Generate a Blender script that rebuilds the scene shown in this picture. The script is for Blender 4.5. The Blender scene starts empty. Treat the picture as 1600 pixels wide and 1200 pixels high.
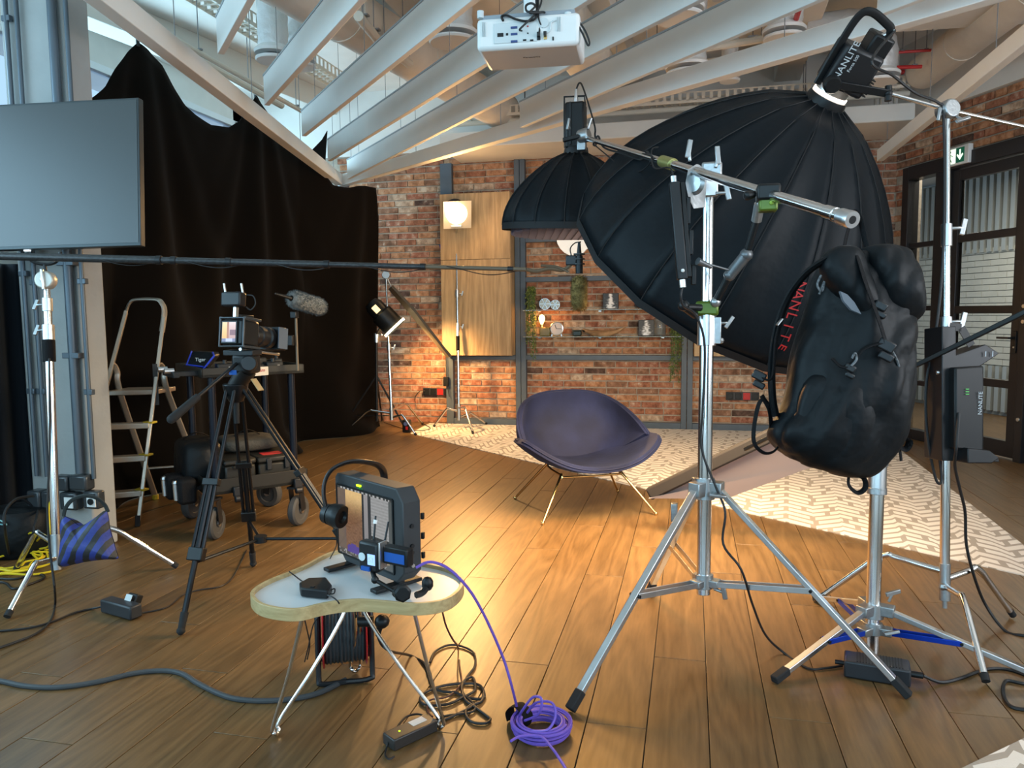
import bpy, bmesh, math, random
from mathutils import Vector as V, Matrix, noise
random.seed(7)
S = bpy.context.scene
COL = S.collection
PI = math.pi
# ---------------------------------------------------------------- camera
FPX = 1190.0
_a = math.radians(13.2); _p = math.atan(FPX/13050); _r = math.radians(.54)
CAM = V((0, 0, 1.3))
_Fh = V((-math.sin(_a), math.cos(_a), 0)); _R0 = V((math.cos(_a), math.sin(_a), 0)); UZ = V((0, 0, 1))
CF = _Fh*math.cos(_p)-UZ*math.sin(_p); _U0 = _R0.cross(CF)
CR = _R0*math.cos(_r)-_U0*math.sin(_r); CU = _U0*math.cos(_r)+_R0*math.sin(_r)
cd = bpy.data.cameras.new('camera'); cam = bpy.data.objects.new('camera', cd); COL.objects.link(cam)
cd.sensor_width = 36; cd.lens = FPX/1600*36; cd.clip_start = .02
m = Matrix((CR, CU, -CF)).transposed().to_4x4(); m.translation = CAM; cam.matrix_world = m
S.camera = cam
# ---------------------------------------------------------------- light and exposure
S.view_settings.view_transform = 'Standard'; S.view_settings.look = 'None'
S.view_settings.gamma = 1; S.view_settings.use_curve_mapping = False
S.view_settings.exposure = 0.0
W = bpy.data.worlds.new('sky'); S.world = W; W.use_nodes = True
W.node_tree.nodes['Background'].inputs[0].default_value = (.50, .74, 1, 1)
W.node_tree.nodes['Background'].inputs[1].default_value = 1.1
S.cycles.max_bounces = 6; S.cycles.diffuse_bounces = 3; S.cycles.glossy_bounces = 3
S.cycles.sample_clamp_indirect = 4; S.cycles.use_denoising = True; S.cycles.caustics_reflective = False
S.cycles.caustics_refractive = False
def look(o, d):
    d = V(d).normalized(); o.rotation_euler = d.to_track_quat('-Z', 'Y').to_euler()
def area(name, loc, d, sx, sy, power, color, spread=180):
    L = bpy.data.lights.new(name, 'AREA'); L.shape = 'RECTANGLE'; L.size = sx; L.size_y = sy
    L.energy = power; L.color = color; L.spread = math.radians(spread)
    o = bpy.data.objects.new(name, L); COL.objects.link(o); o.location = loc; look(o, d); return o
def spot(name, loc, d, power, color, ang, blend=.5, r=.06):
    L = bpy.data.lights.new(name, 'SPOT'); L.energy = power; L.color = color; L.spot_size = math.radians(ang)
    L.spot_blend = blend; L.shadow_soft_size = r
    o = bpy.data.objects.new(name, L); COL.objects.link(o); o.location = loc; look(o, d); return o
def point(name, loc, power, color, r=.05):
    L = bpy.data.lights.new(name, 'POINT'); L.energy = power; L.color = color; L.shadow_soft_size = r
    o = bpy.data.objects.new(name, L); COL.objects.link(o); o.location = loc; return o
DAY = (.48, .80, 1); WARM = (1, .56, .2)
area('daylight_rear_windows', (-1.0, -3.3, 2.1), (0, 1, .16), 7.5, 2.2, 210, DAY)
area('daylight_left_windows', (-5.25, .6, 2.2), (1, .05, -.1), 4.6, 2.2, 190, DAY)
area('daylight_far_left_windows', (-5.25, 6.0, 2.95), (1, 0, .15), 5.0, .9, 110, DAY)
area('right_fill_light', (4.3, 1.5, 2.2), (-1, .25, .45), 4.0, 2.0, 270, (.88, .93, 1))  # added fill lamp, tilted up to brighten the ceiling; no window in that wall
area('corridor_light', (3.6, 8.9, 2.9), (.1, .0, -1), 1.0, 2.6, 95, (1, .93, .80))
# ---------------------------------------------------------------- unprojection: a pixel to a point at real depth
def ray(x, y): return CF+CR*((x-800)/FPX)-CU*((y-600)/FPX)
def at(x, y, D): return CAM+ray(x, y)*D
def fl(x, y, z=0.):
    d = ray(x, y); return CAM+d*((z-1.3)/d.z)
def pl(x, y, P, n):
    d = ray(x, y); n = V(n); return CAM+d*((V(P)-CAM).dot(n)/d.dot(n))
def wy(x, y, Y): return pl(x, y, (0, Y, 0), (0, 1, 0))
# ---------------------------------------------------------------- materials
MATS = {}
def mat(name, col=(.5, .5, .5), rough=.5, metal=0, var=.0, scale=8, bump=0, bscale=60, emit=None, es=0, coat=0, sheen=0, trans=0, alpha=1, spec=.5, stretch=None, ior=1.45):
    if name in MATS: return MATS[name]
    M = bpy.data.materials.new(name); M.use_nodes = True; nt = M.node_tree; N = nt.nodes; Lk = nt.links
    b = N['Principled BSDF']; b.inputs['Base Color'].default_value = (*col, 1)
    b.inputs['Roughness'].default_value = rough; b.inputs['Metallic'].default_value = metal
    b.inputs['Coat Weight'].default_value = coat; b.inputs['Sheen Weight'].default_value = sheen
    b.inputs['Transmission Weight'].default_value = trans; b.inputs['Alpha'].default_value = alpha
    b.inputs['Specular IOR Level'].default_value = spec; b.inputs['IOR'].default_value = ior
    if emit: b.inputs['Emission Color'].default_value = (*emit, 1); b.inputs['Emission Strength'].default_value = es
    if var or bump:
        tc = N.new('ShaderNodeTexCoord'); mp = N.new('ShaderNodeMapping'); Lk.new(tc.outputs['Object'], mp.inputs[0])
        if stretch: mp.inputs['Scale'].default_value = stretch
    if var:
        nz = N.new('ShaderNodeTexNoise'); nz.inputs['Scale'].default_value = scale; nz.inputs['Detail'].default_value = 5
        Lk.new(mp.outputs[0], nz.inputs[0]); mx = N.new('ShaderNodeMix'); mx.data_type = 'RGBA'
        mx.inputs[6].default_value = (*[c*(1-var) for c in col], 1); mx.inputs[7].default_value = (*[min(1, c*(1+var)) for c in col], 1)
        rp = N.new('ShaderNodeMapRange'); rp.inputs[1].default_value = .3; rp.inputs[2].default_value = .7
        Lk.new(nz.outputs[0], rp.inputs[0]); Lk.new(rp.outputs[0], mx.inputs[0]); Lk.new(mx.outputs[2], b.inputs['Base Color'])
    if bump:
        n2 = N.new('ShaderNodeTexNoise'); n2.inputs['Scale'].default_value = bscale; n2.inputs['Detail'].default_value = 3
        Lk.new(mp.outputs[0], n2.inputs[0]); bp = N.new('ShaderNodeBump'); bp.inputs['Strength'].default_value = bump
        bp.inputs['Distance'].default_value = .01; Lk.new(n2.outputs[0], bp.inputs['Height']); Lk.new(bp.outputs[0], b.inputs['Normal'])
    MATS[name] = M; return M
def wood(name, c1, c2, scale, rough, axis='Y', rnd=True, coat=0, bump=.15, spec=.5):
    """oak grain: stretched noise rings along the axis, shifted and tinted per object"""
    M = bpy.data.materials.new(name); M.use_nodes = True; nt = M.node_tree; N = nt.nodes; L = nt.links; b = N['Principled BSDF']
    tc = N.new('ShaderNodeTexCoord'); oi = N.new('ShaderNodeObjectInfo'); ad = N.new('ShaderNodeVectorMath'); ad.operation = 'MULTIPLY_ADD'
    L.new(oi.outputs['Random'], ad.inputs[0]); ad.inputs[1].default_value = (37, 53, 11); L.new(tc.outputs['Object'], ad.inputs[2])
    mp = N.new('ShaderNodeMapping'); s = {'Y': (1, .09, 1), 'Z': (1, 1, .09), 'X': (.09, 1, 1)}[axis]; mp.inputs['Scale'].default_value = s
    L.new(ad.outputs[0], mp.inputs[0])
    n1 = N.new('ShaderNodeTexNoise'); n1.inputs['Scale'].default_value = scale; n1.inputs['Detail'].default_value = 2; L.new(mp.outputs[0], n1.inputs[0])
    ml = N.new('ShaderNodeMath'); ml.operation = 'MULTIPLY'; ml.inputs[1].default_value = 13; L.new(n1.outputs[0], ml.inputs[0])
    fr = N.new('ShaderNodeMath'); fr.operation = 'PINGPONG'; fr.inputs[1].default_value = .5; L.new(ml.outputs[0], fr.inputs[0])
    n2 = N.new('ShaderNodeTexNoise'); n2.inputs['Scale'].default_value = scale*22; n2.inputs['Detail'].default_value = 4; L.new(mp.outputs[0], n2.inputs[0])
    a2 = N.new('ShaderNodeMath'); a2.operation = 'ADD'; L.new(fr.outputs[0], a2.inputs[0]); L.new(n2.outputs[0], a2.inputs[1])
    n3 = N.new('ShaderNodeTexNoise'); n3.inputs['Scale'].default_value = scale*.5; n3.inputs['Detail'].default_value = 3; L.new(ad.outputs[0], n3.inputs[0])
    a3 = N.new('ShaderNodeMath'); a3.operation = 'MULTIPLY_ADD'; L.new(n3.outputs[0], a3.inputs[0]); a3.inputs[1].default_value = .9; L.new(a2.outputs[0], a3.inputs[2])
    rp = N.new('ShaderNodeMapRange'); rp.inputs[1].default_value = .75; rp.inputs[2].default_value = 1.75; L.new(a3.outputs[0], rp.inputs[0])
    mx = N.new('ShaderNodeMix'); mx.data_type = 'RGBA'; mx.inputs[6].default_value = (*c1, 1); mx.inputs[7].default_value = (*c2, 1); L.new(rp.outputs[0], mx.inputs[0])
    hs = N.new('ShaderNodeHueSaturation'); L.new(mx.outputs[2], hs.inputs['Color'])
    rv = N.new('ShaderNodeMapRange'); rv.inputs[3].default_value = .9 if rnd else 1; rv.inputs[4].default_value = 1.1 if rnd else 1; L.new(oi.outputs['Random'], rv.inputs[0])
    L.new(rv.outputs[0], hs.inputs['Value']); L.new(hs.outputs[0], b.inputs['Base Color'])
    b.inputs['Roughness'].default_value = rough; b.inputs['Coat Weight'].default_value = coat; b.inputs['Specular IOR Level'].default_value = spec
    bp = N.new('ShaderNodeBump'); bp.inputs['Strength'].default_value = bump; bp.inputs['Distance'].default_value = .002
    L.new(a2.outputs[0], bp.inputs['Height']); L.new(bp.outputs[0], b.inputs['Normal'])
    return M
BLK = mat('black_plastic', (.007, .008, .009), .42, spec=.4)
BLK2 = mat('black_satin_metal', (.009, .010, .012), .42, 0)
RUB = mat('black_rubber', (.015, .015, .016), .8)
CHR = mat('chrome_steel', (.78, .79, .8), .16, 1, var=.06, scale=6)
ALU = mat('aluminium', (.62, .63, .64), .32, 1, var=.08, scale=12)
SIL = mat('cast_silver_metal', (.40, .42, .43), .38, .9, bump=.1, bscale=90)
WHT = mat('white_plastic', (.8, .8, .79), .4)
CAB = mat('black_cable', (.012, .012, .013), .5)
BRS = mat('brass', (.75, .5, .2), .22, 1)
# ---------------------------------------------------------------- mesh builder
def basis(d):
    d = V(d).normalized(); u = d.orthogonal().normalized(); return u, d.cross(u)
def catmull(P, k=6, closed=False):
    P = [V(p) for p in P]
    if len(P) < 3: return P
    out = []; n = len(P); r = range(n if closed else n-1)
    for i in r:
        if closed: a, b, c, d = P[(i-1) % n], P[i], P[(i+1) % n], P[(i+2) % n]
        else: a, b, c, d = P[max(i-1, 0)], P[i], P[i+1], P[min(i+2, n-1)]
        for j in range(k):
            t = j/k; out.append(.5*((2*b)+(c-a)*t+(2*a-5*b+4*c-d)*t*t+(3*b-3*c+d-a)*t*t*t))
    if not closed: out.append(P[-1])
    return out
class B:
    def __init__(s): s.v = []; s.f = []; s.mi = []; s.cur = 0
    def add(s, vs, fs):
        o = len(s.v); s.v += [V(v) for v in vs]; s.f += [[o+i for i in f] for f in fs]; s.mi += [s.cur]*len(fs); return s
    def m(s, i): s.cur = i; return s
    def box(s, c, d, R=None, taper=1):
        c = V(c); x, y, z = [k/2 for k in d]; pts = []
        for k in (-1, 1):
            t = taper if k > 0 else 1
            for sx, sy in ((-1, -1), (1, -1), (1, 1), (-1, 1)):
                p = V((sx*x*t, sy*y*t, k*z)); pts.append(c+(R @ p if R else p))
        return s.add(pts, [(3, 2, 1, 0), (4, 5, 6, 7), (0, 1, 5, 4), (1, 2, 6, 5), (2, 3, 7, 6), (3, 0, 4, 7)])
    def bar(s, p, q, w, h, up=UZ):
        p = V(p); q = V(q); d = (q-p); L = d.length; d.normalize(); r = d.cross(V(up))
        if r.length < 1e-4: r = d.orthogonal()
        r.normalize(); u = r.cross(d); R = Matrix((r, d, u)).transposed(); return s.box((p+q)/2, (w, L, h), R)
    def cyl(s, p, q, r, r2=None, n=14, cap=True):
        p = V(p); q = V(q); r2 = r if r2 is None else r2; a, b = basis(q-p); vs = []
        for c, rr in ((p, r), (q, r2)):
            vs += [c+(a*math.cos(2*PI*i/n)+b*math.sin(2*PI*i/n))*rr for i in range(n)]
        fs = [(i, (i+1) % n, n+(i+1) % n, n+i) for i in range(n)]
        if cap: fs += [tuple(range(n-1, -1, -1)), tuple(range(n, 2*n))]
        return s.add(vs, fs)
    def tube(s, P, r, n=8, smooth=0, closed=False, flat=None):
        if smooth: P = catmull(P, smooth, closed)
        P = [V(p) for p in P]; k = len(P); vs = []; d = (P[1]-P[0]).normalized(); u = d.orthogonal().normalized()
        if flat is not None:
            u = V(flat)-d*V(flat).dot(d); u.normalize()
        for i, p in enumerate(P):
            if closed: d = (P[(i+1) % k]-P[i-1])
            else: d = (P[min(i+1, k-1)]-P[max(i-1, 0)])
            if d.length < 1e-9: d = V((0, 0, 1))
            d.normalize(); u = u-d*u.dot(d)
            if u.length < 1e-6: u = d.orthogonal()
            u.normalize(); w = d.cross(u); rr = r(i/(k-1)) if callable(r) else r
            if isinstance(rr, tuple): ra, rb = rr
            else: ra = rb = rr
            vs += [p+u*math.cos(2*PI*j/n)*ra+w*math.sin(2*PI*j/n)*rb for j in range(n)]
        fs = []
        for i in range(k if closed else k-1):
            o = i*n; q = ((i+1) % k)*n; fs += [(o+j, o+(j+1) % n, q+(j+1) % n, q+j) for j in range(n)]
        if not closed: fs += [tuple(range(n-1, -1, -1)), tuple(range((k-1)*n, k*n))]
        return s.add(vs, fs)
    def lathe(s, o, ax, prof, n=24, a0=0, a1=2*PI, u=None):
        o = V(o); ax = V(ax).normalized()
        if u is None: a, b = basis(ax)
        else: a = (V(u)-ax*V(u).dot(ax)).normalized(); b = ax.cross(a)
        full = abs(a1-a0-2*PI) < 1e-6; m_ = n if full else n+1; vs = []
        for r, h in prof:
            vs += [o+ax*h+(a*math.cos(a0+(a1-a0)*i/n)+b*math.sin(a0+(a1-a0)*i/n))*max(r, 1e-5) for i in range(m_)]
        fs = []
        for k in range(len(prof)-1):
            for i in range(n):
                j = (i+1) % m_ if full else i+1; fs.append((k*m_+i, k*m_+j, (k+1)*m_+j, (k+1)*m_+i))
        return s.add(vs, fs)
    def sph(s, c, r, n=12, sc=(1, 1, 1), R=None):
        k = n//2; vs = []
        for i in range(k+1):
            for j in range(n):
                t = PI*i/k; f = 2*PI*j/n; p = V((math.sin(t)*math.cos(f)*sc[0], math.sin(t)*math.sin(f)*sc[1], math.cos(t)*sc[2]))*r
                vs.append(V(c)+(R @ p if R else p))
        return s.add(vs, [(i*n+j, (i+1)*n+j, (i+1)*n+(j+1) % n, i*n+(j+1) % n) for i in range(k) for j in range(n)])
    def prism(s, poly, vec):
        poly = [V(p) for p in poly]; vec = V(vec); n = len(poly)
        return s.add(poly+[p+vec for p in poly], [tuple(range(n-1, -1, -1)), tuple(range(n, 2*n))]+[(i, (i+1) % n, n+(i+1) % n, n+i) for i in range(n)])
    def grid(s, fn, nu, nv, cu=False):
        vs = [fn(i/nu, j/nv) for i in range(nu+(0 if cu else 1)) for j in range(nv+1)]; m_ = nv+1; k = nu if cu else nu+1
        return s.add(vs, [(i*m_+j, ((i+1) % k)*m_+j, ((i+1) % k)*m_+j+1, i*m_+j+1) for i in range(nu) for j in range(nv)])
    def obj(s, name, mats, parent=None, bevel=0, angle=35, thick=0, sub=0, loc=None):
        if not isinstance(mats, (list, tuple)): mats = [mats]
        o0 = V((0, 0, 0))
        r = parent
        while r is not None and r.parent is not None: r = r.parent
        if r is not None: o0 = V(r.get('_o', (0, 0, 0)))
        elif loc is not None: o0 = V(loc)
        me = bpy.data.meshes.new(name); me.from_pydata([v-o0 for v in s.v], [], s.f)
        for mm in mats: me.materials.append(mm)
        me.polygons.foreach_set('material_index', s.mi)
        bm = bmesh.new(); bm.from_mesh(me); bmesh.ops.recalc_face_normals(bm, faces=bm.faces); bm.to_mesh(me); bm.free()
        me.shade_smooth(); me.set_sharp_from_angle(angle=math.radians(angle))
        ob = bpy.data.objects.new(name, me); COL.objects.link(ob)
        if parent is not None: ob.parent = parent
        elif loc is not None: ob.location = o0; ob['_o'] = tuple(o0)
        if thick: md = ob.modifiers.new('thickness', 'SOLIDIFY'); md.thickness = thick; md.offset = 0
        if bevel:
            md = ob.modifiers.new('bevel', 'BEVEL'); md.width = bevel; md.segments = 2; md.limit_method = 'ANGLE'; md.angle_limit = math.radians(40)
        if sub: md = ob.modifiers.new('sub', 'SUBSURF'); md.levels = sub; md.render_levels = sub
        return ob
def tag(o, label, cat, group=None):
    o['label'] = label; o['category'] = cat
    if group: o['group'] = group
    return o
def thing(name, label, cat, loc=(0, 0, 0), group=None):
    o = bpy.data.objects.new(name, None); COL.objects.link(o); o.location = V(loc); o.empty_display_size = .1; o['_o'] = tuple(V(loc))
    return tag(o, label, cat, group)
def struct(o): o['kind'] = 'structure'; return o
def picture(name, P, right, up, w, h, fn, nx, ny, parent, emit=0, rough=.4):
    """flat print or lit screen: one small face per cell, coloured by fn(u,v)"""
    P = V(P); right = V(right).normalized(); up = V(up).normalized(); b = B()
    b.grid(lambda u, v: P+right*(u-.5)*w+up*(v-.5)*h, nx, ny); key = 'print_%d' % emit + str(rough)
    if key not in MATS:
        M = bpy.data.materials.new('printed_image' if not emit else 'lit_screen_image'); M.use_nodes = True; nt = M.node_tree
        at_ = nt.nodes.new('ShaderNodeVertexColor'); at_.layer_name = 'Col'; p = nt.nodes['Principled BSDF']
        p.inputs['Roughness'].default_value = rough
        nt.links.new(at_.outputs[0], p.inputs['Emission Color' if emit else 'Base Color'])
        if emit: p.inputs['Emission Strength'].default_value = emit; p.inputs['Base Color'].default_value = (.01, .01, .01, 1)
        MATS[key] = M
    o = b.obj(name, MATS[key], parent); me = o.data
    ca = me.color_attributes.new('Col', 'FLOAT_COLOR', 'CORNER')
    for pg in me.polygons:
        i = pg.index; u = (i//ny+.5)/nx; v = (i % ny+.5)/ny; c = fn(u, v)
        for li in pg.loop_indices: ca.data[li].color = (*c, 1)
    return o
def text(name, s, P, right, up, size, m_, parent, squash=1):
    cu = bpy.data.curves.new(name, 'FONT'); cu.body = s; cu.size = size; cu.extrude = .0004; cu.align_x = 'CENTER'; cu.align_y = 'CENTER'
    t = bpy.data.objects.new(name, cu); COL.objects.link(t)
    dg = bpy.context.evaluated_depsgraph_get(); me = bpy.data.meshes.new_from_object(t.evaluated_get(dg)); bpy.data.objects.remove(t)
    right = V(right).normalized(); up = V(up).normalized(); n = right.cross(up); M = Matrix((right*squash, up, n)).transposed()
    r = parent
    while r.parent is not None: r = r.parent
    o0 = V(r.get('_o', (0, 0, 0)))
    for v in me.vertices: v.co = M @ v.co+V(P)-o0
    me.materials.clear(); me.materials.append(m_)
    o = bpy.data.objects.new(name, me); COL.objects.link(o); o.parent = parent; return o
def cable(pts, r, name, label, m_=None, grp=None, k=6, cat='cable', n=6):
    b = B(); b.tube(pts, r, n, smooth=k); o = b.obj(name, m_ or CAB, loc=pts[0]); return tag(o, label, cat, grp)
def fpts(L, z=.006): return [fl(x, y, z) for x, y in L]

# ================================================================ SETTING
Y0 = 8.75; HT = 3.95
FLOORW = wood('oak_floor', (.098, .055, .021), (.190, .109, .044), 4.5, .36, 'Y', spec=.45)
base = mat('floor_underlay', (.04, .028, .018), .7)
b = B(); b.box((.2, 3.2, -.06), (14, 14.4, .1)); floor = struct(b.obj('floor', [base]))
b = B(); b.box((-.5, -1.53, -.005), (9.6, 4.94, .01)); fb = b.obj('rear_floorboards', FLOORW, floor)
W_ = .19; x = -5.25; i = 0
while x < 4.2:
    y = .95-random.random()*1.6 if i else .95; y = -.0
    yy = .95; first = True
    while yy < Y0-.02:
        L = 1.9 if not first else .5+1.4*((i*.37) % 1)
        first = False; e = min(yy+L, Y0-.01)
        if e-yy > .05:
            b = B(); dz = random.uniform(-.0006, .0006); b.box(((x+W_/2), (yy+e)/2, -.005+dz), (W_-.003, e-yy-.003, .01))
            if not (x > -2.3 and x+W_ < 1.7 and yy > 8.4-(x+2.9)*.8): b.obj('plank', FLOORW, floor, bevel=.0012)
            else: b.obj('plank', FLOORW, floor)
        yy = e
    x += W_; i += 1
# floor: individual planks take their own origin-free random tint from Object Info
b = B(); b.box((.2, 3.2, HT+.05), (14, 14.4, .1))
CEIL = mat('white_painted_ceiling', (.84, .80, .74), .85, var=.08, scale=2, bump=.4, bscale=7); ceil = struct(b.obj('ceiling', CEIL))
WPL = mat('white_painted_plaster', (.74, .72, .68), .8, var=.05, scale=3)
# ---- carpet
def rug_mat():
    M = bpy.data.materials.new('patterned_carpet'); M.use_nodes = True; nt = M.node_tree; N = nt.nodes; L = nt.links; b = N['Principled BSDF']
    tc = N.new('ShaderNodeTexCoord'); mp = N.new('ShaderNodeMapping'); mp.inputs['Rotation'].default_value = (0, 0, .12); mp.inputs['Scale'].default_value = (2.0, 2.0, 2.0); L.new(tc.outputs['Object'], mp.inputs[0])
    sp = N.new('ShaderNodeSeparateXYZ'); L.new(mp.outputs[0], sp.inputs[0])
    def mth(op, a, b_=None):
        n = N.new('ShaderNodeMath'); n.operation = op
        for k, q in enumerate((a, b_)):
            if q is None: continue
            if isinstance(q, (int, float)): n.inputs[k].default_value = q
            else: L.new(q, n.inputs[k])
        return n.outputs[0]
    zig = mth('PINGPONG', mth('MULTIPLY', sp.outputs[0], 1.3), .42)
    z2 = mth('PINGPONG', mth('ADD', sp.outputs[0], .31), .31)
    y = mth('ADD', mth('ADD', mth('MULTIPLY', zig, 1.0), mth('MULTIPLY', z2, .55)), sp.outputs[1])
    cb = N.new('ShaderNodeCombineXYZ'); L.new(sp.outputs[0], cb.inputs[0]); L.new(y, cb.inputs[1])
    br = N.new('ShaderNodeTexBrick'); br.inputs['Scale'].default_value = 1; br.inputs['Brick Width'].default_value = .5; br.inputs['Row Height'].default_value = .2
    br.inputs['Mortar Size'].default_value = .034; br.inputs['Mortar Smooth'].default_value = .1; br.offset = .37; br.squash = .7; br.squash_frequency = 3
    for k, c in (('Color1', (.78, .72, .64)), ('Color2', (.74, .67, .59)), ('Mortar', (.36, .30, .235))): br.inputs[k].default_value = (*c, 1)
    L.new(cb.outputs[0], br.inputs[0]); nz = N.new('ShaderNodeTexNoise'); nz.inputs['Scale'].default_value = 130; L.new(tc.outputs['Object'], nz.inputs[0])
    bp = N.new('ShaderNodeBump'); bp.inputs['Strength'].default_value = .5; bp.inputs['Distance'].default_value = .004; L.new(nz.outputs[0], bp.inputs['Height'])
    L.new(bp.outputs[0], b.inputs['Normal']); L.new(br.outputs[0], b.inputs['Base Color']); b.inputs['Roughness'].default_value = .95; b.inputs['Sheen Weight'].default_value = .15
    return M
RUG = rug_mat()
b = B(); b.prism([V(p) for p in ((-3.05, 8.64, 0), (-3.0, 7.85, 0), (-2.9, 7.76, 0), (.49, 4.97, 0), (1.78, 3.97, 0), (1.95, 8.3, 0), (1.95, 8.64, 0))], (0, 0, .006))
tag(b.obj('carpet', RUG), 'pale carpet with taupe zigzag lines inlaid behind the blue chair', 'carpet')
b = B(); b.prism([fl(1492, 1208), fl(1602, 1155), fl(1900, 1100), fl(2000, 1300), fl(1560, 1400)], (0, 0, .006))
tag(b.obj('carpet', RUG), 'corner of patterned grey carpet at the bottom right of the photo', 'carpet')
# ---- brick walls
def brick_mat(name, c, c2, warm=1):
    M = bpy.data.materials.new(name); M.use_nodes = True; nt = M.node_tree; N = nt.nodes; L = nt.links; b = N['Principled BSDF']
    tc = N.new('ShaderNodeTexCoord'); oi = N.new('ShaderNodeObjectInfo'); ad = N.new('ShaderNodeVectorMath'); ad.operation = 'MULTIPLY_ADD'
    L.new(oi.outputs['Random'], ad.inputs[0]); ad.inputs[1].default_value = (7, 5, 9); L.new(tc.outputs['Object'], ad.inputs[2])
    n1 = N.new('ShaderNodeTexNoise'); n1.inputs['Scale'].default_value = 14; n1.inputs['Detail'].default_value = 5; n1.inputs['Roughness'].default_value = .65; L.new(ad.outputs[0], n1.inputs[0])
    cr = N.new('ShaderNodeValToRGB'); L.new(n1.outputs[0], cr.inputs[0]); e = cr.color_ramp.elements
    e[0].position = .36; e[0].color = (*[k*.55 for k in c], 1); e[1].position = .5; e[1].color = (*c, 1)
    q = e.new(.62); q.color = (*c2, 1); q = e.new(.72); q.color = (.60, .50, .40, 1)
    L.new(cr.outputs[0], b.inputs['Base Color']); b.inputs['Roughness'].default_value = .9; b.inputs['Specular IOR Level'].default_value = .2
    bp = N.new('ShaderNodeBump'); bp.inputs['Strength'].default_value = .7; bp.inputs['Distance'].default_value = .008; L.new(n1.outputs[0], bp.inputs['Height']); L.new(bp.outputs[0], b.inputs['Normal'])
    return M
BM = [brick_mat('red_brick', (.34, .14, .08), (.44, .23, .14)), brick_mat('orange_brick', (.44, .21, .11), (.52, .31, .19)),
      brick_mat('brown_brick', (.25, .13, .08), (.36, .20, .13)), brick_mat('dark_brick', (.11, .065, .05), (.2, .12, .09)),
      brick_mat('pale_brick', (.48, .33, .23), (.6, .48, .36)), brick_mat('rose_brick', (.33, .13, .08), (.46, .27, .19))]
BW = [.27, .3, .17, .05, .08, .13]
MORT = mat('grey_mortar', (.42, .355, .285), .95, var=.2, scale=20, bump=.6, bscale=80)
def bricks(wall, O, ex, nrm, L, zs, skip, limit=298, rank=None, depth=.018):
    """running-bond bricks standing proud of the mortar wall"""
    ex = V(ex).normalized(); nrm = V(nrm).normalized(); lst = []; ch = .0765; row = 0; z = zs[0]
    R = Matrix((ex, nrm, UZ)).transposed()
    while z < zs[1]-.02:
        s = -random.uniform(.02, .2); s = -.1 if row % 2 else -.22
        while s < L:
            w = random.choice((.2, .235, .235, .25, .12)) if random.random() < .35 else .235
            s0 = max(s, 0); s1 = min(s+w, L)
            if s1-s0 > .03 and not skip(s0, s1, z, z+ch): lst.append((s0, s1, z))
            s += w+.012
        z += ch; row += 1
    if rank: lst.sort(key=rank)
    st = B()
    for i, (s0, s1, z) in enumerate(lst):
        t = random.choices(range(6), BW)[0]; p = random.uniform(-.003, .004); hh = .0605+random.uniform(-.003, .002)
        c = V(O)+ex*(s0+s1)/2+UZ*(z+.032)+nrm*(depth/2-.004+p/2); dd = (s1-s0, depth+p, hh)
        R2 = R @ Matrix.Rotation(random.uniform(-.008, .008), 3, 'Y')
        if i < limit: bb = B(); bb.box(c, dd, R2); bb.obj('brick', BM[t], wall, bevel=.003)
        else: st.m(t).box(c, dd, R2)
    if st.f: o = st.obj('brick_course', BM, wall); o['kind'] = 'stuff'
b = B(); b.box((-1.7, Y0+.1, HT/2), (7.6, .2, HT)); back = struct(b.obj('wall_back', [MORT]))
K = V((2.06, Y0, 0)); th = math.radians(24.1); DE = V((math.sin(th), -math.cos(th), 0)); DN = V((DE.y, -DE.x, 0))
XB0 = -4.2
def rk(t):
    s0, s1, z = t; X = XB0+(s0+s1)/2; v = 0
    if z > 2.35: v += 2
    if X > -.1 and 1.0 < z: v += 3
    if X < -3.2: v += 1.5
    return v+z*.3
def skipb(s0, s1, z0, z1):
    X0 = XB0+s0; X1 = XB0+s1
    return (X0 > -2.8 and X1 < -1.95 and .85 < z0 and z1 < 2.6) or (X0 > .0 and X1 < 1.5 and .85 < z0 and z1 < 2.6)
bricks(back, (XB0, Y0, 0), (1, 0, 0), (0, -1, 0), 2.06-XB0, (.0, 3.2), skipb, rank=rk)
# right door wall: mortar behind, opening for the glazed screen (s from .11)
OP0 = .13; OPZ = 2.74
b = B(); c = K+DE*.06; R = Matrix((DE, -DN, UZ)).transposed()
def wbox(b, s0, s1, z0, z1, n0=-.1, n1=0.):
    """box on the door wall; n>0 is towards the room"""
    return b.box(K+DE*(s0+s1)/2+DN*(n0+n1)/2+UZ*(z0+z1)/2, (s1-s0, abs(n1-n0), z1-z0), R)
wbox(b, 0, OP0, 0, HT, -.2); wbox(b, OP0, 5.2, OPZ, HT, -.2); wbox(b, 3.6, 5.2, 0, OPZ, -.2)
wr = struct(b.obj('wall_right', [MORT])); LS = 3.6
bricks(wr, K, DE, DN, LS, (0., 3.2), lambda a, c, z0, z1: (a >= OP0-.02 or c > OP0+.08) and z0 < OPZ-.02, rank=lambda t: t[0])
# white plaster above the brick line
b = B(); b.box((-1.68, Y0-.03, 3.58), (7.5, .06, .74)); struct(b.obj('trim_1', WPL))
b = B(); wbox(b, 0, 5.2, 3.21, HT, 0, .05); struct(b.obj('trim_2', WPL))
# long soffit in front of the back wall
b = B(); b.box(((wy(704, 255, 8.3).x+2.0)/2, 8.3, 3.14), (2.0-wy(704, 255, 8.3).x, .8, .16)); struct(b.obj('trim_3', WPL, bevel=.01))
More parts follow.
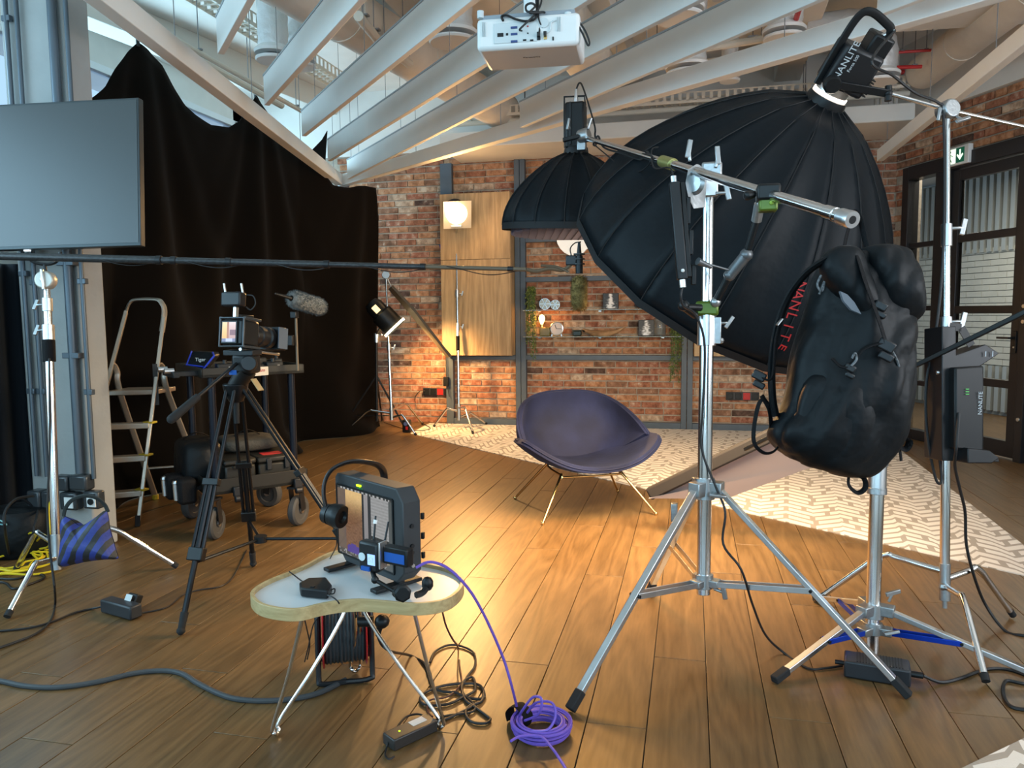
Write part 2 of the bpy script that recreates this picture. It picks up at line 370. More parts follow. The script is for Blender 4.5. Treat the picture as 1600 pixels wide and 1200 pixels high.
# left window wall
TEAL = mat('blue_grey_panel', (.10, .135, .15), .7)
b = B(); b.box((-5.45, 3.2, 1.1), (.14, 14, 2.2)); b.box((-5.45, 3.2, 3.8), (.14, 14, .3))
for y in (-3.6, 8.8): b.box((-5.45, y, 3), (.14, .8, 1.6))
wl_ = struct(b.obj('wall_left', WPL))
WFR = mat('white_window_frame', (.8, .82, .84), .4); GLS = mat('window_glass', (.9, .95, 1), .02, trans=1, ior=1.02)
for k in range(6):
    y0 = -3.2+k*1.95; b = B(); y1 = y0+1.95
    for a_, c_ in ((y0+.04, .08), (y1-.04, .08)): b.box((-5.42, a_, 2.92), (.1, c_, 1.46))
    for z_ in (2.23, 3.62): b.box((-5.42, (y0+y1)/2, z_), (.1, 1.95, .07))
    fo = struct(b.obj('window_%d' % (k+1), WFR, bevel=.004)); b = B(); b.box((-5.42, (y0+y1)/2, 2.92), (.01, 1.8, 1.34)); b.obj('pane', GLS, fo)
# rear and front-right walls close the room
b = B(); b.box((-.5, -3.75, .55), (12, .14, 1.1)); b.box((-.5, -3.75, 3.6), (12, .14, .8)); struct(b.obj('wall_rear', WPL))
for k in range(5):
    x0 = -5.4+k*2.05; b = B()
    for a_ in (x0+.04, x0+2.01): b.box((a_, -3.72, 2.15), (.08, .1, 2.1))
    b.box((x0+1.02, -3.72, 1.13), (2.05, .1, .06)); b.box((x0+1.02, -3.72, 3.18), (2.05, .1, .06)); fo = struct(b.obj('window_%d' % (k+7), WFR, bevel=.004))
    b = B(); b.box((x0+1.02, -3.72, 2.15), (1.9, .01, 2.0)); b.obj('pane', GLS, fo)
b = B(); P5 = K+DE*5.2; b.box((P5.x+.3, (P5.y-3.8)/2, HT/2), (.14, P5.y+3.8, HT)); struct(b.obj('wall_front', WPL))

# ---- glazed door screen in the right wall
FRM = mat('dark_door_frame', (.028, .026, .028), .35, .3)
SILL = .1
b = B()
wbox(b, OP0, .22, 0, OPZ, -.1, .03); wbox(b, .22, 3.5, OPZ-.13, OPZ, -.1, .04); wbox(b, .22, .7, 0, SILL, -.08, .02)
wbox(b, .6, .76, 0, OPZ-.12, -.1, .035); wbox(b, 1.62, 1.70, 0, OPZ-.12, -.1, .02); wbox(b, 2.66, 3.6, 0, OPZ-.12, -.1, .02)
for z_ in (.55, 1.30, 1.93): wbox(b, .22, .62, z_, z_+.05, -.07, 0)
scr = struct(b.obj('window_20', FRM, bevel=.004))
DGL = mat('door_glass', (.93, .96, .95), .03, trans=1, ior=1.02)
for z0, z1 in ((SILL, .55), (.6, 1.3), (1.35, 1.93), (1.98, OPZ-.13)):
    b = B(); wbox(b, .22, .6, z0, z1, -.04, -.03); b.obj('pane', DGL, scr)
def leaf(n, s0, s1, handle):
    b = B(); zt = OPZ-.14; st = .085
    wbox(b, s0, s0+st, .02, zt, -.07, -.01); wbox(b, s1-st*1.2, s1, .02, zt, -.07, -.01); wbox(b, s0+st, s1-st, .02, .16, -.07, -.01); wbox(b, s0+st, s1-st, zt-.1, zt, -.07, -.01)
    for z_ in (.62, 1.27, 1.93): wbox(b, s0+st, s1-st, z_, z_+.07, -.07, -.01)
    d = struct(b.obj('door_%d' % n, FRM, bevel=.004))
    for z0, z1 in ((.16, .62), (.69, 1.27), (1.34, 1.93), (2.0, zt-.1)):
        b = B(); wbox(b, s0+st, s1-st, z0, z1, -.045, -.035); b.obj('pane', DGL, d)
    b = B()
    if handle:
        q = s1-st*.6; wbox(b, q-.018, q+.018, .93, 1.12, -.01, 0.); b.cyl(K+DE*q+UZ*1.06, K+DE*q+UZ*1.06+DN*.05, .009); b.bar(K+DE*q+UZ*1.06+DN*.05, K+DE*(q-.13)+UZ*1.06+DN*.05, .018, .018)
        b.obj('door_handle', BLK2, d, bevel=.002); b = B(); b.cyl(K+DE*q+UZ*.98+DN*.0, K+DE*q+UZ*.98+DN*.006, .008)
        b.obj('keyhole', ALU, d)
    else:
        for z_ in (1.33, 1.2, .37):
            q = s0+st*.5; wbox(b, q-.03, q+.03, z_-.04, z_+.04, -.01, 0.); b.cyl(K+DE*q+UZ*z_, K+DE*q+UZ*z_+DN*.03, .017)
        b.obj('lock', ALU, d, bevel=.002)
leaf(1, .77, 1.61, True); leaf(2, 1.62, 2.6, False)
# corridor beyond the glass: white brick wall, ribbed panels, floor
o2 = K-DN*2.3
b = B(); b.box(o2+DE*.6+UZ*1.5, (8, .1, 3.0), R); cw = struct(b.obj('wall_corridor', mat('grey_white_mortar', (.38, .38, .35), .9)))
WB = mat('white_painted_brick', (.66, .66, .6), .7, var=.06, scale=5)
st = B(); z = 0.62; row = 0
while z < 2.02:
    s = -3.4+(.13 if row % 2 else 0)
    while s < 4.4:
        st.box(o2+DE*(s+.12)+DN*.056+UZ*(z+.035), (.243, .02, .068), R); s += .252
    z += .077; row += 1
sb = st.obj('white_brick_course', WB, cw); sb['kind'] = 'stuff'
RIB = mat('ribbed_grey_panel', (.5, .52, .5), .45, .3)
b = B(); s = -3.4
while s < 4.4: b.box(o2+DE*(s+.05)+DN*.07+UZ*2.5, (.06, .05, .95), R); b.box(o2+DE*(s+.05)+DN*.07+UZ*.33, (.06, .05, .56), R); s += .11
sb = b.obj('ribbed_cladding', RIB, cw); sb['kind'] = 'stuff'
b = B(); b.box(K-DN*1.3+DE*.6+UZ*3.05, (8, 2.6, .06), R); struct(b.obj('ceiling_corridor', WPL))
b = B(); b.box(K-DN*1.25+DE*.6+UZ*-.006, (8, 2.4, .012), R); b.obj('floorboards', FLOORW, cw)
for s_, y_ in ((-3.35, 1), (4.5, 1)):
    b = B(); b.box(K-DN*1.2+DE*s_+UZ*1.5, (.08, 2.2, 3.0), R); b.obj('end_wall', WPL, cw)
# exit sign
t = thing('exit_sign', 'small lit green and white exit sign with arrow above the glass door', 'sign', K+DE*.76+UZ*2.78)
def wp(px, py, n=0.): return pl(px, py, K+DN*n, DN)
P0 = wp(1490, 240); s_c = (wp(1504, 244)-K).dot(DE); zc = wp(1504, 244).z
b = B(); wbox(b, s_c-.15, s_c+.15, zc-.085, zc+.085, .02, .07); b.obj('housing', WHT, t, bevel=.006)
GRN = mat('sign_green', (.01, .05, .03), .4, emit=(.0, .10, .05), es=.6); LIT = mat('sign_lit_white', (.9, 1, .9), .4, emit=(.8, 1, .75), es=1.1)
b = B(); wbox(b, s_c-.13, s_c-.005, zc-.065, zc+.065, .07, .073); b.obj('pictogram_panel', LIT, t)
b = B(); wbox(b, s_c+.005, s_c+.1, zc-.065, zc+.065, .07, .073); b.obj('arrow_panel', GRN, t)
b = B(); q = K+DE*(s_c+.053)+UZ*zc+DN*.074
b.prism([q+DE*a+UZ*c for a, c in ((-.008, .05), (.008, .05), (.008, -.01), (.03, .012), (.038, 0), (0, -.045), (-.038, 0), (-.03, .012), (-.008, -.01))], DN*.002); b.obj('arrow', LIT, t)
b = B(); q = K+DE*(s_c-.067)+UZ*zc+DN*.074
b.sph(q+UZ*.042, .011, 8); b.bar(q+UZ*.03, q-UZ*.01+DE*.006, .004, .016, DN); b.bar(q-UZ*.01, q-UZ*.05+DE*.02, .004, .01, DN); b.bar(q-UZ*.01, q-UZ*.05-DE*.025, .004, .01, DN); b.bar(q+UZ*.02, q+DE*.035-UZ*.002, .004, .008, DN); b.bar(q+UZ*.02, q-DE*.03, .004, .008, DN)
b.obj('running_figure', GRN, t)
# ================================================================ BACK WALL FITTINGS
STL = mat('blue_grey_steel', (.085, .11, .14), .5, .2, var=.08)
OAK = wood('oak_veneer', (.30, .19, .09), (.55, .37, .19), 3.2, .5, 'Z', rnd=False, bump=.1)
t = thing('shelf_frame', 'blue-grey steel shelving frame fixed across the brick back wall', 'shelf', (-1.0, Y0, 0))
FY = Y0-.06
def post(x0, x1, z0, z1, d=.07): b = B(); b.box(((x0+x1)/2, FY, (z0+z1)/2), (x1-x0, d, z1-z0)); return b.obj('post', STL, t, bevel=.003)
def rail(x0, x1, z, h=.055, d=.06): b = B(); b.box(((x0+x1)/2, FY, z), (x1-x0, d, h)); return b.obj('rail', STL, t, bevel=.003)
post(-2.87, -2.73, 2.69, 3.06); post(-2.84, -2.75, .0, .83)
post(-1.985, -1.925, 0, 3.06); post(-1.92, -1.86, 0, 3.06); post(-.095, -.035, 0, 3.06); post(-.03, .03, 0, 3.06); post(1.45, 1.52, 0, 3.06)
for z in (2.15, 1.70, .80): rail(-1.86, -.095, z)
rail(-2.75, -1.985, .80); rail(-2.75, -1.985, .035, .07); rail(-1.86, -.095, .035, .07); rail(.03, 1.45, .035, .07); rail(.03, 1.45, .80)
def cabinet(x0, x1, z0, z1, zs, label, seams):
    t = thing('wall_cabinet', label, 'cabinet', ((x0+x1)/2, Y0-.1, z0)); d = .26
    b = B(); b.box(((x0+x1)/2, Y0-d/2-.02, (z0+z1)/2), (x1-x0, d-.03, z1-z0)); b.obj('body', OAK, t, bevel=.003)
    xs = [x0]+seams+[x1]
    for i in range(len(xs)-1):
        for a, c in ((z0, zs), (zs, z1)):
            b = B(); b.box(((xs[i]+xs[i+1])/2, Y0-d-.015, (a+c)/2), (xs[i+1]-xs[i]-.006, .02, c-a-.006)); b.obj('door', OAK, t, bevel=.002)
cabinet(-2.82, -1.99, .83, 2.68, 1.93, 'wide oak wall cabinet behind the glowing round lamp, left of the shelves', [])
cabinet(.04, 1.44, .83, 2.6, 1.93, 'oak wall cabinet mostly hidden behind the big black softbox', [.74])
SHG = mat('shelf_glass', (.75, .9, .88), .05, trans=.75, ior=1.2)
for z, lab in ((1.345, 'upper glass shelf carrying the round ornaments and a square print'), (1.045, 'lower glass shelf carrying the clock, horn and candle jar')):
    b = B(); b.box((-.98, Y0-.16, z), (1.75, .24, .012)); s = b.obj('glass_shelf', SHG, loc=(-.98, Y0-.16, z)); tag(s, lab, 'shelf')
    b = B()
    for x in (-1.7, -1.0, -.3): b.box((x, Y0-.05, z-.015), (.03, .09, .015))
    b.obj('bracket', ALU, s)
SY = Y0-.16
def onshelf(px, z): return pl(px, 500, (0, SY, 0), (0, 1, 0)).x
# cloud sign
t = thing('cloud_sign', 'white cloud-shaped wall light between the two softboxes', 'light', (-1.3, Y0-.05, 2.1))
b = B(); n = 60; pts = []
for cx, cz, r, a0, a1 in ((-1.27, 2.17, .22, 150, 285), (-1.06, 2.13, .13, 230, 330), (-.86, 2.16, .16, 225, 390), (-.95, 2.36, .2, 0, 120), (-1.2, 2.38, .22, 40, 180)):
    for k in range(9):
        a = math.radians(a0+(a1-a0)*k/8); pts.append(V((cx+r*math.cos(a), Y0-.14, cz+r*math.sin(a))))
b.prism(pts, (0, .05, 0)); b.obj('diffuser', mat('cloud_white', (.85, .84, .8), .5, emit=(1, .95, .85), es=.35), t)
b = B(); b.box((-1.1, Y0-.05, 2.25), (.3, .1, .03)); b.obj('bracket', WHT, t)
# shelf ornaments
def ornament(px, z, r, lab):
    X = onshelf(px, z); t = thing('ornament', lab, 'ornament', (X, SY, z)); c = V((X, SY, z+r))
    b = B(); b.lathe(c-V((0, .02, 0)), (0, 1, 0), [(0, 0), (r, 0), (r, .04), (0, .04)], 20); b.obj('disc', mat('smoked_glass', (.3, .22, .15), .15, .4), t)
    b = B()
    for k in range(6): b.bar(c-V((0, .022, 0)), c-V((0, .022, 0))+V((math.cos(k*PI/3)*r, 0, math.sin(k*PI/3)*r)), .006, .006)
    b.lathe(c-V((0, .024, 0)), (0, 1, 0), [(r*.93, 0), (r, 0), (r, .006), (r*.93, .006), (r*.93, 0)], 20); b.obj('silver_pattern', ALU, t)
ornament(852, 1.352, .065, 'larger round patterned ornament on the upper glass shelf'); ornament(868, 1.352, .055, 'smaller round patterned ornament on the upper glass shelf')
def print_art(px, z, s, lab, seed):
    X = onshelf(px, z); t = thing('art_print', lab, 'picture', (X, SY, z)); b = B(); b.box((X, SY+.02, z+s/2), (s, .03, s)); b.obj('canvas', mat('dark_frame', (.03, .02, .02), .6), t)
    def f(u, v):
        n = noise.noise(V((u*5+seed, v*6, seed)))*.5+.5; w = math.exp(-((u-.5)/(.1+.25*(1-v)))**2)
        k = min(1, max(0, w*n*2.6-.35+.7*noise.noise(V((u*6, v*11, seed))))); k = k*k*(3-2*k); return (k*.9+.01, k*.86+.01, k*.84+.012)
    picture('print', (X, SY+.003, z+s/2), (1, 0, 0), UZ, s*.94, s*.94, f, 16, 16, t)
print_art(954, 1.352, .175, 'square black and white waterfall print on the upper glass shelf', 3); print_art(1010, 1.052, .175, 'square black and white waterfall print beside the candle jar', 8)
X = onshelf(1005, 0); t = thing('bowl', 'dark flat bowl on the upper glass shelf, at the softbox edge', 'bowl', (X, SY, 1.352)); b = B()
b.lathe((X, SY, 1.352), UZ, [(.03, 0), (.09, .03), (.1, .06), (.095, .06), (.08, .03), (0, .01)], 20); b.obj('bowl_body', mat('navy_ceramic', (.03, .035, .06), .3), t)
X = onshelf(870, 0); t = thing('clock', 'small round silver table clock beside the glowing bulb', 'clock', (X, SY, 1.052)); c = V((X, SY-.01, 1.052+.082))
b = B(); b.lathe(c, (0, -1, 0), [(0, -.03), (.078, -.03), (.08, .02), (.07, .024), (.068, .016), (0, .016)], 28); b.obj('case', ALU, t)
b = B(); b.lathe(c, (0, -1, 0), [(0, .018), (.067, .018)], 28); b.obj('dial', mat('clock_face', (.5, .5, .53), .4), t)
b = B(); q = c-V((0, .02, 0)); b.bar(q, q+V((-.018, 0, .045)), .006, .003, (0, 1, 0)); b.bar(q, q+V((.055, 0, .0)), .005, .003, (0, 1, 0)); b.obj('hands', BLK, t)
b = B(); b.bar(c+V((-.05, 0, -.06)), c+V((-.06, 0, -.082)), .012, .012); b.bar(c+V((.05, 0, -.06)), c+V((.06, 0, -.082)), .012, .012); b.obj('feet', ALU, t)
X = onshelf(902, 0); t = thing('trinket_box', 'small dark rounded box between the clock and the horn', 'box', (X, SY, 1.052)); b = B(); b.box((X, SY, 1.052+.03), (.1, .07, .06)); b.obj('box_body', mat('dark_green_lacquer', (.02, .03, .025), .3), t, bevel=.012)
b = B(); b.box((X, SY, 1.052+.063), (.102, .072, .008)); b.obj('lid', mat('dark_green_lacquer'), t, bevel=.003)
x0, x1 = onshelf(911, 0), onshelf(978, 0); t = thing('horn', 'long curved polished animal horn lying on the lower glass shelf', 'horn', ((x0+x1)/2, SY, 1.052)); b = B()
b.tube([(x0+(x1-x0)*k/10, SY, 1.052+.022+.1*((k/10-.45)**2)*2.6) for k in range(11)], lambda u: (.006+.036*math.sin(PI*min(1, u*1.05+.02))**.8, .03*math.sin(PI*(u*.9+.08))+.004), 10, smooth=3); b.obj('horn_body', mat('polished_horn', (.35, .2, .1), .3, var=.6, scale=9), t)
b = B(); b.sph((x0+.015, SY, 1.11), .018, 8, (1.5, 1, .7)); b.obj('dark_tip', BLK, t)
X = onshelf(1031, 0); t = thing('candle_jar', 'tall glass jar with cream candle at the right of the lower shelf', 'jar', (X, SY, 1.052)); b = B()
b.lathe((X, SY, 1.052), UZ, [(0, .003), (.062, .003), (.066, .02), (.066, .17), (.055, .195), (.05, .195), (.061, .168), (.061, .02), (0, .01)], 24); b.obj('glass', mat('jar_glass', (.9, .9, .85), .05, trans=.85, ior=1.3), t)
b = B(); b.cyl((X, SY, 1.063), (X, SY, 1.14), .058, n=20); b.obj('candle', mat('cream_wax', (.75, .62, .42), .5), t)
# bulb lamp
X = onshelf(848, 0); t = thing('bulb_lamp', 'table lamp with bare glowing filament bulb on the lower shelf', 'lamp', (X, SY, 1.052))
b = B(); b.box((X+.03, SY, 1.052+.05), (.12, .09, .1)); b.obj('base', mat('olive_glass', (.16, .15, .05), .2, trans=.3), t, bevel=.01)
b = B(); b.cyl((X-.01, SY, 1.15), (X-.01, SY, 1.185), .018); b.obj('socket', BRS, t)
b = B(); b.lathe((X-.01, SY, 1.185), UZ, [(.014, 0), (.018, .015), (.034, .05), (.036, .075), (.026, .1), (0, .115)], 16); b.obj('bulb', mat('glowing_bulb', (1, .6, .2), .3, emit=(1, .5, .12), es=14), t)
point('bulb_light', (X-.01, SY-.09, 1.26), 3.2, (1, .42, .1), .04)
LEAF = [mat('leaf_green', (.16, .21, .05), .55, var=.4, scale=9), mat('leaf_dark', (.08, .12, .04), .55)]
def trailing_plant(name, X, Y, ztop, zbot, w, nvine, lab, potz):
    t = thing(name, lab, 'plant', (X, Y, potz)); b = B(); b.lathe((X, Y, potz), UZ, [(0, 0), (.035, 0), (.045, .07), (.04, .07), (.03, .01)], 14); b.obj('pot', mat('brown_pot', (.12, .07, .04), .6), t)
    st = B(); lf = B(); rnd = random.Random(int(abs(X)*100)); k = 0
    for i in range(nvine):
        a = rnd.random()*2*PI; px = X+math.cos(a)*w*rnd.uniform(.3, 1); py = Y-.06-abs(math.sin(a))*.05; ze = zbot+(ztop-zbot)*rnd.random()**1.6*.7
        P = [(X, Y, potz+.06), ((X+px)/2, (Y+py)/2, ztop), (px, py, ztop-.06), (px+rnd.uniform(-.02, .02), py, (ztop+ze)/2), (px+rnd.uniform(-.02, .02), py, ze)]
        P = catmull(P, 7); st.tube(P, .0025, 4)
        for p in P[5:]:
            for q in range(2):
                d = V((rnd.uniform(-1, 1), rnd.uniform(-1, .3), rnd.uniform(-.8, .6))).normalized(); L = rnd.uniform(.016, .032); c = p+V((rnd.uniform(-.015, .015), rnd.uniform(-.015, .01), rnd.uniform(-.02, .02)))
                u = d.orthogonal().normalized(); lf.m(0 if rnd.random() < .6 else 1).add([c, c+d*L*.5+u*L*.35, c+d*L, c+d*L*.5-u*L*.35], [(0, 1, 2, 3)])
    st.obj('stem', LEAF[1], t); o = lf.obj('foliage', LEAF, t); o['kind'] = 'stuff'
trailing_plant('trailing_plant', onshelf(833, 0), SY+.0, 1.58, .78, .075, 22, 'leafy trailing plant at the left end of the glass shelves', 1.352)
trailing_plant('trailing_plant', onshelf(1058, 0)-.01, SY, 1.3, .55, .06, 20, 'trailing plant hanging below the right end of the shelves', 1.052)
# sockets on the wall
def sockets(pxc, pyc, n, red, lab):
    c = wy(pxc, pyc, Y0-.03); t = thing('socket_strip', lab, 'socket', c); L = .088*n; b = B(); b.box(c, (L, .03, .09)); b.obj('frame', mat('dark_socket', (.03, .03, .035), .4), t, bevel=.004)
    for k in range(n):
        q = c+V((-L/2+.044+.088*k, -.016, 0)); b = B(); b.lathe(q, (0, -1, 0), [(0, 0), (.03, 0), (.034, .006), (.036, .006), (.036, 0)], 16); b.box(q+V((0, -.001, 0)), (.074, .004, .076)); b.obj('outlet', mat('red_socket', (.5, .02, .02), .4) if k == red else BLK, t)
sockets(683, 612, 4, 2, 'black wall socket strip with one red outlet beneath the slanted reflector'); sockets(1160, 619, 4, 2, 'black wall socket strip with one red outlet, by the backpack strap')
b = B(); b.tube(fpts([(600, 660), (640, 672), (672, 670), (660, 660), (655, 645)], .01)+[wy(648, 625, 8.6), wy(655, 612, 8.66), wy(664, 611, 8.69)], .005, 6, 6); tag(b.obj('lamp_cable', CAB, loc=fl(600, 660)), 'black cable hanging from the socket strip to the floor', 'cable')
# ================================================================ CEILING
PW = mat('white_baffle', (.80, .80, .78), .6, var=.03, scale=3)
BD = V((.682, -.731, 0)).normalized(); BZ = 2.75
baff = [((345, 85), 3.4, 'first short white ceiling baffle beside the black curtain'), ((417, 165), 4.6, 'second white ceiling baffle from the left'), ((475, 213), 5.2, 'third white ceiling baffle from the left'), ((515, 252), 6.4, 'fourth white ceiling baffle, passing behind the projector'), ((545, 280), 7.0, 'longest white ceiling baffle, ending at the beam corner'), ((815, 200), 5.4, 'white ceiling baffle ending above the small softbox'), ((1373, 26), 3.0, 'last white ceiling baffle above the big softbox')]
for (q, L, lab) in baff:
    p = fl(*q, BZ); t = thing('ceiling_baffle', lab, 'baffle', p, 'white hanging ceiling baffles'); b = B(); b.bar(p+UZ*.1, p+BD*L+UZ*.1, .035, .20); b.obj('board', PW, t, bevel=.003)
    b = B(); b.bar(p+UZ*.197, p+BD*L+UZ*.197, .042, .012); b.obj('top_edge_strip', mat('grey_edge', (.33, .36, .38), .5), t)
    k = .35
    while k < L:
        b = B(); c = p+BD*k; b.cyl(c+UZ*.2, V((c.x, c.y, HT)), .0022, n=5); b.obj('suspension_wire', mat('wire', (.25, .25, .26), .4, .6), t); k += 1.15
def beam(q0, q1, lab, h=.12, w=.085, ext=0):
    p = fl(*q0, BZ); r_ = fl(*q1, BZ); r_ = r_+(r_-p).normalized()*ext; t = thing('ceiling_beam', lab, 'beam', p); b = B(); b.bar(p+UZ*h/2, r_+UZ*h/2, w, h); b.obj('board', PW, t, bevel=.004)
    L = (r_-p).length; k = .25
    while k < L:
        b = B(); c = p+(r_-p).normalized()*k; b.cyl(c+UZ*h, V((c.x, c.y, HT)), .003, n=5); b.obj('suspension_wire', mat('wire'), t); k += 1.3
beam((530, 290), (130, -10), 'long white beam running down over the black curtain', ext=1.2); beam((533, 292), (1552, 2), 'long white beam closing the baffle ends, lit warm from below', ext=.2)
beam((1375, 252), (1600, 75), 'white beam pointing down to the corner above the exit sign', h=.11, w=.06, ext=.3)
# white boxed ducts, big pipes
DUC = mat('painted_duct', (.78, .72, .64), .7, var=.08, scale=4, bump=.25, bscale=9)
def duct(name, p, q, r, lab, cat='duct', col=None, rings=True):
    p = V(p); q = V(q); b = B(); b.cyl(p, q, r, n=28); o = b.obj(name, col or DUC, loc=p); tag(o, lab, cat)
    if rings:
        L = (q-p).length; d = (q-p)/L; k = .6
        while k < L: b = B(); b.cyl(p+d*k, p+d*(k+.03), r*1.03, n=28); b.obj('joint_ring', col or DUC, o); k += 1.1
    return o
zc = 3.48
duct('ventilation_duct', (-2.75, 3.6, zc), (-2.0, 8.2, zc), .2, 'fat round duct crossing above the left baffles')
duct('ventilation_duct', (-1.15, 3.3, zc), (-.85, 7.2, zc), .2, 'round duct running above the projector toward the back wall')
duct('ventilation_duct', (2.3, 5.4, zc), (2.05, 7.9, zc), .15, 'round duct near the right wall above the exit sign')
JO = mat('joist_white', (.72, .68, .62), .8)
for i, (a, c, lab) in enumerate((((100, 20), (640, 230), 'left ceiling joist over the curtain peaks'), ((480, -90), (800, 215), 'middle ceiling joist left of the projector'), ((900, -60), (1010, 200), 'ceiling joist right of the projector'), ((1280, -40), (1210, 190), 'right ceiling joist above the big softbox'))):
    p = fl(*a, 3.72); q = fl(*c, 3.72); b = B(); b.bar(p+UZ*.11, q+UZ*.11, .26, .24); tag(b.obj('ceiling_joist', JO, loc=p, bevel=.006), lab, 'beam')
PIP = mat('cream_pipe', (.76, .70, .6), .5)
def pipe(pts, r, lab, m_=PIP, name='ceiling_pipe', cat='pipe', hang=True):
    b = B(); b.tube(pts, r, 10); o = b.obj(name, m_, loc=pts[0]); tag(o, lab, cat)
    if hang:
        for i in range(len(pts)-1):
            for f in (.2, .8):
                c = V(pts[i]).lerp(V(pts[i+1]), f); bb = B(); bb.cyl(c+UZ*r, V((c.x, c.y, HT)), .004, n=5); bb.box(c+UZ*r, (r*2.6, r*1.2, .012)); bb.obj('hanger', mat('wire'), o)
pipe([wy(690, 212, 8.15), V((1.98, 8.15, wy(690, 212, 8.15).z))], .022, 'lower of two cream pipes along the back wall above the brick'); pipe([wy(690, 196, 8.05), V((1.98, 8.05, wy(690, 196, 8.05).z))], .028, 'upper of two cream pipes along the back wall above the brick')
pipe([fl(560, 25, 3.3), fl(590, 62, 3.3), fl(640, 100, 3.3)], .035, 'thick cream pipe between the second and third baffle')
pipe([fl(40, -60, 3.2), fl(440, 165, 3.2)], .03, 'white pipe running over the long curtain beam, nearest the windows'); pipe([fl(240, 42, 3.15), fl(500, 190, 3.15)], .02, 'thin white pipe beside the curtain beam')
pipe([fl(980, 95, 3.4), fl(1230, 55, 3.4)], .03, 'cream pipe right of the sixth baffle'); pipe([fl(1000, 110, 3.45), fl(1240, 78, 3.45)], .022, 'thin cream pipe above the big softbox')
RED = mat('red_sprinkler_pipe', (.55, .03, .03), .4)
pipe([fl(1256, -10, 3.4), fl(1240, 42, 3.4)], .02, 'red sprinkler pipe beside the crinkled duct', RED); pipe([fl(1365, 78, 3.7), fl(1377, 86, 3.7), fl(1379, 110, 3.7), fl(1390, 114, 3.7), fl(1510, 105, 3.7)], .026, 'thick red sprinkler pipe bending behind the big softbox light', RED)
pipe([fl(1398, 60, 3.5), fl(1398, 82, 3.5), fl(1460, 78, 3.5)], .012, 'thin red conduit right of the white duct elbow', RED); pipe([fl(1385, 106, 3.4), fl(1440, 104, 3.4)], .016, 'short red pipe above the thick red pipe', RED)
def tray(p, q, lab):
    p = V(p); q = V(q); d = (q-p).normalized(); n = V((-d.y, d.x, 0)); L = (q-p).length; t = thing('cable_tray', lab, 'cable tray', p); b = B()
    for s in (-1, 1): b.bar(p+n*s*.09+UZ*.085, q+n*s*.09+UZ*.085, .004, .012); b.bar(p+n*s*.09+UZ*.0, q+n*s*.09+UZ*.0, .004, .03)
    k = 0
    while k < L:
        for s in (-1, 1): b.box(p+d*k+n*s*.09+UZ*.045, (.03, .004, .07), Matrix((d, n, UZ)).transposed())
        b.box(p+d*k, (.02, .18, .004), Matrix((d, n, UZ)).transposed()); k += .075
    b.obj('perforated_channel', PIP, t)
    b = B(); b.tube([p+UZ*.03+n*.03, p.lerp(q, .5)+UZ*.02, q+UZ*.03-n*.02], .012, 6, 5); b.tube([p+UZ*.03-n*.03, p.lerp(q, .5)+UZ*.02+n*.04, q+UZ*.03+n*.05], .009, 6, 5); b.obj('cable', PIP, t)
tray(wy(735, 186, 8.0), V((1.95, 8.0, wy(735, 186, 8.0).z)), 'perforated cable tray along the back wall above the pipes'); tray((-3.35, 3.7, 3.5), (-3.3, 7.2, 3.5), 'perforated cable tray over the first baffles')
def diffuser(px, py, z, r, lab, sh=.35, bend=False, colm=None):
    c = fl(px, py, z); t = thing('air_diffuser', lab, 'air vent', c); b = B(); b.lathe(c, UZ, [(0, 0), (r*.95, 0), (r, .01), (r, .02), (r*.9, .02)], 28); b.obj('disc', WHT, t)
    b = B(); b.lathe(c+UZ*.05, UZ, [(r*.5, 0), (r*1.02, 0), (r*1.05, .02), (r*.85, .05), (r*.8, .05)], 28); b.obj('ring', WHT, t)
    b = B(); b.cyl(c+UZ*.01, c+UZ*.06, .01, n=6); b.obj('spindle', ALU, t)
    FX = mat('foil_wrapped_duct', (.72, .72, .72), .45, .35, bump=.9, bscale=22); b = B(); n_ = 12
    top = min(HT, z+sh+.1)
    P = [c+UZ*.08, c+UZ*(sh*.5+.05), c+UZ*(top-z)] if not bend else [c+UZ*.08, c+UZ*.3, c+UZ*.48+V((-.14, .06, 0)), c+UZ*.52+V((-.5, .2, 0))]
    b.tube(catmull(P, 8), lambda u: r*.82*(1+.03*math.sin(u*60)), 20); b.obj('flexible_duct', FX, t)
diffuser(428, 96, 3.15, .13, 'disc air vent seen left of the second baffle', .6); diffuser(470, 106, 3.3, .12, 'disc air vent seen right of the second baffle', .5); diffuser(708, 68, 3.1, .16, 'disc air vent hanging left of the projector', .7)
diffuser(1075, 118, 3.15, .17, 'disc air vent with foil stem above the big softbox', .6); diffuser(1372, 130, 3.15, .16, 'disc air vent under a smooth white elbow duct, right of the light', .6, True); diffuser(1225, 62, 3.3, .15, 'crinkled foil elbow duct beside the red pipe', .4, True); diffuser(1060, 30, 3.2, .16, 'disc air vent at the top right of the projector', .6)
diffuser(1140, 128, 3.35, .09, 'small ring vent just above the big softbox', .3)
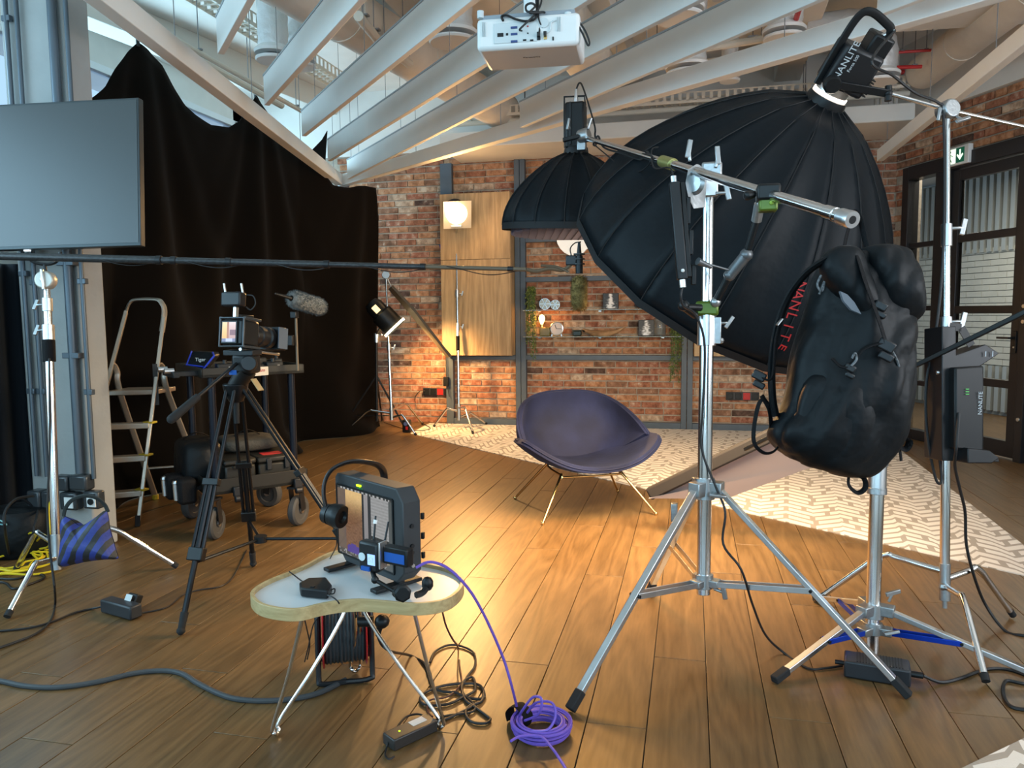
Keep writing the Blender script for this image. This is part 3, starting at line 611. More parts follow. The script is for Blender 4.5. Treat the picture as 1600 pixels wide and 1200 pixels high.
# bulkhead at the upper right
b = B(); p = fl(1400, 50, 3.45); q = fl(1700, 40, 3.45); b.prism([p, fl(1720, 30, 3.45), fl(1720, -80, 3.45), fl(1560, -80, 3.45)], (0, 0, .5)); struct(b.obj('trim_4', WPL))
for px, py, lab in ((1371, 188, 'left of two small black access boxes on the white wall above the brick'), (1401, 186, 'right of two small black access boxes on the white wall above the brick')):
    c = wy(px, py, Y0-.09); t = thing('access_box', lab, 'box', c); b = B(); b.box(c, (.13, .05, .15)); b.obj('housing', BLK, t, bevel=.006); b = B(); b.box(c-V((0, .026, 0)), (.04, .003, .012)); b.obj('sticker', WHT, t)
    b = B(); b.cyl(c+UZ*.075+V((-.02, .02, 0)), V((c.x-.02, c.y+.02, HT)), .012, n=8); b.cyl(c+UZ*.075+V((.03, .02, 0)), V((c.x+.03, c.y+.02, HT)), .01, n=8); b.obj('conduit', PIP, t)
# ================================================================ STANDS, BOOM, SOFTBOXES
from mathutils.bvhtree import BVHTree
def cv(r, u, f): return CR*r+CU*u+CF*f
def wing(b, c, d, up, s=1):
    """T-handle: stem along d, winged grip along up"""
    c = V(c); d = V(d).normalized(); up = V(up).normalized(); b.cyl(c, c+d*.035*s, .006*s, n=8); b.bar(c+d*.035*s-up*.024*s, c+d*.04*s+up*.03*s, .011*s, .016*s, d); return b
def seg(p, q, f0, f1, r, name, mt, par, n=16, r2=None):
    p = V(p); q = V(q); b = B(); b.cyl(p.lerp(q, f0), p.lerp(q, f1), r, r2, n=n); return b.obj(name, mt, par, bevel=.0015 if r > .008 else 0)
def boot(par, foot, frm, r=.016):
    d = (V(frm)-V(foot)).normalized(); b = B(); b.cyl(V(foot)+UZ*.004, V(foot)+d*.05+UZ*.004, r, r*.9, n=10); return b.obj('rubber_foot', RUB, par, bevel=.003)
def turtle_leg(par, hub, foot, r=.0125, mt=None):
    hub = V(hub); foot = V(foot)+UZ*.016; h = V((foot.x-hub.x, foot.y-hub.y, 0)); k = hub+h*.42+UZ*.03; k2 = hub+h*.52+UZ*.005
    P = [hub, hub+h*.12+UZ*.006, hub+h*.38+UZ*.024, k, k2, k2.lerp(foot, .2), k2.lerp(foot, .6), foot]; b = B(); b.tube(catmull(P, 6), r, 12); L = b.obj('leg', mt or CHR, par)
    d = (foot-k2).normalized(); b = B(); b.cyl(foot-d*.025, foot+d*.004, r*1.12, n=12); b.obj('leg_cap', RUB, L)
def brace_leg(par, hub, low, foot, f, w=.03, mt=None, bm_=None, h=.02):
    foot = V(foot)+UZ*.018; hub = V(hub); low = V(low); b = B(); b.bar(hub, foot, w, h); L = b.obj('leg', mt or ALU, par, bevel=.0025); j = hub.lerp(foot, f)
    d = (hub-foot).normalized(); b = B(); b.bar(foot-d*.01, foot+d*.06, w*1.18, h*1.35); b.obj('rubber_boot', RUB, L, bevel=.004)
    side = (foot-hub).cross(UZ).normalized()
    for s in (-1, 1): b = B(); b.bar(low+side*s*w*.62, j+side*s*w*.62, .003, w*.75); b.obj('brace', bm_ or mt or ALU, par, bevel=.001)
    b = B(); b.cyl(j-side*w*.8, j+side*w*.8, .006, n=8); b.obj('rivet', BLK, L)
# ---- S1: tall combo stand
s1b, s1t = at(1099, 928, 2.9), at(1107, 285, 2.86)
t = thing('combo_stand', 'tall chrome combo stand in the foreground carrying the long boom arm', 'light stand', (s1b.x, s1b.y, 0)); S1 = t
def s1(y): return s1b.lerp(s1t, (928-y)/(928-285.))
def sg(y0, y1, r, name='column', m_=CHR): return seg(s1(y0), s1(y1), 0, 1, r, name, m_, t)
sg(928, 530, .0265); sg(545, 288, .0215); sg(538, 532, .034, 'collar', SIL); c = s1(514); sg(538, 490, .0345, 'clamp_collar', ALU)
b = B(); b.box(c+cv(.038, 0, 0), (.03, .05, .1)); wing(b, s1(503)+cv(.05, 0, 0), cv(1, .05, 0), cv(.6, 1, 0), .9); b.obj('locking_knob', SIL, t, bevel=.003); b = B(); b.sph(s1(530)+cv(.055, 0, 0), .012, 8); b.obj('bolt', SIL, t)
hub = s1(760); low = s1(908)
sg(778, 745, .038, 'upper_hub', SIL); sg(918, 896, .036, 'lower_hub', SIL)
for foot, a in ((fl(893, 1113), 0), (fl(1417, 1092), 1), (fl(1016, 927), 2)):
    d = V((foot.x-hub.x, foot.y-hub.y, 0)).normalized(); b = B(); b.bar(hub+d*.02, hub+d*.07, .05, .055); b.obj('hub_bracket', SIL, t, bevel=.004); b = B(); b.bar(low+d*.02, low+d*.06, .045, .03); b.obj('hub_bracket', SIL, t, bevel=.004)
    brace_leg(t, hub+d*.055, low+d*.045, foot, .52, .028)
b = B(); wing(b, hub+cv(.02, -.01, -.03), cv(.2, -.3, -1), cv(1, -.1, 0), 1.1); b.obj('locking_knob', SIL, t, bevel=.003)
b = B(); wing(b, low+cv(.03, -.02, -.03), cv(1, -.3, -.5), cv(-.3, 1, 0), 1.1); b.obj('locking_knob', SIL, t, bevel=.003)
b = B(); b.box(hub+cv(-.12, -.09, -.02), (.025, .03, .07)); b.obj('leg_clip', SIL, t, bevel=.004)
# boom arm and its pivot
bn, bf = at(1330, 343, 2.0), at(912, 214, 3.92)
def bm(f): return bn.lerp(bf, f)
def bfrac(px):  # fraction along the boom for a pixel column
    lo, hi = 0., 1.
    for _ in range(40):
        mdl = (lo+hi)/2; P = bm(mdl)-CAM; x = 800+FPX*P.dot(CR)/P.dot(CF)
        if x > px: lo = mdl
        else: hi = mdl
    return lo
t = thing('telescopic_boom', 'long chrome telescopic boom arm slanting from the backpack to the small softbox', 'boom arm', bm(bfrac(1105)))
seg(bn, bf, .0, bfrac(1045), .0175, 'outer_tube', CHR, t, 20); seg(bn, bf, bfrac(1052), 1, .0135, 'inner_tube', CHR, t, 20)
seg(bn, bf, bfrac(1052), bfrac(1035), .024, 'brass_collar', mat('brass_collar_paint', (.35, .34, .12), .35, .6), t, 20); seg(bn, bf, 0, .02, .0225, 'end_ring', ALU, t, 20); seg(bn, bf, .03, .05, .02, 'end_sleeve', CHR, t)
dB = (bn-bf).normalized(); b = B(); b.lathe(bn, dB, [(.011, -.03), (.011, .006), (.022, .006), (.0235, .002), (.0235, -.012), (.018, -.012)], 24); b.obj('end_cap', ALU, t)
b = B(); b.cyl(bn+dB*.001, bn+dB*.0062, .0105, n=20); b.obj('tube_bore', BLK, t)
PV = bm(bfrac(1098)); b = B(); n_ = cv(1, .1, .75).normalized(); c = at(1088, 288, 2.8)
ph = [c+cv(0, .075, 0), c+cv(.028, .066, .02), c+cv(.036, .02, .02), c+cv(.03, -.08, .02), c+cv(-.01, -.09, 0), c+cv(-.035, -.05, -.02), c+cv(-.045, .0, -.02), c+cv(-.035, .05, -.02)]
b.prism(ph, n_*.012); b.obj('pivot_plate', SIL, t, bevel=.004)
b = B(); b.lathe(c+cv(-.005, .0, -.01), -n_, [(.0, .012), (.03, .01), (.042, 0)], 20); b.obj('pivot_boss', SIL, t)
b = B(); b.box(s1t+cv(.012, .03, 0), (.075, .06, .085)); b.obj('clamp_block', SIL, t, bevel=.008)
b = B(); b.box(s1t+cv(.0, -.02, 0), (.07, .06, .075)); b.obj('socket_block', ALU, t, bevel=.006)
for P, d, u in ((at(1078, 252, 2.82), cv(-.1, 1, 0), cv(.2, 1, 0)), (at(1118, 262, 2.82), cv(.2, 1, 0), cv(-.1, 1, 0)), (at(1118, 302, 2.8), cv(1, 0, -.2), cv(-.3, 1, 0))):
    b = B(); wing(b, P, d, u, 1.15); b.obj('locking_knob', SIL, t, bevel=.003)
# clamp + articulated arm
GRC = mat('green_clamp_paint', (.10, .16, .02), .35, .3)
t = thing('articulated_arm', 'black friction arm with green clamps between stand column and boom', 'arm', s1(480))
c = s1(480); b = B(); b.box(c, (.085, .075, .055)); b.obj('lower_clamp', GRC, t, bevel=.01)
b = B(); b.cyl(c+cv(-.03, 0, -.03), c+cv(-.095, .0, -.05), .013); b.sph(c+cv(-.1, .005, -.055), .022, 10); b.cyl(c+cv(-.1, 0, -.055), c+cv(-.05, -.03, -.03), .014); b.obj('clamp_screw', BLK, t)
e0 = at(1118, 472, 2.82); e1 = at(1140, 430, 2.76); e2 = at(1166, 398, 2.72); e3 = at(1182, 345, 2.66); e4 = at(1187, 318, 2.62)
b = B(); b.sph(e0, .02, 12); b.obj('ball_joint', SIL, t); b = B(); b.cyl(e0, e1, .0135); b.obj('lower_tube', BLK, t); b = B(); b.cyl(e1, e2, .021); b.sph(e2, .024, 12); b.sph(e1, .022, 12); b.obj('elbow_joint', mat('dark_cast', (.16, .17, .18), .4, .7), t)
b = B(); b.cyl(e2, e3, .0125); b.obj('upper_tube', BLK, t); b = B(); b.cyl(e3, e4, .018); b.sph(e4, .012, 10); b.cyl(e4, e4+UZ*.04, .008); b.obj('ball_joint', SIL, t)
b = B(); q = at(1090, 408, 2.7); b.cyl(e1.lerp(e2, .2), q, .004); b.cyl(q, q.lerp(e1, .42), .014, .007); b.obj('lever', mat('dark_cast'), t)
c = bm(bfrac(1200)); b = B(); b.box(c-UZ*.035, (.055, .06, .04)); b.obj('upper_clamp', GRC, t, bevel=.006); b = B(); b.box(c+UZ*.002, (.07, .075, .05)); b.cyl(c+cv(-.04, 0, 0), c+cv(-.075, -.01, -.01), .012, .015); b.obj('clamp_jaw', BLK, t, bevel=.008)
b = B(); b.sph(c-UZ*.035+cv(.0, 0, -.035), .007, 8); b.obj('level_bubble', mat('level_green', (.4, .6, .1), .2), t)
# led bar light
p, q = at(1053, 285, 2.72), at(1066, 437, 2.72); t = thing('led_bar_light', 'slim black bar light hanging upright beside the chrome stand', 'light', q)
b = B(); b.bar(p, q, .036, .03, cv(0, 0, 1)); b.obj('housing', BLK2, t, bevel=.004)
b = B(); b.bar(p+cv(.03, 0, .01), q+cv(.026, .01, .01), .016, .03, cv(0, 0, 1)); b.obj('rear_rail', BLK, t, bevel=.002)
for f, L in ((.25, .06), (.58, .055), (.92, .045)):
    c = p.lerp(q, f)+cv(.045, 0, .01); b = B(); b.bar(c-UZ*L, c+UZ*L*.6, .016, .02, cv(0, 0, 1)); b.obj('clip', BLK, t, bevel=.003)
b = B(); b.cyl(p, p+(p-q).normalized()*.022, .011); b.obj('top_plug', ALU, t); b = B(); b.cyl(q, q-(p-q).normalized()*.028, .012); b.obj('bottom_plug', ALU, t); b = B(); b.sph(q+cv(-.002, .03, -.018), .007, 8); b.obj('button', WHT, t)
b = B(); b.tube([q-UZ*.03, at(1064, 462, 2.72), at(1068, 478, 2.74), at(1085, 490, 2.78), at(1098, 520, 2.8), at(1101, 560, 2.82), at(1098, 640, 2.84), at(1096, 700, 2.86), at(1118, 760, 2.84), at(1133, 800, 2.8), at(1130, 850, 2.8), at(1158, 890, 2.76), at(1176, 945, 2.82), at(1196, 992, 2.88)]+fpts([(1225, 1020), (1262, 1044), (1290, 1044), (1316, 1040)]), .0045, 7, 6)
tag(b.obj('light_cable', CAB, loc=q), 'black cable looping from the bar light down past the combo stand', 'cable')
b = B(); b.tube([p+(p-q).normalized()*.02, at(1046, 262, 2.75), at(1022, 262, 2.9), at(1018, 235, 2.95), at(1028, 230, 3.0)], .003, 6, 6); tag(b.obj('light_cable', CAB, loc=p), 'thin black cable from the top of the bar light to the boom', 'cable')
# ---- softboxes
FAB = mat('black_softbox_fabric', (.006, .0085, .011), .5, bump=.6, bscale=9, spec=.17); SEAM = mat('black_seam_tape', (.006, .006, .007), .7); LIN = mat('silver_lining', (.7, .7, .7), .35, .6)
DIF = mat('white_diffusion_fabric', (.85, .85, .84), .8, emit=(1, .9, .78), es=.12)
def softbox(name, lab, apex, ax, R_, H, n, r0, ex, u=None, tilt=0, glow=None):
    apex = V(apex); ax = V(ax).normalized(); t = thing(name, lab, 'softbox', apex); a, c = basis(ax)
    if u is not None: a = (V(u)-ax*V(u).dot(ax)).normalized(); c = ax.cross(a)
    def rad(v): return r0+(R_-r0)*(math.sin(v*PI/2)**ex)
    out = []
    for k in range(n):
        a0 = 2*PI*(k+tilt)/n; a1 = 2*PI*(k+1+tilt)/n; b = B()
        def fn(x, v, a0=a0, a1=a1):
            r = rad(v); p0 = a*math.cos(a0)+c*math.sin(a0); p1 = a*math.cos(a1)+c*math.sin(a1); sag = 1-.055*math.sin(PI*x)*math.sin(PI*min(1, v*1.1+.0))-.004*math.sin(v*40+k)*math.sin(PI*x)
            return apex+ax*(H*v+.004*math.sin(PI*x))+(p0*(1-x)+p1*x)*r*sag
        b.grid(fn, 6, 14); o = b.obj('panel', FAB, t, angle=60, thick=.0015); out.append(o)
        b = B(); b.tube([apex+ax*(H*v/12)+(a*math.cos(a0)+c*math.sin(a0))*(rad(v/12)+.001) for v in range(13)], .0028, 5); b.obj('seam', SEAM, o)
    b = B(); b.lathe(apex+ax*.012, ax, [(rad(v/10)*.89, H*v/10*.985) for v in range(11)], n*2, u=a); b.obj('silver_lining', LIN, t, thick=.001)
    b = B(); b.lathe(apex, ax, [(R_*.985, H-.005), (R_*1.005, H-.012), (R_*1.005, H+.022), (R_*.985, H+.022), (R_*.985, H-.005)], n, u=a*math.cos(2*PI*tilt/n)+c*math.sin(2*PI*tilt/n)); b.obj('rim_band', SEAM, t)
    b = B(); b.lathe(apex, ax, [(0, H-.03), (R_*.9, H-.03)], n*2, u=a); b.obj('diffuser', DIF, t, thick=.001)
    b = B(); b.lathe(apex, ax, [(r0*.7, -.03), (r0*.95, -.03), (r0*1.02, -.005), (r0*1.02, .02), (r0*.8, .02)], 32); b.obj('speed_ring', BLK, t)
    return t, out
A1 = at(1289, 160, 3.2); ax1 = (at(1137, 402, 3.7)-A1).normalized()
axw = ax1
SB1, pan1 = softbox('large_softbox', 'huge black parabolic softbox tilted behind the chrome stand', A1, axw, .765, .85, 16, .085, .72, u=cv(1, .2, 0), tilt=.3)
# glowing gap between lamp and softbox
t = thing('studio_light', 'big black studio light with handle on top of the huge softbox', 'light', A1-axw*.03)
b = B(); b.lathe(A1, -axw, [(.05, .030), (.074, .032), (.074, .042), (.05, .046)], 32); b.obj('lit_gap', mat('lamp_glow', (1, .9, .8), .4, emit=(1, .86, .72), es=9), t)
s1_ = cv(.89, -.42, .25); s1_ = (s1_-axw*s1_.dot(axw)).normalized(); s2_ = s1_.cross(axw).normalized()
if s2_.dot(CF) > 0: s2_ = -s2_
RL = Matrix((s1_, s2_, -axw)).transposed()
if RL.determinant() < 0: RL = Matrix((-s1_, s2_, -axw)).transposed()
def lp(x, y, z): return A1+s1_*x+s2_*y-axw*z
b = B(); b.cyl(lp(0, 0, .045), lp(0, 0, .075), .07, n=24); b.obj('front_mount', ALU, t)
b = B(); b.box(lp(.01, 0, .155), (.175, .14, .17), RL); b.obj('body', BLK2, t, bevel=.014)
b = B(); b.box(lp(.055, 0, .27), (.09, .1, .08), RL); b.obj('rear_housing', BLK, t, bevel=.01)
for k in range(7): b = B(); b.box(lp(.03+.0, 0, .09+k*.011), (.16, .136, .004), RL); b.obj('cooling_fin', BLK, t)
b = B(); b.tube(catmull([lp(-.085, .03, .06), lp(-.09, .03, .2), lp(-.085, .03, .33), lp(-.05, .03, .365), lp(.03, .03, .35), lp(.06, .03, .335), lp(.065, .03, .29), lp(.05, .03, .24)], 6), (.009, .016), 8, flat=s2_); b.obj('handle', BLK, t)
GT = mat('pale_grey_print', (.5, .55, .58), .5); RT = mat('red_print', (.5, .02, .02), .6)
text('brand_print', 'NANLITE', lp(-.045, .0715, .185), -axw, -s1_ if (-s1_).dot(CU) > 0 else s1_, .038, GT, t); text('model_print', 'Forza 500', lp(-.015, .0715, .185), -axw, -s1_ if (-s1_).dot(CU) > 0 else s1_, .017, GT, t)
yk = at(1388, 146, 3.1); b = B(); b.bar(lp(-.055, .085, .09), yk, .032, .012, s2_); b.obj('yoke', BLK, t, bevel=.003)
b = B(); b.lathe(lp(-.05, .075, .09), s2_, [(0, .03), (.03, .03), (.036, .02), (.036, 0), (0, 0)], 12); b.obj('tilt_knob', BLK, t); b = B(); b.sph(yk, .018, 10); b.cyl(yk+UZ*.03, yk-UZ*.03, .014); b.obj('spigot_clamp', BLK, t)
b = B(); b.cyl(lp(.045, .02, .3), lp(.075, .03, .34), .011); b.obj('plug', ALU, t)
b = B(); b.tube([lp(.075, .03, .34), at(1362, 96, 2.85), at(1395, 118, 2.95), at(1430, 145, 3.0), at(1465, 160, 3.05), at(1474, 180, 3.06), at(1476, 300, 3.06), at(1472, 420, 3.06), at(1462, 520, 3.06), at(1447, 600, 3.06), at(1449, 680, 3.06), at(1462, 748, 3.06), at(1471, 745, 3.06), at(1460, 660, 3.06), at(1458, 612, 3.06), at(1478, 582, 3.06)], .0055, 8, 8); tag(b.obj('head_cable', CAB, loc=yk), 'black cable from the studio light down the right chrome stand', 'cable')
area('softbox_glow_large', A1+axw*.88, axw, .95, .95, 120, (1, .78, .50), 150)
# red letters on the softbox skirt
def hit(objs, px, py):
    best = None; d = ray(px, py).normalized()
    for o in objs:
        me = o.data; off = V(o.parent['_o']); bt = BVHTree.FromPolygons([v.co+off for v in me.vertices], [tuple(p.vertices) for p in me.polygons]); r_ = bt.ray_cast(CAM, d)
        if r_[0] is not None and (best is None or r_[3] < best[1]): best = (r_[0], r_[3], r_[1])
    return best
for ch, (px, py) in zip('NANLITE', ((1250, 447), (1246, 461), (1241, 477), (1236, 493), (1231, 509), (1226, 525), (1221, 541))):
    h = hit(pan1, px, py)
    if h:
        nn = h[2] if h[2].dot(CF) < 0 else -h[2]; rt = cv(-.3, -1, 0); rt = (rt-nn*rt.dot(nn)).normalized(); up = nn.cross(rt)
        text('brand_letter', ch, h[0]+nn*.008, rt, up, .056, RT, SB1)
A2 = at(900, 240, 4.08); SB2, pan2 = softbox('small_softbox', 'smaller black softbox facing straight down over the blue chair', A2, cv(-.02, -1, .17), .395, .385, 16, .065, .8, u=cv(1, 0, 0), tilt=.5)
gb = B()
for k in range(-8, 9): hw = math.sqrt(max(0, .352**2-(k*.042)**2)); o_ = A2-UZ*.405+CR*k*.042; gb.bar(o_-_Fh*hw, o_+_Fh*hw, .004, .04); o_ = A2-UZ*.405+_Fh*k*.042; gb.bar(o_-_R0*hw, o_+_R0*hw, .004, .04)
gb.obj('fabric_grid', mat('violet_grey_webbing', (.06, .05, .075), .7), SB2)['kind'] = 'stuff'
area('softbox_glow_small', A2-UZ*.44, (0, 0, -1), .5, .5, 36, (1, .46, .10), 130)
t = thing('monolight', 'upright slim black studio light on top of the small softbox', 'light', A2)
b = B(); b.box(A2+UZ*.14, (.105, .11, .24)); b.obj('body', BLK, t, bevel=.012)
b = B(); b.lathe(A2, UZ, [(.045, 0), (.05, .0), (.05, .02), (.045, .02)], 20); b.obj('mount_ring', ALU, t)
for s in (-1, 1): b = B(); b.box(A2+UZ*.14+cv(s*.035, 0, -.057), (.008, .006, .22)); b.obj('rib', BLK2, t, bevel=.001)
b = B(); b.tube([A2+UZ*.03+cv(-.06, 0, 0), A2+UZ*.2+cv(-.062, 0, 0), A2+UZ*.295+cv(-.062, 0, 0), A2+UZ*.3+cv(.045, 0, 0), A2+UZ*.25+cv(.05, 0, 0)], .006, 6); b.obj('bail', BLK2, t)
q = A2+UZ*.26; b = B(); b.cyl(q, q+UZ*.03, .012); b.cyl(q+UZ*.03, q+UZ*.075, .011, .006); b.obj('plug', ALU, t)
gh = bf; b = B(); b.lathe(gh+cv(-.0, 0, -.02), cv(.8, .1, -.5), [(0, -.03), (.032, -.03), (.036, -.02), (.036, .02), (.03, .03), (0, .03)], 16); b.box(gh-UZ*.045+cv(-.01, 0, 0), (.045, .04, .05)); b.obj('grip_head', SIL, t, bevel=.004)
b = B(); wing(b, gh+cv(.01, .02, -.03), cv(.3, .6, -.4), cv(.3, 1, 0)); b.obj('locking_knob', SIL, t, bevel=.002); b = B(); wing(b, gh+cv(-.075, .02, -.06), cv(-.2, .2, -.6), cv(.2, 1, 0)); b.obj('locking_knob', SIL, t, bevel=.002)
b = B(); b.bar(gh+cv(-.11, -.03, -.04), gh+cv(-.03, -.01, -.04), .03, .02); b.obj('yoke_arm', BLK, t, bevel=.003)
b = B(); b.tube([q+UZ*.07, q+UZ*.1+cv(.03, 0, 0), gh+cv(.05, .06, -.03), gh+cv(.055, -.0, -.03), gh+cv(.06, -.05, -.03), bm(.93)-UZ*.02, bm(.9)+UZ*.025, bm(.86)-UZ*.02, bm(.75)-UZ*.02, bm(.65)-UZ*.02, bm(.62)+UZ*.02, bm(.6)-UZ*.03], .005, 6, 8); tag(b.obj('power_cable', CAB, loc=gh), 'black cable wound from the upright light along the boom', 'cable')
b = B(); b.tube([bm(.93)-UZ*.02, at(974, 262, 3.5), at(1000, 268, 3.3), at(1020, 245, 3.1), bm(.68)], .003, 6, 8); tag(b.obj('power_cable', CAB, loc=bm(.9)), 'thin slack cable drooping beneath the far boom end', 'cable')
# ---- S2 stand with blue braces
s2b, s2t = at(1362, 1020, 2.93), at(1377, 560, 2.93); t = thing('combo_stand', 'chrome stand with bright blue braces standing below the backpack', 'light stand', (s2b.x, s2b.y, 0))
def s2(y): return s2b.lerp(s2t, (1020-y)/(460.))
def sg(y0, y1, r, name='column', m_=CHR): return seg(s2(y0), s2(y1), 0, 1, r, name, m_, t)
sg(1020, 765, .0265); sg(770, 590, .018); sg(591, 565, .0075, 'spigot', ALU); sg(772, 718, .033, 'clamp_collar', ALU); sg(772, 762, .036, 'collar_ring', SIL); sg(728, 722, .037, 'collar_ring', SIL)
b = B(); b.bar(s2(720)+cv(.03, 0, 0), s2(690)+cv(.035, 0, 0), .02, .02); wing(b, s2(705)+cv(.03, 0, 0), cv(.8, .4, 0), cv(.2, 1, 0)); b.obj('locking_knob', SIL, t, bevel=.002)
hub = s2(950); low = s2(982); BLU = mat('blue_anodised_brace', (.01, .06, .55), .3, .6); sg(965, 943, .038, 'upper_hub', SIL); sg(990, 972, .036, 'lower_hub', SIL)
for foot in (fl(1212, 1068), fl(1655, 1078), fl(1275, 940)):
    d = V((foot.x-hub.x, foot.y-hub.y, 0)).normalized(); b = B(); b.bar(hub+d*.02, hub+d*.075, .048, .04); b.obj('hub_bracket', SIL, t, bevel=.004); b = B(); b.bar(low+d*.02, low+d*.07, .044, .03); b.obj('hub_bracket', SIL, t, bevel=.004)
    brace_leg(t, hub+d*.05, low+d*.05, foot, .46, .026, bm_=BLU)
for P, d in ((hub+cv(.05, .03, -.02), cv(.3, 1, -.2)), (low+cv(.02, 0, -.04), cv(.4, .2, -1))): b = B(); wing(b, P, d, cv(1, .2, 0)); b.obj('locking_knob', SIL, t, bevel=.002)
# ---- right C-stand
c3b, c3t = at(1476, 938, 3.08), at(1480, 178, 3.08); t = thing('c_stand', 'tall chrome C-stand at the right with the battery pack on it', 'light stand', (c3b.x, c3b.y, 0))
def s3(y): return c3b.lerp(c3t, (938-y)/(760.))
def sg(y0, y1, r, name='column', m_=CHR): return seg(s3(y0), s3(y1), 0, 1, r, name, m_, t)
sg(930, 515, .0185); sg(530, 370, .0155); sg(385, 178, .0125); sg(530, 495, .022, 'collar', ALU); sg(385, 350, .021, 'collar', ALU); sg(938, 880, .021, 'base_sleeve', SIL)
for y in (357, 503):
    b = B(); wing(b, s3(y)+cv(.02, 0, 0), cv(1, .05, -.1), cv(.15, 1, 0), 1.2); b.obj('locking_knob', SIL, t, bevel=.002)
b = B(); b.sph(s3(915)+cv(-.02, 0, -.02), .016, 8); b.cyl(s3(935), s3(950), .01); b.obj('base_bolt', SIL, t)
for foot, y in ((fl(1540, 1070), 915), (fl(1582, 966), 905), (fl(1276, 942), 893)): turtle_leg(t, s3(y), foot)
hd = at(1481, 172, 3.08); b = B(); b.lathe(hd, cv(.2, 0, -1), [(0, -.035), (.034, -.035), (.04, -.025), (.04, .02), (.034, .03), (0, .03)], 20); b.obj('grip_head', SIL, t, bevel=.003)
b = B(); wing(b, hd+cv(-.03, -.02, -.01), cv(-.6, -.3, -.6), cv(.2, 1, 0)); b.obj('locking_knob', SIL, t, bevel=.002); b = B(); wing(b, hd+cv(.02, -.03, -.02), cv(.3, -.6, -.6), cv(1, .4, 0)); b.obj('locking_knob', SIL, t, bevel=.002)
b = B(); b.cyl(yk, hd, .008); b.cyl(hd, at(1640, 207, 3.22), .008); b.obj('grip_arm', CHR, t)
# battery / control unit hanging on the C-stand
c0 = at(1515, 640, 3.02); t = thing('power_pack', 'black power pack in an open frame hung on the right C-stand', 'battery', c0)
e1_ = cv(1, -.02, .1).normalized(); e2_ = CF.cross(e1_).normalized(); ez = UZ
def pk(px, py, D): return at(px, py, D)
for pts, nm, th_ in (([(1472, 510), (1494, 510), (1494, 555), (1540, 538), (1562, 552), (1532, 572), (1484, 592), (1484, 692), (1516, 712), (1560, 714), (1562, 722), (1472, 720)], 'bracket', .14),):
    b = B(); b.prism([at(x, y, 2.97) for x, y in pts], CF*.13); b.obj(nm, BLK2, t, bevel=.003)
b = B(); P = [at(x, y, 2.93) for x, y in ((1492, 574), (1538, 571), (1538, 706), (1492, 702))]; b.prism(P, CF*.16); b.obj('body', BLK, t, bevel=.008)
b = B(); P = [at(x, y, 2.90) for x, y in ((1512, 700), (1547, 704), (1562, 716), (1550, 724), (1512, 724))]; b.prism(P, CF*.19); b.obj('foot_plate', BLK2, t, bevel=.004)
b = B(); b.bar(at(1502, 512, 3.0), at(1518, 540, 3.0), .03, .004, CF); b.bar(at(1484, 510, 3.0), at(1502, 512, 3.0), .03, .004, CF); b.obj('hanging_strap', BLK, t)
b = B(); b.cyl(at(1463, 582, 3.0), at(1480, 582, 2.99), .009); b.obj('connector', ALU, t)
for k in range(3): b = B(); b.bar(at(1509, 608+k*4, 2.925), at(1514, 608+k*4, 2.925), .002, .003); b.obj('indicator', mat('green_led', (.05, .3, .05), .4, emit=(.1, .6, .15), es=.5), t)
text('brand_print', 'NANLITE', at(1532, 630, 2.925), UZ, -CR, .022, GT, t)
b = B(); b.box(at(1551, 553, 2.96), (.003, .003, .02)); b.box(at(1540, 553, 2.96), (.003, .003, .02)); b.obj('slot', ALU, t)
b = B(); b.tube([at(1498, 645, 2.92), at(1494, 700, 2.9), at(1492, 728, 2.95), at(1500, 765, 3.0), at(1508, 800, 3.05), at(1510, 850, 3.08), at(1522, 900, 3.1), at(1540, 945, 3.14)]+fpts([(1570, 985), (1600, 993), (1660, 1000)]), .006, 7, 7); tag(b.obj('pack_cable', CAB, loc=c0), 'black cable falling from the power pack to the right edge', 'cable')
# ---- big power adapter on the floor
t = thing('power_adapter', 'large ribbed black power adapter between the two stand feet', 'adapter', fl(1370, 1066)); p = fl(1318, 1064); q = fl(1424, 1082); r_ = (q-p).normalized(); n_ = V((-r_.y, r_.x, 0)); L = (q-p).length; RA = Matrix((r_, n_, UZ)).transposed(); c = (p+q)/2+n_*.075+UZ*.033
b = B(); b.box(c, (L, .1, .062), RA); b.obj('case', mat('adapter_grey', (.022, .025, .03), .4), t, bevel=.007)
for k in range(16): b = B(); b.box(c+r_*(-L*.3+k*L*.045)+UZ*.031, (.004, .085, .004), RA); b.obj('rib', BLK, t)
b = B(); b.cyl(c-r_*(L/2), c-r_*(L/2+.03), .008); b.obj('strain_relief', BLK, t); b = B(); b.cyl(c+r_*(L/2), c+r_*(L/2+.04), .011); b.obj('strain_relief', BLK, t)
cable([c+r_*(L/2+.04)]+fpts([(1470, 1066), (1500, 1060), (1540, 1046), (1575, 1046), (1612, 1060), (1600, 1068), (1572, 1064), (1568, 1085), (1582, 1105), (1620, 1110)]), .006, 'adapter_cable', 'black mains lead curling from the ribbed adapter to the right edge')
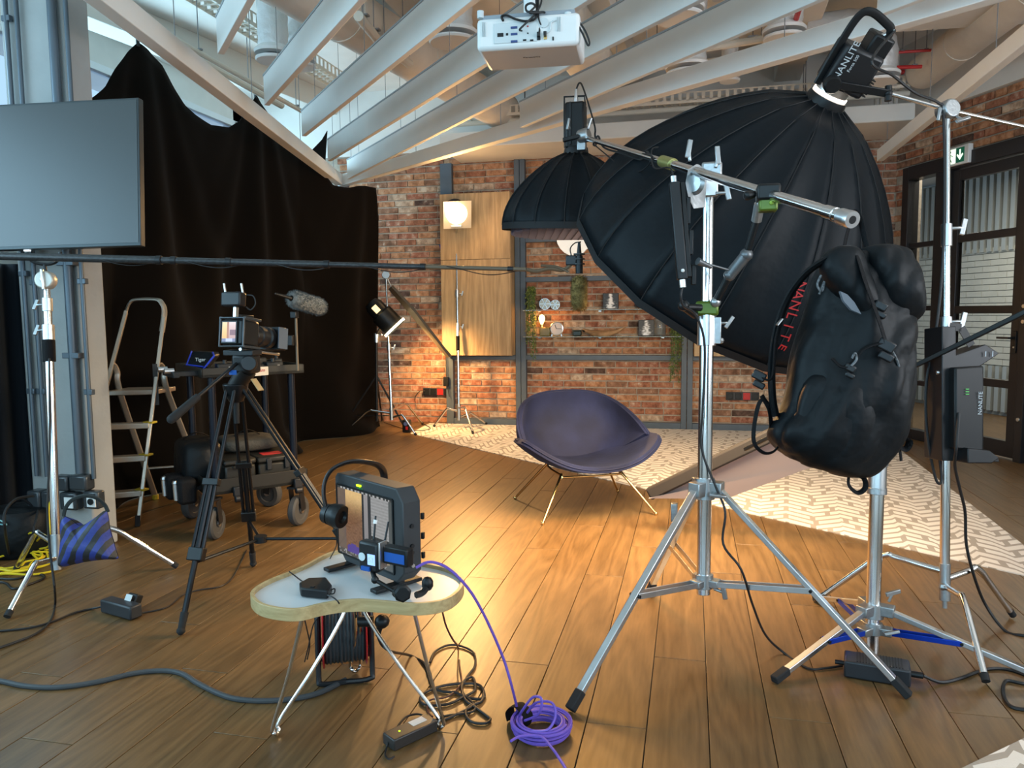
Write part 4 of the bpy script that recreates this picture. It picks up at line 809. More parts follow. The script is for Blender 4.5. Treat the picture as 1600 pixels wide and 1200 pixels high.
# ---- long slanting flag behind the backpack
t = thing('floppy_flag', 'long flat flag slanting up behind the stand, dark edge over grey fabric', 'flag', at(1200, 700, 4.2))
a_, b_ = at(1013, 776, 4.55), at(1650, 464, 2.62); b = B(); b.bar(a_.lerp(b_, .35), b_, .018, .018); b.obj('rod', BLK, t, bevel=.003)
a2_, b2_ = at(1014, 772, 4.55), at(1256, 655, 4.2); b = B(); b.bar(a2_, b2_, .06, .075); b.obj('frame_bar', mat('dark_brown_fabric', (.02, .016, .014), .8), t, bevel=.012)
c2_, d2_ = at(1135, 779, 4.5), at(1290, 722, 4.3)
b = B(); b.prism([a2_-UZ*.03, at(1014, 779, 4.5), c2_, d2_, at(1300, 640, 4.1), b2_], cv(0, .004, .006)); b.obj('fabric', mat('mauve_grey_fabric', (.30, .24, .23), .7), t)
# ---- backpack hanging from the boom end
BP = mat('backpack_nylon', (.0045, .006, .0075), .5, bump=.9, bscale=11, spec=.22); WEB = mat('black_webbing', (.005, .005, .006), .7, bump=.3, bscale=200, spec=.2)
DB = 2.02; t = thing('backpack', 'black hiking backpack hanging by its loop from the boom end', 'backpack', at(1320, 560, DB))
def loft(rows, D, dep, seed, amp=.018, n=72):
    b = B(); vs = []
    for k, (py, xl, xr) in enumerate(rows):
        c = at((xl+xr)/2, py, D); w = (xr-xl)/2*D/FPX; f = k/(len(rows)-1); dd = dep*(math.sin(PI*min(1, max(.04, f*.92+.06)))**.45)
        for j in range(n):
            a = 2*PI*j/n; ca, sa = math.cos(a), math.sin(a); p = V((abs(ca)**.8*math.copysign(1, ca)*w, 0, abs(sa)**.75*math.copysign(1, sa)*dd/2))
            q = c+CR*p.x-CF*p.z+UZ*0; g = noise.noise(V((q.x*9+seed, q.y*9, q.z*4.5)))*amp+abs(noise.noise(V((q.x*20-q.z*7+seed, q.y*16, q.z*5))))*amp*1.35
            vs.append(q+(CR*ca-CF*sa)*g)
    m_ = len(rows); b.add(vs, [(i*n+j, i*n+(j+1) % n, (i+1)*n+(j+1) % n, (i+1)*n+j) for i in range(m_-1) for j in range(n)]+[tuple(range(n-1, -1, -1)), tuple(range((m_-1)*n, m_*n))]); return b
def dense(rows, k=5):
    P = catmull([V(r_) for r_ in rows], k); return [tuple(p) for p in P]
loft(dense([(398, 1300, 1352), (415, 1288, 1385), (440, 1276, 1402), (480, 1268, 1408), (520, 1258, 1412), (560, 1248, 1414), (600, 1240, 1412), (640, 1224, 1405), (670, 1208, 1400), (695, 1212, 1390), (715, 1238, 1378), (735, 1285, 1362), (744, 1312, 1350)]), DB, .26, 1).obj('body', BP, t, angle=180)
loft(dense([(388, 1345, 1372), (394, 1335, 1400), (415, 1332, 1418), (440, 1340, 1426), (465, 1352, 1429), (490, 1362, 1426), (508, 1378, 1412)]), DB-.02, .22, 5, .014).obj('lid', BP, t, angle=180)
loft(dense([(386, 1308, 1330), (396, 1292, 1345), (420, 1286, 1352), (445, 1298, 1362), (470, 1318, 1370), (500, 1342, 1380), (530, 1362, 1388)]), DB-.09, .1, 9, .006).obj('hood_flap', BP, t, angle=180)
loft(dense([(585, 1262, 1300), (600, 1250, 1350), (640, 1240, 1372), (680, 1240, 1368), (715, 1268, 1350), (728, 1295, 1335)]), DB-.045, .15, 13, .014).obj('front_pocket', BP, t, angle=180)
b = B(); b.prism([at(x, y, DB-.15) for x, y in ((1313, 455), (1318, 470), (1330, 484), (1346, 491), (1335, 472), (1324, 460))], CF*.01); b.obj('grey_lining', mat('grey_lining', (.12, .14, .17), .6), t)
def strap(pts, w, name, m_=WEB, th_=.003, D=DB, par=t): b = B(); b.tube(catmull([at(x, y, D+(z if z else 0)) for x, y, z in pts], 7), (w, th_), 8, flat=cv(.7, .2, .7)); return b.obj(name, m_, par)
strap([(1300, 400, -.1), (1262, 425, -.06), (1232, 465, -.02), (1214, 515, 0), (1206, 570, .0), (1207, 620, 0), (1212, 650, 0)], .020, 'shoulder_strap', BP, .009)
strap([(1226, 478, -.02), (1212, 530, -.02), (1206, 590, -.02), (1188, 588, 0), (1184, 582, 0)], .006, 'adjuster_webbing')
strap([(1210, 640, 0), (1190, 625, 0), (1180, 655, 0), (1178, 690, 0), (1192, 707, 0), (1208, 706, 0), (1220, 692, 0)], .0075, 'hip_webbing'); strap([(1190, 618, 0), (1202, 640, 0), (1205, 670, .02)], .012, 'hip_webbing')
strap([(1328, 735, 0), (1326, 757, 0), (1340, 770, 0), (1352, 762, 0), (1350, 748, 0), (1338, 742, 0)], .008, 'bottom_webbing')
strap([(1396, 660, 0), (1400, 690, 0), (1414, 702, 0), (1421, 690, 0), (1410, 685, 0)], .010, 'side_webbing'); strap([(1400, 690, 0), (1406, 705, 0), (1408, 720, 0)], .007, 'side_webbing')
strap([(1318, 395, -.03), (1322, 372, -.02), (1330, 342, -.0), (1334, 330, .0), (1343, 340, 0), (1350, 370, -.02), (1356, 395, -.03)], .008, 'haul_loop')
def buckle(px, py, s=1, D=DB-.16): b = B(); c = at(px, py, D); b.box(c, (.045*s, .014, .03*s), Matrix.Rotation(.5, 3, 'Y')); b.box(c-UZ*.03*s, (.04*s, .012, .022*s), Matrix.Rotation(.5, 3, 'Y')); b.obj('buckle', BLK2, t, bevel=.004)
buckle(1385, 540, .9); buckle(1186, 587, .8, DB); buckle(1328, 575, .6); buckle(1376, 478, .7, DB-.14)
strap([(1300, 560, -.15), (1315, 573, -.16), (1330, 568, -.16), (1350, 545, -.16), (1380, 535, -.16)], .006, 'compression_webbing'); strap([(1340, 400, -.13), (1352, 440, -.15), (1370, 490, -.16), (1384, 535, -.16), (1390, 560, -.15)], .009, 'compression_webbing')
CRD = mat('flecked_cord', (.10, .11, .12), .6, var=.95, scale=160)
for pts in ([(1392, 545, -.15), (1404, 570, -.13), (1408, 610, -.12), (1404, 650, -.1), (1398, 690, -.08)], [(1330, 572, -.17), (1338, 562, -.17), (1336, 552, -.17), (1331, 560, -.17)], [(1283, 430, -.1), (1277, 445, -.1), (1284, 455, -.1), (1288, 440, -.1), (1280, 460, -.1)]):
    strap(pts, .003, 'cord', CRD)
b = B(); b.bar(at(1222, 498, DB-.03), at(1214, 508, DB-.03), .012, .003); b.obj('chrome_buckle', ALU, t)
# ================================================================ LEFT SIDE
BLKC = mat('black_molton_cloth', (.0065, .005, .004), .95, sheen=.03, spec=.05)
PLN = [V(p) for p in ((-4.15, 2.6, 0), (-3.98, 3.4, 0), (-3.88, 4.2, 0), (-3.85, 4.9, 0), (-3.88, 7.16, 0), (-3.52, 8.3, 0))]
def pcum():
    L = [0.]
    for i in range(1, len(PLN)): L.append(L[-1]+(PLN[i]-PLN[i-1]).length)
    return L
PC = pcum()
def pat(s):
    s = max(0, min(PC[-1], s))
    for i in range(1, len(PLN)):
        if s <= PC[i]+1e-9:
            f = (s-PC[i-1])/(PC[i]-PC[i-1]); d = (PLN[i]-PLN[i-1]).normalized(); return PLN[i-1].lerp(PLN[i], f), V((d.y, -d.x, 0))
def pray(px, py):
    best = None
    for k in range(801):
        s = PC[-1]*k/800; P, _n = pat(s); d = ray(px, py); t_ = (P.x*d.x+P.y*d.y)/(d.x*d.x+d.y*d.y); e = abs(P.x*d.y-P.y*d.x)
        if t_ > 0 and (best is None or e < best[0]): best = (e, s, 1.3+d.z*t_)
    return best[1], best[2]
TOP = [pray(x, y) for x, y in ((120, 172), (150, 150), (165, 137), (182, 106), (200, 82), (215, 67), (232, 80), (252, 102), (272, 138), (288, 165), (305, 180), (330, 196), (357, 200), (375, 190), (388, 168), (399, 149), (412, 168), (428, 196), (450, 225), (475, 248), (500, 266), (520, 290), (545, 294), (560, 291), (573, 291))]
def topz(s):
    if s <= TOP[0][0]: return TOP[0][1]
    for (a, za), (c, zc_) in zip(TOP, TOP[1:]):
        if s <= c: f = (s-a)/(c-a+1e-9); return za+(zc_-za)*f
    return TOP[-1][1]
PK = [TOP[5][0], TOP[15][0], TOP[24][0]]
def curt(u, v):
    s = TOP[0][0]*.75+(PC[-1]-TOP[0][0]*.75)*u; P, n = pat(s); zt = topz(s); z = zt*(1-v)
    g = 0
    for k, pk_ in enumerate(PK):
        d = (s-pk_)/(.25+v*1.3); g += math.exp(-(d/1.1)**2)*math.sin(d*7+k*2+.6*math.sin(v*3))*.085*min(1, v*1.6+.06)
    g += .02*noise.noise(V((s*3, z*1.2, 0)))+.05*noise.noise(V((s*1.1, z*.5, 4)))*min(1, v*3)
    if v > .93: g += (v-.93)*2.4*(.6+.5*math.sin(s*5))
    return P+n*g+UZ*(z+.004)
b = B(); b.grid(curt, 190, 46); o = b.obj('curtain', BLKC, loc=(-3.9, 5.5, 0), angle=180, thick=.004); tag(o, 'tall black cloth curtain pinned up in two peaks across the left windows', 'curtain')
PKP = [pat(p)[0]+UZ*topz(p) for p in PK]
for k, p in enumerate(PKP[:2]): b = B(); b.bar(p+UZ*-.03, p+UZ*.05, .02, .05); b.obj('clamp', BLK, o)
# support rail for the curtain peaks
b = B(); b.prism([at(511, 204, 8.35), at(503, 218, 8.35), at(479, 243, 8.35), at(492, 258, 8.35), at(503, 266, 8.35), at(508, 250, 8.35)], cv(0, 0, .02)); tag(b.obj('cloth_tip', BLKC, loc=at(500, 230, 8.35)), 'pointed black cloth corner sticking up behind the long beam', 'cloth')
# dark curtain left of the pillar
b = B(); NV = mat('dark_navy_cloth', (.006, .009, .015), .9, sheen=.05)
q0, q1 = fl(-160, 905), fl(56, 812)
b.grid(lambda u, v: q0.lerp(q1, u)+V((.3, -.2, 0)).normalized()*(.05*math.sin(u*34)+.03*math.sin(u*15))+UZ*(.02+(1-v)*1.62), 60, 10); tag(b.obj('curtain', NV, loc=q0, thick=.004, angle=180), 'dark navy cloth hanging left of the concrete pillar', 'curtain')
# ---- pillar
CON = mat('concrete', (.37, .375, .37), .85, var=.12, scale=2.5, bump=.4, bscale=14)
pf, pb = fl(149, 861), fl(186, 847); b = B(); xl = pf.x-.40
b.box(((xl+pf.x)/2, pf.y+.09, HT/2), (pf.x-xl, .18, HT)); pil = b.obj('pillar', CON, loc=(pf.x-.3, pf.y+.2, 0), bevel=.012); tag(pil, 'square concrete pillar carrying conduits behind the television', 'pillar')
CND = mat('blue_grey_conduit', (.10, .125, .15), .4, .4)
def cond(px, y, r, z0, z1=HT, clamps=(), off=.025, lab=''):
    p = pl(px, y, (0, pf.y-off, 0), (0, 1, 0)); t = thing('conduit', lab, 'conduit', (p.x, p.y, z0)); b = B(); b.cyl((p.x, p.y, z0), (p.x, p.y, z1), r, n=12); b.obj('tube', CND, t)
    for z in clamps: b = B(); b.box((p.x, p.y+.004, z), (r*4.4, r*2.2, .03)); b.obj('clamp', CND, t, bevel=.003)
cond(48, 600, .012, .42, clamps=(.9, 1.55, 2.2, 2.9), lab='leftmost thin conduit on the concrete pillar'); cond(64, 600, .012, .42, clamps=(.9, 1.5, 2.4, 3.1), lab='conduit just behind the chrome boom-pole stand')
cond(117, 600, .024, .45, clamps=(1.1, 1.6, 2.35), off=.03, lab='thickest conduit, down the middle of the pillar face'); cond(138, 600, .012, .42, clamps=(.9, 1.5, 2.1, 3.0), lab='rightmost thin conduit on the concrete pillar')
def pxy(x, y, off): return pl(x, y, (0, pf.y-off, 0), (0, 1, 0))
for (x, y, w, h, d, nm, lab) in ((100, 754, .10, .085, .07, 'junction_box', 'left rounded dark cover above the pillar sockets'), (128, 753, .115, .085, .07, 'junction_box', 'right rounded dark cover above the pillar sockets'), (60, 780, .085, .11, .08, 'socket_box', 'black box at the far left of the pillar sockets'), (78, 780, .06, .1, .07, 'socket_box', 'black box directly behind the chrome stand'), (112, 782, .11, .1, .06, 'socket_box', 'dark socket box with square white insert on the pillar'), (147, 780, .1, .1, .06, 'socket_box', 'dark socket box with round outlet at the pillar edge')):
    c = pxy(x, y, d/2); t = thing(nm, lab, 'socket', c); b = B(); b.box(c, (w, d, h)); b.obj('housing', mat('dark_glossy_grey', (.04, .045, .05), .25), t, bevel=.012)
    if x in (112, 147):
        b = B(); b.box(c-V((-.01, d/2+.002, .005)), (.055, .006, .06)); b.obj('insert', WHT, t)
        if x == 147: b = B(); b.cyl(c-V((-.01, d/2+.004, .005)), c-V((-.01, d/2+.012, .005)), .018); b.obj('outlet', BLK, t)
# ---- television
tr, tb = at(205, 153, 3.75), at(220, 384, 3.75); rt = (cv(1, .012, -.10)).normalized(); up = (tr-tb).normalized(); up = (up-rt*up.dot(rt)).normalized(); nn = rt.cross(up); Ht = (tr-tb).length; Wt = 1.28; c = tb+up*Ht/2-rt*Wt/2; RT_ = Matrix((rt, up, nn)).transposed()
t = thing('television', 'large flat television hanging in front of the pillar, cut by the left edge', 'television', c)
b = B(); b.box(c-nn*.02, (Wt, Ht, .04), RT_); b.obj('housing', mat('grey_bezel', (.05, .06, .065), .35, .4), t, bevel=.004)
TS = mat('tv_screen', (.02, .024, .026), .36, spec=1.0); b = B(); b.box(c+nn*.001+up*.003, (Wt-.02, Ht-.028, .002), RT_); b.obj('screen', TS, t)
b = B(); b.box(tb-rt*.60-up*.006, (.03, .008, .012), RT_); b.obj('status_light', mat('tv_light', (.9, .95, 1), .4, emit=(.8, .9, 1), es=1.2), t)
b = B(); b.box(c-nn*.09, (.4, .3, .1), RT_); b.obj('back_plate', BLK, t, bevel=.01)
pc = V((pf.x-.3, pf.y-.02, c.z)); b = B(); b.bar(c-nn*.12, pc, .06, .06); b.bar(pc+UZ*.15, pc-UZ*.15, .12, .03, V((0, 1, 0))); b.obj('wall_arm', BLK2, t, bevel=.004)
# ---- boom pole stand
lb, lt = at(89, 884, 3.68), at(73, 452, 3.72); t = thing('c_stand', 'chrome C-stand at the left holding the long microphone pole', 'light stand', (lb.x, lb.y, 0))
def s4(y): return lb.lerp(lt, (884-y)/432.)
def sg(y0, y1, r, name='column', m_=CHR): return seg(s4(y0), s4(y1), 0, 1, r, name, m_, t)
sg(884, 530, .0205); sg(535, 480, .019); sg(485, 450, .015); sg(532, 508, .0275, 'collar', ALU); sg(566, 532, .0285, 'black_sleeve', mat('black_webbing')); sg(487, 466, .0235, 'collar', ALU); sg(890, 835, .024, 'base_sleeve', SIL)
for y, s in ((516, -1), (476, -1)): b = B(); wing(b, s4(y)+cv(s*.02, 0, 0), cv(s, -.1, 0), cv(.3, 1, .3)); b.obj('locking_knob', SIL, t, bevel=.002)
for foot, y in ((fl(12, 968), 872), (fl(276, 889), 845), (fl(26, 893), 850)): turtle_leg(t, s4(y), foot, .0135)
hd = at(72, 438, 3.72); b = B(); b.lathe(hd, cv(.1, 0, -1), [(0, -.03), (.04, -.03), (.045, -.02), (.045, .02), (.04, .028), (0, .028)], 24); b.obj('grip_head', mat('cream_metal', (.6, .58, .52), .4, .5), t, bevel=.003)
b = B(); b.bar(hd+cv(-.0, .05, -.035), hd+cv(.01, -.05, -.035), .014, .014, CF); b.cyl(hd, hd+cv(0, 0, -.04), .01); b.obj('locking_knob', ALU, t, bevel=.003)
b = B(); b.tube(catmull([at(44, 395, 3.72), at(44, 402, 3.72), at(54, 410, 3.72), at(70, 413, 3.72), at(84, 411, 3.72), at(93, 403, 3.72), at(94, 394, 3.72)], 6), .008, 8); b.cyl(at(70, 413, 3.72), hd, .008); b.obj('cradle', BLK2, t)
m0, m1 = at(-70, 398.5, 3.66), at(822, 421, 3.42); t = thing('boom_pole', 'long black carbon boom pole stretching from the left edge to the furry microphone', 'boom pole', m0)
def bp_(px): # fraction along pole by pixel column
    lo, hi = 0., 1.
    for _ in range(30):
        k = (lo+hi)/2; P = m0.lerp(m1, k)-CAM; x = 800+FPX*P.dot(CR)/P.dot(CF)
        if x < px: lo = k
        else: hi = k
    return lo
CARB = mat('carbon_fibre', (.03, .03, .032), .35, var=.5, scale=60, stretch=(1, 4, 1)); TAN = mat('tan_tube', (.13, .095, .06), .45)
for x0, x1, r, m_ in ((-70, 250, .0185, CARB), (250, 510, .0155, CARB), (510, 660, .0125, CARB), (660, 822, .0095, TAN)):
    seg(m0, m1, bp_(x0), bp_(x1), r, 'tube_section', m_, t)
for x, r in ((248, .021), (271, .0195), (357, .019), (510, .018), (660, .0155), (797, .012)): seg(m0, m1, bp_(x-4), bp_(x+5), r, 'locking_collar', BLK2, t)
b = B(); P = []
for k in range(60):
    f = bp_(100)+k/59*(1-bp_(100)); a = k*.55; P.append(m0.lerp(m1, f)+UZ*(math.sin(a)*.016-.012)+CF*math.cos(a)*.018)
b.tube(catmull(P, 3), .0022, 5); tag(b.obj('microphone_cable', CAB, loc=m1), 'thin black cable spiralling along the carbon boom pole', 'cable')
def furry(name, lab, p, q, r, c1, parent_lab=None, L=.016, seed=3, nspk=2600):
    p = V(p); q = V(q); d = (q-p).normalized(); Ln = (q-p).length; t = thing(name, lab, 'microphone', p); a, c = basis(d); b = B(); rd = random.Random(seed)
    prof = [(r*.35, 0), (r*.85, .012), (r, .035), (r*1.02, Ln*.5), (r, Ln-.035), (r*.8, Ln-.01), (r*.3, Ln)]; b.lathe(p, d, prof, 20)
    for i in range(nspk):
        h = rd.random(); th_ = rd.random()*2*PI; rr = r*(1 if .12 < h < .88 else (.75+.25*min(h, 1-h)/.12)); n_ = a*math.cos(th_)+c*math.sin(th_); s = p+d*(h*Ln)+n_*rr*.97
        dirn = (n_+d*(h-.5)*.8+V((rd.uniform(-.5, .5), rd.uniform(-.5, .5), rd.uniform(-.7, .2)))).normalized(); w = dirn.cross(d)
        if w.length < .01: w = a
        w = w.normalized()*.0016; b.add([s-w, s+w, s+dirn*L*rd.uniform(.6, 1.1)], [(0, 1, 2)])
    b.obj('fur_windshield', c1, t, angle=180); return t
FURO = mat('olive_fur', (.24, .165, .06), .9, var=.5, scale=40, spec=.1); FURG = mat('grey_fur', (.14, .15, .15), .9, var=.5, scale=40, sheen=.3)
mb_ = at(905, 431, 3.45); t = furry('shotgun_microphone', 'olive furry microphone hanging straight down above the blue chair', mb_, at(905, 485, 3.45), .036, FURO, L=.013)
b = B(); b.cyl(mb_+UZ*.01, mb_+UZ*.09, .017); b.cyl(mb_+UZ*.09, mb_+UZ*.15, .012, .006); b.obj('microphone_body', BLK, t)
for k in range(3): b = B(); b.lathe(mb_+UZ*(.05+k*.022), UZ, [(.02, 0), (.026, 0), (.026, .006), (.02, .006)], 12); b.obj('suspension_ring', BLK2, t)
b = B(); b.tube([m1, at(838, 424, 3.43), at(858, 420, 3.44), at(880, 422, 3.45), at(893, 412, 3.45), at(903, 402, 3.45)], .009, 8, 6); b.tube([at(845, 415, 3.43), at(870, 417, 3.44), at(888, 425, 3.44)], .006, 6, 5); b.obj('shock_mount_arm', mat('tan_tube'), t)
b = B(); b.box(at(893, 407, 3.45), (.05, .03, .045)); b.obj('shock_mount', BLK2, t, bevel=.005)
b = B(); b.tube([mb_+UZ*.15, at(907, 378, 3.45), at(898, 380, 3.45), at(891, 389, 3.45), at(893, 405, 3.45), at(885, 420, 3.45)], .003, 6, 8); b.obj('cable_loop', CAB, t)
# ---- sandbag
def stripe_mat():
    M = bpy.data.materials.new('blue_black_striped_nylon'); M.use_nodes = True; nt = M.node_tree; N = nt.nodes; L = nt.links; bs = N['Principled BSDF']
    tc = N.new('ShaderNodeTexCoord'); dp = N.new('ShaderNodeVectorMath'); dp.operation = 'DOT_PRODUCT'; L.new(tc.outputs['Object'], dp.inputs[0]); dv = (CR*.87-CU*.5); dp.inputs[1].default_value = tuple(dv)
    nz = N.new('ShaderNodeTexNoise'); nz.inputs['Scale'].default_value = 8; L.new(tc.outputs['Object'], nz.inputs[0]); ad = N.new('ShaderNodeMath'); ad.operation = 'MULTIPLY_ADD'; ad.inputs[1].default_value = .03; L.new(nz.outputs[0], ad.inputs[0]); L.new(dp.outputs['Value'], ad.inputs[2])
    fr = N.new('ShaderNodeMath'); fr.operation = 'MULTIPLY'; fr.inputs[1].default_value = 1/.05; L.new(ad.outputs[0], fr.inputs[0]); f2 = N.new('ShaderNodeMath'); f2.operation = 'FRACT'; L.new(fr.outputs[0], f2.inputs[0])
    gt = N.new('ShaderNodeMath'); gt.operation = 'GREATER_THAN'; gt.inputs[1].default_value = .48; L.new(f2.outputs[0], gt.inputs[0])
    mx = N.new('ShaderNodeMix'); mx.data_type = 'RGBA'; mx.inputs[6].default_value = (.022, .024, .026, 1); mx.inputs[7].default_value = (.028, .05, .27, 1); L.new(gt.outputs[0], mx.inputs[0]); L.new(mx.outputs[2], bs.inputs['Base Color'])
    bs.inputs['Roughness'].default_value = .55; n2 = N.new('ShaderNodeTexNoise'); n2.inputs['Scale'].default_value = 25; L.new(tc.outputs['Object'], n2.inputs[0]); bp = N.new('ShaderNodeBump'); bp.inputs['Strength'].default_value = .5; bp.inputs['Distance'].default_value = .01; L.new(n2.outputs[0], bp.inputs['Height']); L.new(bp.outputs[0], bs.inputs['Normal']); return M
DS = 3.5; t = thing('sandbag', 'blue and black striped sandbag hung on the left C-stand leg', 'sandbag', at(140, 840, DS))
ou = [(98, 806), (112, 812), (122, 821), (133, 819), (150, 808), (166, 797), (170, 812), (174, 835), (180, 855), (185, 868), (184, 873), (165, 874), (140, 877), (115, 882), (97, 885), (91, 878), (94, 850), (94, 820)]
ctr = at(138, 846, DS); vs = []; b = B(); rings = 7; n = len(ou)*3; OP = catmull([at(x, y, DS) for x, y in ou], 3, True)
for side in (-1, 1):
    base_i = len(b.v); V_ = []
    for k in range(rings):
        f = k/(rings-1)
        for p in OP: V_.append(ctr.lerp(p, f)+CF*side*(.062*math.sqrt(max(0, 1-f**2.2))+.002)+CF*.01*noise.noise((ctr.lerp(p, f))*14))
    m_ = len(OP); b.add(V_, [(i*m_+j, i*m_+(j+1) % m_, (i+1)*m_+(j+1) % m_, (i+1)*m_+j) for i in range(rings-1) for j in range(m_)])
b.obj('bag', stripe_mat(), t, angle=180)
b = B(); b.tube(catmull([at(99, 810, DS), at(102, 795, DS-.01), at(112, 782, DS-.03), at(130, 775, DS-.04), at(150, 778, DS-.03), at(163, 788, DS-.01), at(169, 800, DS)], 6), (.004, .009), 8, flat=CF); b.obj('handle', mat('dark_green_webbing', (.02, .025, .025), .7), t)
# ---- ladder
YEL = mat('yellow_plastic', (.65, .48, .04), .4); LAL = mat('worn_aluminium', (.5, .46, .4), .42, .85, var=.1)
FR = fl(215, 822); RL = fl(243, 780); RR = fl(324, 772); wv = RR-RL; FL_ = FR-wv*1.1; t = thing('step_ladder', 'aluminium step ladder with high hand loop standing behind the pillar', 'ladder', (FR+RR)/2*V((1, 1, 0)).length/1.41421356 if False else (FR+RL)/2)
TL, TR = at(197, 487, 5.15), at(257, 487, 5.12)
b = B(); b.bar(FR, FR.lerp(TR, .97), .05, .024, wv); b.obj('front_rail', LAL, t, bevel=.004); b = B(); b.bar(FL_, TL, .05, .024, wv); b.obj('front_rail', LAL, t, bevel=.004)
b = B(); b.tube(catmull([FL_.lerp(TL, .93), TL, at(203, 473, 5.15), at(213, 468, 5.15), at(244, 468, 5.13), at(253, 474, 5.12), TR, FR.lerp(TR, .9)], 6), (.021, .010), 8, flat=wv.cross(UZ)); b.obj('hand_loop', LAL, t)
def lx(P0, P1, z): f = (z-P0.z)/(P1.z-P0.z); return P0.lerp(P1, f)
pz = .80; jl, jr = lx(FL_, TL, .98), lx(FR, TR, .98)
for j, ft in ((jl, RL), (jr, RR)):
    q = ft-j; b = B(); b.tube(catmull([j, j+V((q.x*.05, q.y*.05, .012)), j+V((q.x*.13, q.y*.13, -.04)), j+q*.2, ft+UZ*.02], 6), (.02, .010), 8, flat=wv.cross(UZ)); l_ = b.obj('rear_rail', LAL, t); b = B(); b.cyl(ft, ft+UZ*.035, .022, n=10); b.obj('foot_cap', YEL, l_, bevel=.003)
for ft in (FR, FL_): b = B(); b.bar(ft, ft+UZ*.04+(TR-FR)*.02, .056, .03, wv); b.obj('foot_cap', RUB, t, bevel=.003)
a_, c_ = lx(FL_, TL, pz), lx(FR, TR, pz); rb = (RR-FR); rb = V((rb.x, rb.y, 0)).normalized()*.26
b = B(); b.prism([a_, c_, c_+rb, a_+rb], (0, 0, .03)); b.obj('platform', LAL, t, bevel=.004)
for z in (.20, .41, .61):
    a_, c_ = lx(FL_, TL, z), lx(FR, TR, z); b = B(); b.bar(a_, c_, .085, .035); st_ = b.obj('step', LAL, t, bevel=.004)
    for e in (a_, c_): b = B(); b.box(e+UZ*.018, (.07, .05, .012)); b.obj('yellow_clip', YEL, st_, bevel=.002)
b = B(); b.bar(RL.lerp(jl, .25), RR.lerp(jr, .25), .02, .01); b.obj('spreader_bar', LAL, t)
b = B(); q = lx(FR, TR, .88); b.bar(q-UZ*.15, q+UZ*.12, .03, .028, wv); b.obj('warning_label', mat('dark_label', (.03, .03, .03), .5), t)
# ---- equipment cart
c0_ = fl(337, 842); cu_ = (fl(467, 820)-c0_); cw_ = V((-.45, .37, 0)); Lu, Lw = cu_.length, .58; cu_.normalize(); cw_.normalize(); cw_ = (cw_-cu_*cw_.dot(cu_)).normalized(); RC = Matrix((cu_, cw_, UZ)).transposed()
CO = c0_+cu_*.0; DRK = mat('dark_olive_metal', (.018, .017, .014), .45, .3)
t = thing('equipment_cart', 'black wheeled two-deck camera cart behind the tripod', 'cart', CO+cu_*Lu/2+cw_*Lw/2)
def cp(u, w, z): return CO+cu_*u+cw_*w+UZ*z
def cbox(b, u0, u1, w0, w1, z0, z1): return b.box(cp((u0+u1)/2, (w0+w1)/2, (z0+z1)/2), (u1-u0, w1-w0, z1-z0), RC)
e = .05
for nm, z0, z1 in (('lower_deck', .27, .36), ('top_tray', .955, 1.01)):
    b = B(); cbox(b, -e, Lu+e, -e, Lw+e, z0, z0+.02); cbox(b, -e, Lu+e, -e, -e+.012, z0, z1); cbox(b, -e, Lu+e, Lw+e-.012, Lw+e, z0, z1); cbox(b, -e, -e+.012, -e, Lw+e, z0, z1); cbox(b, Lu+e-.012, Lu+e, -e, Lw+e, z0, z1); b.obj(nm, DRK, t, bevel=.002)
POS = mat('dark_blue_post', (.010, .013, .022), .3, .5)
for u in (.02, Lu-.01):
    for w in (.02, Lw-.02): b = B(); b.cyl(cp(u, w, .29), cp(u, w, .96), .022, n=14); b.obj('post', POS, t)
for u, w, ang in ((0, 0, .9), (Lu, 0, .7), (0, Lw, .8), (Lu, Lw, 2.2)):
    c = cp(u, w, .095); dr = cu_*math.cos(ang)+cw_*math.sin(ang); ax_ = V((-dr.y, dr.x, 0)); b = B(); b.lathe(c, ax_, [(.0, -.02), (.055, -.02), (.06, -.026), (.085, -.026), (.095, -.015), (.095, .015), (.085, .026), (.06, .026), (.055, .02), (0, .02)], 28); wh = b.obj('wheel', mat('tyre', (.055, .055, .055), .7), t)
    b = B(); b.cyl(c-ax_*.032, c+ax_*.032, .018); b.obj('hub', ALU, wh)
    b = B()
    for s in (-1, 1): b.bar(c+ax_*s*.036, c+ax_*s*.036+UZ*.14-dr*.02, .004, .05, dr)
    b.box(c+UZ*.15-dr*.02, (.08, .08, .012)); b.obj('caster_fork', BLK2, t)
for u in (.12, Lu-.02): b = B(); b.box(cp(u, -e-.02, .28), (.05, .03, .06), RC); b.cyl(cp(u-.02, -e-.03, .24), cp(u+.02, -e-.03, .24), .022); b.obj('latch', BLK2, t, bevel=.004)
b = B(); b.bar(cp(-.16, .03, .98), cp(-.02, .03, .98), .03, .03); b.bar(cp(-.18, -.05, .98), cp(-.18, .25, .98), .035, .035); b.obj('push_bar', BLK, t, bevel=.004)
for w in (.2, .02): b = B(); b.cyl(cp(-.18, w, 1.0), cp(-.23, w, 1.0), .016); b.obj('chrome_knob', ALU, t)
b = B(); b.prism([cp(.18, -e-.002, .955), cp(.18, -e-.002, 1.005), cp(.33, -e-.002, 1.005), cp(.33, -e-.002, .955), cp(.2, -e-.002, .95)], -cw_*.003); b.obj('paper_tag', mat('cream_card', (.7, .6, .48), .6), t)
text('tag_print', 'videkam', cp(.265, -e-.006, .985), cu_, UZ, .028, RT, t)
